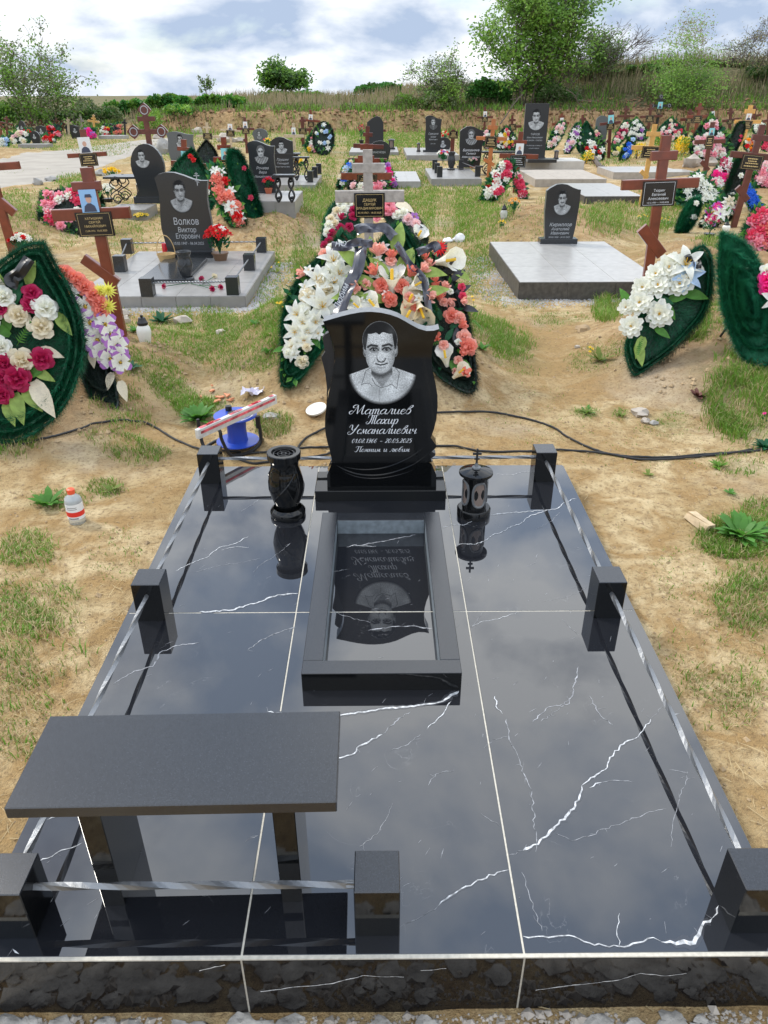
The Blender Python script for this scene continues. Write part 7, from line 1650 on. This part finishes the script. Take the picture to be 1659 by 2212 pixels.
for (px, py, rx, ry, n, h, sw, w) in GP:
    for _ in range(int(n*1.7)):
        a = U(0, 6.28); r_ = math.sqrt(R())*(1 if R() < .8 else 1.25); x_ = px+math.cos(a)*rx*r_; y_ = py+math.sin(a)*ry*r_
        if y_ < 215: continue
        d = ray(x_, y_)
        if d.z > -0.012: continue
        P = CP+d*(-CAMZ/d.z) if py < 900 else pt(x_, y_, z=0.0)
        if P.y > 42: continue
        if abs(P.x) < .91 and .9 < P.y < 3.33: continue
        if mnoise.noise(Vector((P.x*5/max(1, P.y/6), P.y*5/max(1, P.y/6), 1))) < -.12 and R() < .75: continue
        it.append((P.x, P.y, h*U(.35,1.0), max(w*1.25, P.y*.00034)*U(.7,1.5), U(.2,.9), 2 if R() < sw*.7 else (0 if R() < .55 else 1)))
    c = pt(px, py, z=0.0); k = depth(c.y)/FPX
    e = pt(px, py-ry, z=0.0); GREEN.append((c.x, c.y, rx*k, max(.1, abs(e.y-c.y)), min(1, n/(rx*ry*3.14)*6)*(1-sw)))
for _ in range(7000):      # thin scatter of straw and sprouts everywhere
    y = 0.6+R()**1.4*16; x = U(-1,1)*(1.2+y*.62)
    if abs(x) < .91 and .85 < y < 3.33: continue
    it.append((x, y, U(.01,.03), max(.0010, y*.0002), U(.6,1.8), 2 if R() < .8 else 1))
blades('ground_grass', 'patchy green and straw grass growing over the sandy cemetery ground', it, [M_GR1, M_GR2, M_STRAW], cat='grass')
# lying straw
mb = MB()
for _ in range(5200):
    y = 0.5+R()**1.3*5.5; x = U(-1,1)*(1.0+y*.6)
    if abs(x) < .90 and .92 < y < 3.33: continue
    if R() < .55 and not ((x < -.9 and y < 2.4) or (x > .95 and y < 2.6)): continue
    a = U(0, 6.28); L_ = U(.02,.10); d = Vector((math.cos(a), math.sin(a), 0)); p = Vector((x, y, terrain(x, y)+U(.003,.010))); s = Vector((-d.y, d.x, 0))*U(.0005,.0013)
    e = p+d*L_; e.z = terrain(e.x, e.y)+U(.003,.012); m_ = (p+e)/2+s*U(-8,8)
    i = len(mb.v); mb.v += [p-s, p+s, m_+s, m_-s, e]; mb.face([i,i+1,i+2,i+3]); mb.face([i+3,i+2,i+4])
tag(mb.build('lying_straw', M_STRAW, recalc=False), 'dry straw stalks lying on the sand around the polished slab', 'straw', None, 'stuff')
# small broad-leaved weeds, dandelions
def weed(label, F, x, y, wpx, n, m=M_LEAF, flowers=0, h=.05, name='weed', col='yellow', mats=None):
    P = pt(*fx(F, x, y)); k = depth(P.y, 0)/FPX*FR[F][2]; r_ = wpx*k/2
    root = thing(name, label, 'plant', tuple(P)); f = MB()
    for j in range(n):
        a = j*2.4+U(-.3,.3); L_ = r_*U(.5,1.1); d = Vector((math.cos(a), math.sin(a), U(.25,1.1))).normalized(); s = Vector((-math.sin(a), math.cos(a), 0))*L_*.16
        b = Vector((0,0,.003)); q1 = b+d*L_*.45+s; q2 = b+d*L_*.45-s; q3 = b+d*L_*.8+s*.7-Vector((0,0,L_*.05)); q4 = b+d*L_*.8-s*.7-Vector((0,0,L_*.05)); q5 = b+d*L_*1.05-Vector((0,0,L_*.14))
        i = len(f.v); f.v += [b, q1, q2, q3, q4, q5]; f.face([i,i+1,i+2]); f.face([i+1,i+3,i+4,i+2]); f.face([i+3,i+5,i+4])
    f.build('leaves', m, root, recalc=False)
    for j in range(flowers):
        a = U(0,6.28); q = P+Vector((math.cos(a)*r_*.7, math.sin(a)*r_*.7, h*U(.6,1.1))); put_flower(root, flower('mum', col, True), q, (U(-.3,.3), -.3, 1), .016)
        rel(MB().tube([P, q], .0012, 3), root).build('stem', m, root)
for a in [('broad-leaved dock plant by the feet of the lilac anemones','F',785,855,150,16,M_LEAFD), ('bright green weed mat behind the spirit level','F',1180,1165,260,60,M_LEAF), ('low weed rosette left of the solvent bottle','D',105,1092,90,26,M_LEAF), ('weed rosette right of the solvent bottle','D',240,1062,60,14,M_GR2),
    ('green weed right of the clear candle','F',960,585,180,40,M_LEAFD), ('green weed left of the clear candle','F',800,640,110,26,M_LEAF), ('weed clump at the right picture edge beside the wood chunk','D',1600,1160,130,70,M_LEAF), ('small leafy weed near the back right post','D',1400,1028,36,12,M_GR2), ('serrated weed sprout on the sand far right','H',1370,1400,130,22,M_GR1),
    ('weed sprout in front of the right mound','D',1578,1068,40,14,M_LEAF), ('dark leafy plant on the right edge by the cables','H',1640,1290,150,50,M_LEAFD), ('reddish dry weed at the foot of the right mound','H',1255,1000,130,40,mat('red_brown_weed', (.12,.04,.03), .7)), ('grey-green weed on the sand right of the cable loop','H',610,1095,120,24,M_GR2), ('second grey-green weed right of the first','H',815,1110,90,20,M_GR2),
    ('weed left of the right cable loop','D',1265,893,45,14,M_LEAF), ('leafy weed under the railed slab edge','F',1510,600,90,20,M_LEAF), ('rosette beside the central wreath left edge','F',1590,760,110,22,M_LEAF), ('weed tuft right of central wreath','G',1560,1050,160,36,M_LEAF)]:
    weed(*a)
for a in [('dandelion plant with three yellow heads on the sand before the white peony wreath','H',690,790,190,20,M_GR2,3), ('dandelions beside the left edge of the central wreath','G',70,790,80,10,M_GR2,4), ('dandelions near the railed slab right side','F',1640,290,90,10,M_GR2,2), ('buttercup clump behind the tall glossy red cross','E',870,990,120,14,M_LEAF,6), ('yellow flowers left of the tall glossy red cross','E',690,960,100,12,M_LEAF,6), ('dandelion right of central mound at the wreath tip','G',1500,745,70,8,M_GR2,2)]:
    weed(*a, name='dandelion', h=.09)
for (x0, x1, ty, by, n) in ((785,860,300,430,900), (940,1060,300,460,1500), (600,700,370,480,500), (230,300,440,520,300)):
    bush({785:'yellow rapeseed-like flowers behind the yellow cross', 940:'large clump of yellow flowering weed right of the yellow cross', 600:'yellow flowers left of the yellow cross', 230:'yellow flowering weed at the dark basket wreath'}[x0], 'E', x0, x1, ty, by, (FC['yellow'], M_GR1), n, .05, name='flowering_weed', dy=.6)
# ================================================================ loose ground: clods, gravel, concrete crumbs
def scatter(name, label, n, fn, m, cat):
    mb = MB()
    for _ in range(n):
        r_ = fn()
        if r_ is None: continue
        x, y, s = r_; z = terrain(x, y); i = len(mb.v)
        q = [Vector((U(.7,1)*s*a, U(.7,1)*s*b, U(.5,.9)*s*c)) for a, b, c in ((1,0,0),(0,1,0),(-1,0,0),(0,-1,0),(.2,.1,1),(0,0,-.5))]
        rt = Matrix.Rotation(U(0,6.28), 3, 'Z'); mb.v += [rt @ v+Vector((x, y, z+s*.12)) for v in q]
        for a in range(4): mb.face([i+a, i+(a+1) % 4, i+4]); mb.face([i+(a+1) % 4, i+a, i+5])
    return tag(mb.build(name, m, recalc=False), label, cat, None, 'stuff')
def f_clod():
    y = .5+R()**1.5*12; x = U(-1,1)*(1.1+y*.6)
    if abs(x) < .91 and .9 < y < 3.34: return None
    return x, y, U(.002,.006)*(1+y*.12) if R() < .93 else U(.006,.016)
scatter('sand_clods', 'small sandy clods strewn over the ground', 14000, f_clod, M_CLOD, 'clods')
def f_md():
    c = random.choice(MOUNDS[:10]); a = U(0,6.28); r_ = math.sqrt(R())*1.15; return c[0]+math.cos(a)*c[2]*r_, c[1]+math.sin(a)*c[3]*r_, U(.006,.022)
scatter('mound_clods', 'lumps of sandy soil lying on the grave mounds', 5200, f_md, M_CLOD, 'clods')
def f_bk():
    x = U(-11, 24); return x, U(39.2, 42.3), U(.03,.13)
scatter('bank_clods', 'lumps of brown soil on the cut face of the bank', 2600, f_bk, mat('brown_bank_soil', (.24,.14,.075), .95, var=.35, vscale=2), 'clods')
def f_gr():
    if R() < .5: t = R(); x = VX0+(VX1-VX0)*t*1.05; y = VY0-abs(random.gauss(0,.10))-.02
    else: x = VX1+abs(random.gauss(0,.10))+.02; y = VY0+(VY1-VY0)*R()-.15
    return x, y, U(.006,.014)
scatter('gravel', 'grey gravel spilled round the railed slab', 3800, f_gr, M_GRAVEL, 'gravel')
def f_gr2():
    k = R()
    if k < .5: return random.gauss(1.15,.12), U(6.9,9.0), U(.006,.014)
    return U(1.1,2.9), 6.98-abs(random.gauss(0,.12)), U(.006,.013)
scatter('gravel', 'grey gravel along the left and front edges of the bare slab', 2200, f_gr2, M_GRAVEL, 'gravel')
def f_gr3():
    x = U(-1.3,1.3)
    if mnoise.noise(Vector((x*4, 0, 5))) < -.15: return None
    return x, .915-abs(random.gauss(0,.06)), U(.002,.008) if R() < .9 else U(.008,.018)
scatter('concrete_crumbs', 'pale concrete crumbs along the foot of the front tiles', 2600, f_gr3, M_STONE, 'rubble')
mb = MB()
for _ in range(230):
    x = U(-.95,1.1); 
    if .1 < x < .45 and R() < .8: continue
    mb.blob((x, U(.78,.90), terrain(x,.85)+.004), U(.008,.030), 10, 0, .5, (1.3,1,.28), random.randint(0,99))
tag(mb.build('spilled_concrete', M_CONC, smooth=True, recalc=False), 'rough crust of spilled concrete along the foot of the front tiles', 'rubble', None, 'stuff')
# ================================================================ ground sheet
def axis(a, b, fine, grow, mx):
    out = [0.0]; s = fine
    return out
ys = [-4.0, -2.0, -.5]; y = .3; s = .022
while y < 900:
    ys.append(y)
    s = .022 if y < 1.2 else (.035 if y < 3.6 else min(y*.0125, 40) if y < 38 else (.3 if y < 56 else (y-50)*.35)); y += s
xs = [0.0]; x = 0.0
while x < 900:
    s = .035 if x < 2.3 else (.06 if x < 4 else (.12 if x < 8 else (.3 if x < 30 else (x-20)*.4))); x += s; xs.append(x)
xs = [-v for v in xs[:0:-1]]+xs
V = []; A = []
for yy in ys:
    for xx in xs:
        z = terrain(xx, yy); inside = abs(xx) < HW-.05 and YF+.06 < yy < YB-.05
        if inside: z = -.16
        elif yy < 13: z += .006*mnoise.noise(Vector((xx*9, yy*9, 2)))+.004*mnoise.noise(Vector((xx*24, yy*24, 5)))
        V.append((xx, yy, z))
nx_, ny_ = len(xs), len(ys)
XX, YY = np.meshgrid(np.array(xs), np.array(ys)); G = np.zeros(XX.shape)
for (cx, cy, rx, ry, dn) in GREEN:
    G = np.maximum(G, np.clip(dn, 0, 1)*np.exp(-(((XX-cx)/rx)**2+((YY-cy)/ry)**2)*1.1))
G = np.maximum(G, np.clip((YY-30)/6, 0, .75)*(YY < 39.0)); G = np.maximum(G, .7*np.clip((YY-42)/2, 0, 1))
MD = np.zeros(XX.shape)
for (cx, cy, rx, ry, h) in MOUNDS: MD = np.maximum(MD, np.exp(-((((XX-cx)/rx)**2+((YY-cy)/ry)**2)**2)*.9))
MD = np.maximum(MD, ((YY > 38.5) & (YY < 41.5)).astype(float)*(XX > -14))
me = bpy.data.meshes.new('ground')
F_ = [(j*nx_+i, j*nx_+i+1, (j+1)*nx_+i+1, (j+1)*nx_+i) for j in range(ny_-1) for i in range(nx_-1)]
me.from_pydata(V, [], F_); me.polygons.foreach_set('use_smooth', np.ones(len(F_), dtype=bool))
for nm, arr in (('grassy', G), ('dug', MD)):
    a = me.attributes.new(nm, 'FLOAT', 'POINT'); a.data.foreach_set('value', arr.astype(np.float32).ravel())
BK = ((YY > 41.0)*np.clip((XX+4)/8, .85, 1))
a = me.attributes.new('brushy', 'FLOAT', 'POINT'); a.data.foreach_set('value', BK.astype(np.float32).ravel())
gm_ = bpy.data.materials.new('sandy_soil'); gm_.use_nodes = True; nt = gm_.node_tree; b = nt.nodes['Principled BSDF']; N = nt.nodes.new; Lk = nt.links.new
b.inputs['Roughness'].default_value = .95; b.inputs['Specular IOR Level'].default_value = .15
tc = N('ShaderNodeTexCoord')
def nz(sc_, det=5, dist=0.0, rough=.55):
    n = N('ShaderNodeTexNoise'); n.inputs['Scale'].default_value = sc_; n.inputs['Detail'].default_value = det; n.inputs['Distortion'].default_value = dist; n.inputs['Roughness'].default_value = rough; Lk(tc.outputs['Object'], n.inputs['Vector']); return n.outputs['Fac']
def ramp(f, a, c0, c1, b_):
    r = N('ShaderNodeValToRGB'); r.color_ramp.elements[0].position = a; r.color_ramp.elements[1].position = b_; r.color_ramp.elements[0].color = (*c0, 1); r.color_ramp.elements[1].color = (*c1, 1); Lk(f, r.inputs[0]); return r.outputs[0]
def mixc(f, a, b_, t='MIX'):
    m = N('ShaderNodeMixRGB'); m.blend_type = t; 
    for s_, v in ((0, f), (1, a), (2, b_)):
        if hasattr(v, 'is_linked') or hasattr(v, 'links'): Lk(v, m.inputs[s_])
        else: m.inputs[s_].default_value = v if s_ == 0 else (*v, 1)
    return m.outputs[0]
base_ = ramp(nz(1.3, 6, .4), .36, (.39,.265,.120), (.66,.520,.305), .58)
base_ = mixc(ramp(nz(6, 8, .8), .40, (0,0,0), (1,1,1), .62), base_, (.40,.26,.115))
base_ = mixc(ramp(nz(17, 9, .3), .38, (.5,.5,.5), (0,0,0), .50), base_, (.30,.195,.09))
base_ = mixc(ramp(nz(.7, 5, .5), .55, (0,0,0), (.75,.75,.75), .68), base_, (.52,.45,.34))
base_ = mixc(ramp(nz(60, 6, .2), .34, (.6,.6,.6), (0,0,0), .48), base_, (.20,.13,.065))
at2 = N('ShaderNodeAttribute'); at2.attribute_name = 'dug'
dm = N('ShaderNodeMath'); dm.operation = 'MULTIPLY'; Lk(at2.outputs['Fac'], dm.inputs[0]); dm.inputs[1].default_value = .75
base_ = mixc(dm.outputs[0], base_, ramp(nz(9, 7, .5), .35, (.20,.105,.050), (.46,.29,.155), .65))
at = N('ShaderNodeAttribute'); at.attribute_name = 'grassy'
gmul = N('ShaderNodeMath'); gmul.operation = 'MULTIPLY'; Lk(at.outputs['Fac'], gmul.inputs[0]); Lk(ramp(nz(7, 6, .6), .35, (.25,.25,.25), (1,1,1), .6), gmul.inputs[1])
base_ = mixc(gmul.outputs[0], base_, ramp(nz(12, 6), .35, (.075,.115,.030), (.18,.21,.070), .65))
at3 = N('ShaderNodeAttribute'); at3.attribute_name = 'brushy'
base_ = mixc(at3.outputs['Fac'], base_, ramp(nz(5, 7), .35, (.06,.065,.025), (.17,.145,.08), .65))
Lk(base_, b.inputs['Base Color'])
add = N('ShaderNodeMath'); add.operation = 'ADD'; Lk(nz(28, 9, .6, .65), add.inputs[0]); Lk(nz(150, 6), add.inputs[1])
bp = N('ShaderNodeBump'); bp.inputs['Strength'].default_value = .75; bp.inputs['Distance'].default_value = .028; Lk(add.outputs[0], bp.inputs['Height']); Lk(bp.outputs[0], b.inputs['Normal'])
me.materials.append(gm_); me.update()
tag(link('ground', me), None, None, None, 'structure')
# the road on the left
rm = mat('pale_dusty_road', (.32,.29,.245), .9, var=.14, vscale=1.5, bump=.3, bscale=12)
top_ = [(-60,356),(60,338),(150,322),(250,309),(300,302),(352,298),(372,297)]; bot_ = [(-60,420),(20,404),(90,396),(142,389),(200,368),(262,345),(310,328),(372,309)]
def interp(P, n):
    P = [Vector((*p, 0)) for p in P]; L_ = np.cumsum([0]+[(P[i+1]-P[i]).length for i in range(len(P)-1)]); return [(float(np.interp(t, L_, [p.x for p in P])), float(np.interp(t, L_, [p.y for p in P]))) for t in np.linspace(0, L_[-1], n)]
T_, B_ = interp(top_, 40), interp(bot_, 40); mb = MB(); K = 8
for i in range(40):
    a = pt(*T_[i], z=0.0); c = pt(*B_[i], z=0.0)
    for k_ in range(K+1):
        p = a+(c-a)*k_/K; p += Vector((0, (.12 if k_ in (0, K) else 0)*mnoise.noise(Vector((i*.6, k_, 0))), 0)); mb.v.append(Vector((p.x, p.y, terrain(p.x, p.y)+(.022 if 0 < k_ < K else -.004))))
for i in range(39):
    for k_ in range(K): a = i*(K+1)+k_; mb.face([a, a+1, a+K+2, a+K+1])
tag(mb.build('road', rm, smooth=True), None, None, None, 'structure')
# ================================================================ light and sky
SUN_EL, SUN_AZ = math.radians(48), math.radians(-58)     # azimuth from +y towards +x
sd = Vector((math.sin(SUN_AZ)*math.cos(SUN_EL), math.cos(SUN_AZ)*math.cos(SUN_EL), math.sin(SUN_EL)))
sl = bpy.data.lights.new('sun', 'SUN'); sl.energy = 2.4; sl.angle = math.radians(10); sl.color = (1, .94, .85)
so = bpy.data.objects.new('sun', sl); COL.objects.link(so); so.rotation_euler = sd.to_track_quat('Z', 'Y').to_euler(); so.location = (0, 0, 20)
wd_ = bpy.data.worlds.new('World'); sc.world = wd_; wd_.use_nodes = True; nt = wd_.node_tree; nt.nodes.clear(); N = nt.nodes.new; Lk = nt.links.new
out = N('ShaderNodeOutputWorld'); bg = N('ShaderNodeBackground'); sky = N('ShaderNodeTexSky'); sky.sky_type = 'NISHITA'; sky.sun_disc = False
sky.sun_elevation = SUN_EL; sky.sun_rotation = SUN_AZ; sky.altitude = 100; sky.air_density = 1.0; sky.dust_density = 0.6
bg.inputs['Strength'].default_value = .14; Lk(sky.outputs[0], bg.inputs['Color'])
tc = N('ShaderNodeTexCoord'); sep = N('ShaderNodeSeparateXYZ'); Lk(tc.outputs['Generated'], sep.inputs[0])
# clouds on a flat layer overhead: divide the view direction by its height
mxz = N('ShaderNodeMath'); mxz.operation = 'MAXIMUM'; mxz.inputs[1].default_value = 0; Lk(sep.outputs['Z'], mxz.inputs[0])
ad = N('ShaderNodeMath'); ad.operation = 'ADD'; ad.inputs[1].default_value = .42; Lk(mxz.outputs[0], ad.inputs[0])
dv = N('ShaderNodeVectorMath'); dv.operation = 'DIVIDE'; Lk(tc.outputs['Generated'], dv.inputs[0])
cb_ = N('ShaderNodeCombineXYZ'); 
for i in range(3): Lk(ad.outputs[0], cb_.inputs[i])
Lk(cb_.outputs[0], dv.inputs[1])
def wn(sc_, det, dist, off):
    mp = N('ShaderNodeMapping'); mp.inputs['Location'].default_value = off; Lk(dv.outputs[0], mp.inputs[0])
    n = N('ShaderNodeTexNoise'); n.inputs['Scale'].default_value = sc_; n.inputs['Detail'].default_value = det; n.inputs['Distortion'].default_value = dist; n.inputs['Roughness'].default_value = .52; Lk(mp.outputs[0], n.inputs['Vector']); return n.outputs['Fac']
def mr(f, a, b_, c, d):
    r = N('ShaderNodeMapRange'); r.inputs[1].default_value = a; r.inputs[2].default_value = b_; r.inputs[3].default_value = c; r.inputs[4].default_value = d; Lk(f, r.inputs[0]); return r.outputs[0]
cover = mr(wn(2.9, 7, .25, (2.3, 1.1, 0)), .27, .43, 0, 1)
shade = mr(wn(3.8, 9, .15, (7.1, 4.2, 0)), .37, .59, 0, 1)
cr_ = N('ShaderNodeValToRGB'); cr_.color_ramp.elements[0].color = (.42,.52,.69,1); cr_.color_ramp.elements[1].color = (.98,1.01,1.04,1); cr_.color_ramp.elements[0].position = 0; cr_.color_ramp.elements[1].position = 1
Lk(shade, cr_.inputs[0])
bgc = N('ShaderNodeBackground'); Lk(cr_.outputs[0], bgc.inputs['Color'])
Lk(mr(mxz.outputs[0], .10, .5, 1.08, 1.95), bgc.inputs['Strength'])
bs = N('ShaderNodeBackground'); Lk(mr(mxz.outputs[0], .0, .6, 1, 1), bs.inputs['Strength'])
mx = N('ShaderNodeMixShader'); hzn = N('ShaderNodeMath'); hzn.operation = 'MAXIMUM'; Lk(cover, hzn.inputs[0]); Lk(mr(mxz.outputs[0], .0, .10, .9, 0), hzn.inputs[1])
Lk(hzn.outputs[0], mx.inputs[0]); Lk(bg.outputs[0], mx.inputs[1]); Lk(bgc.outputs[0], mx.inputs[2]); Lk(mx.outputs[0], out.inputs[0])
vs_ = sc.view_settings; sc.display_settings.display_device = 'sRGB'; vs_.view_transform = 'Standard'; vs_.look = 'None'; vs_.exposure = 0.12; vs_.gamma = 1
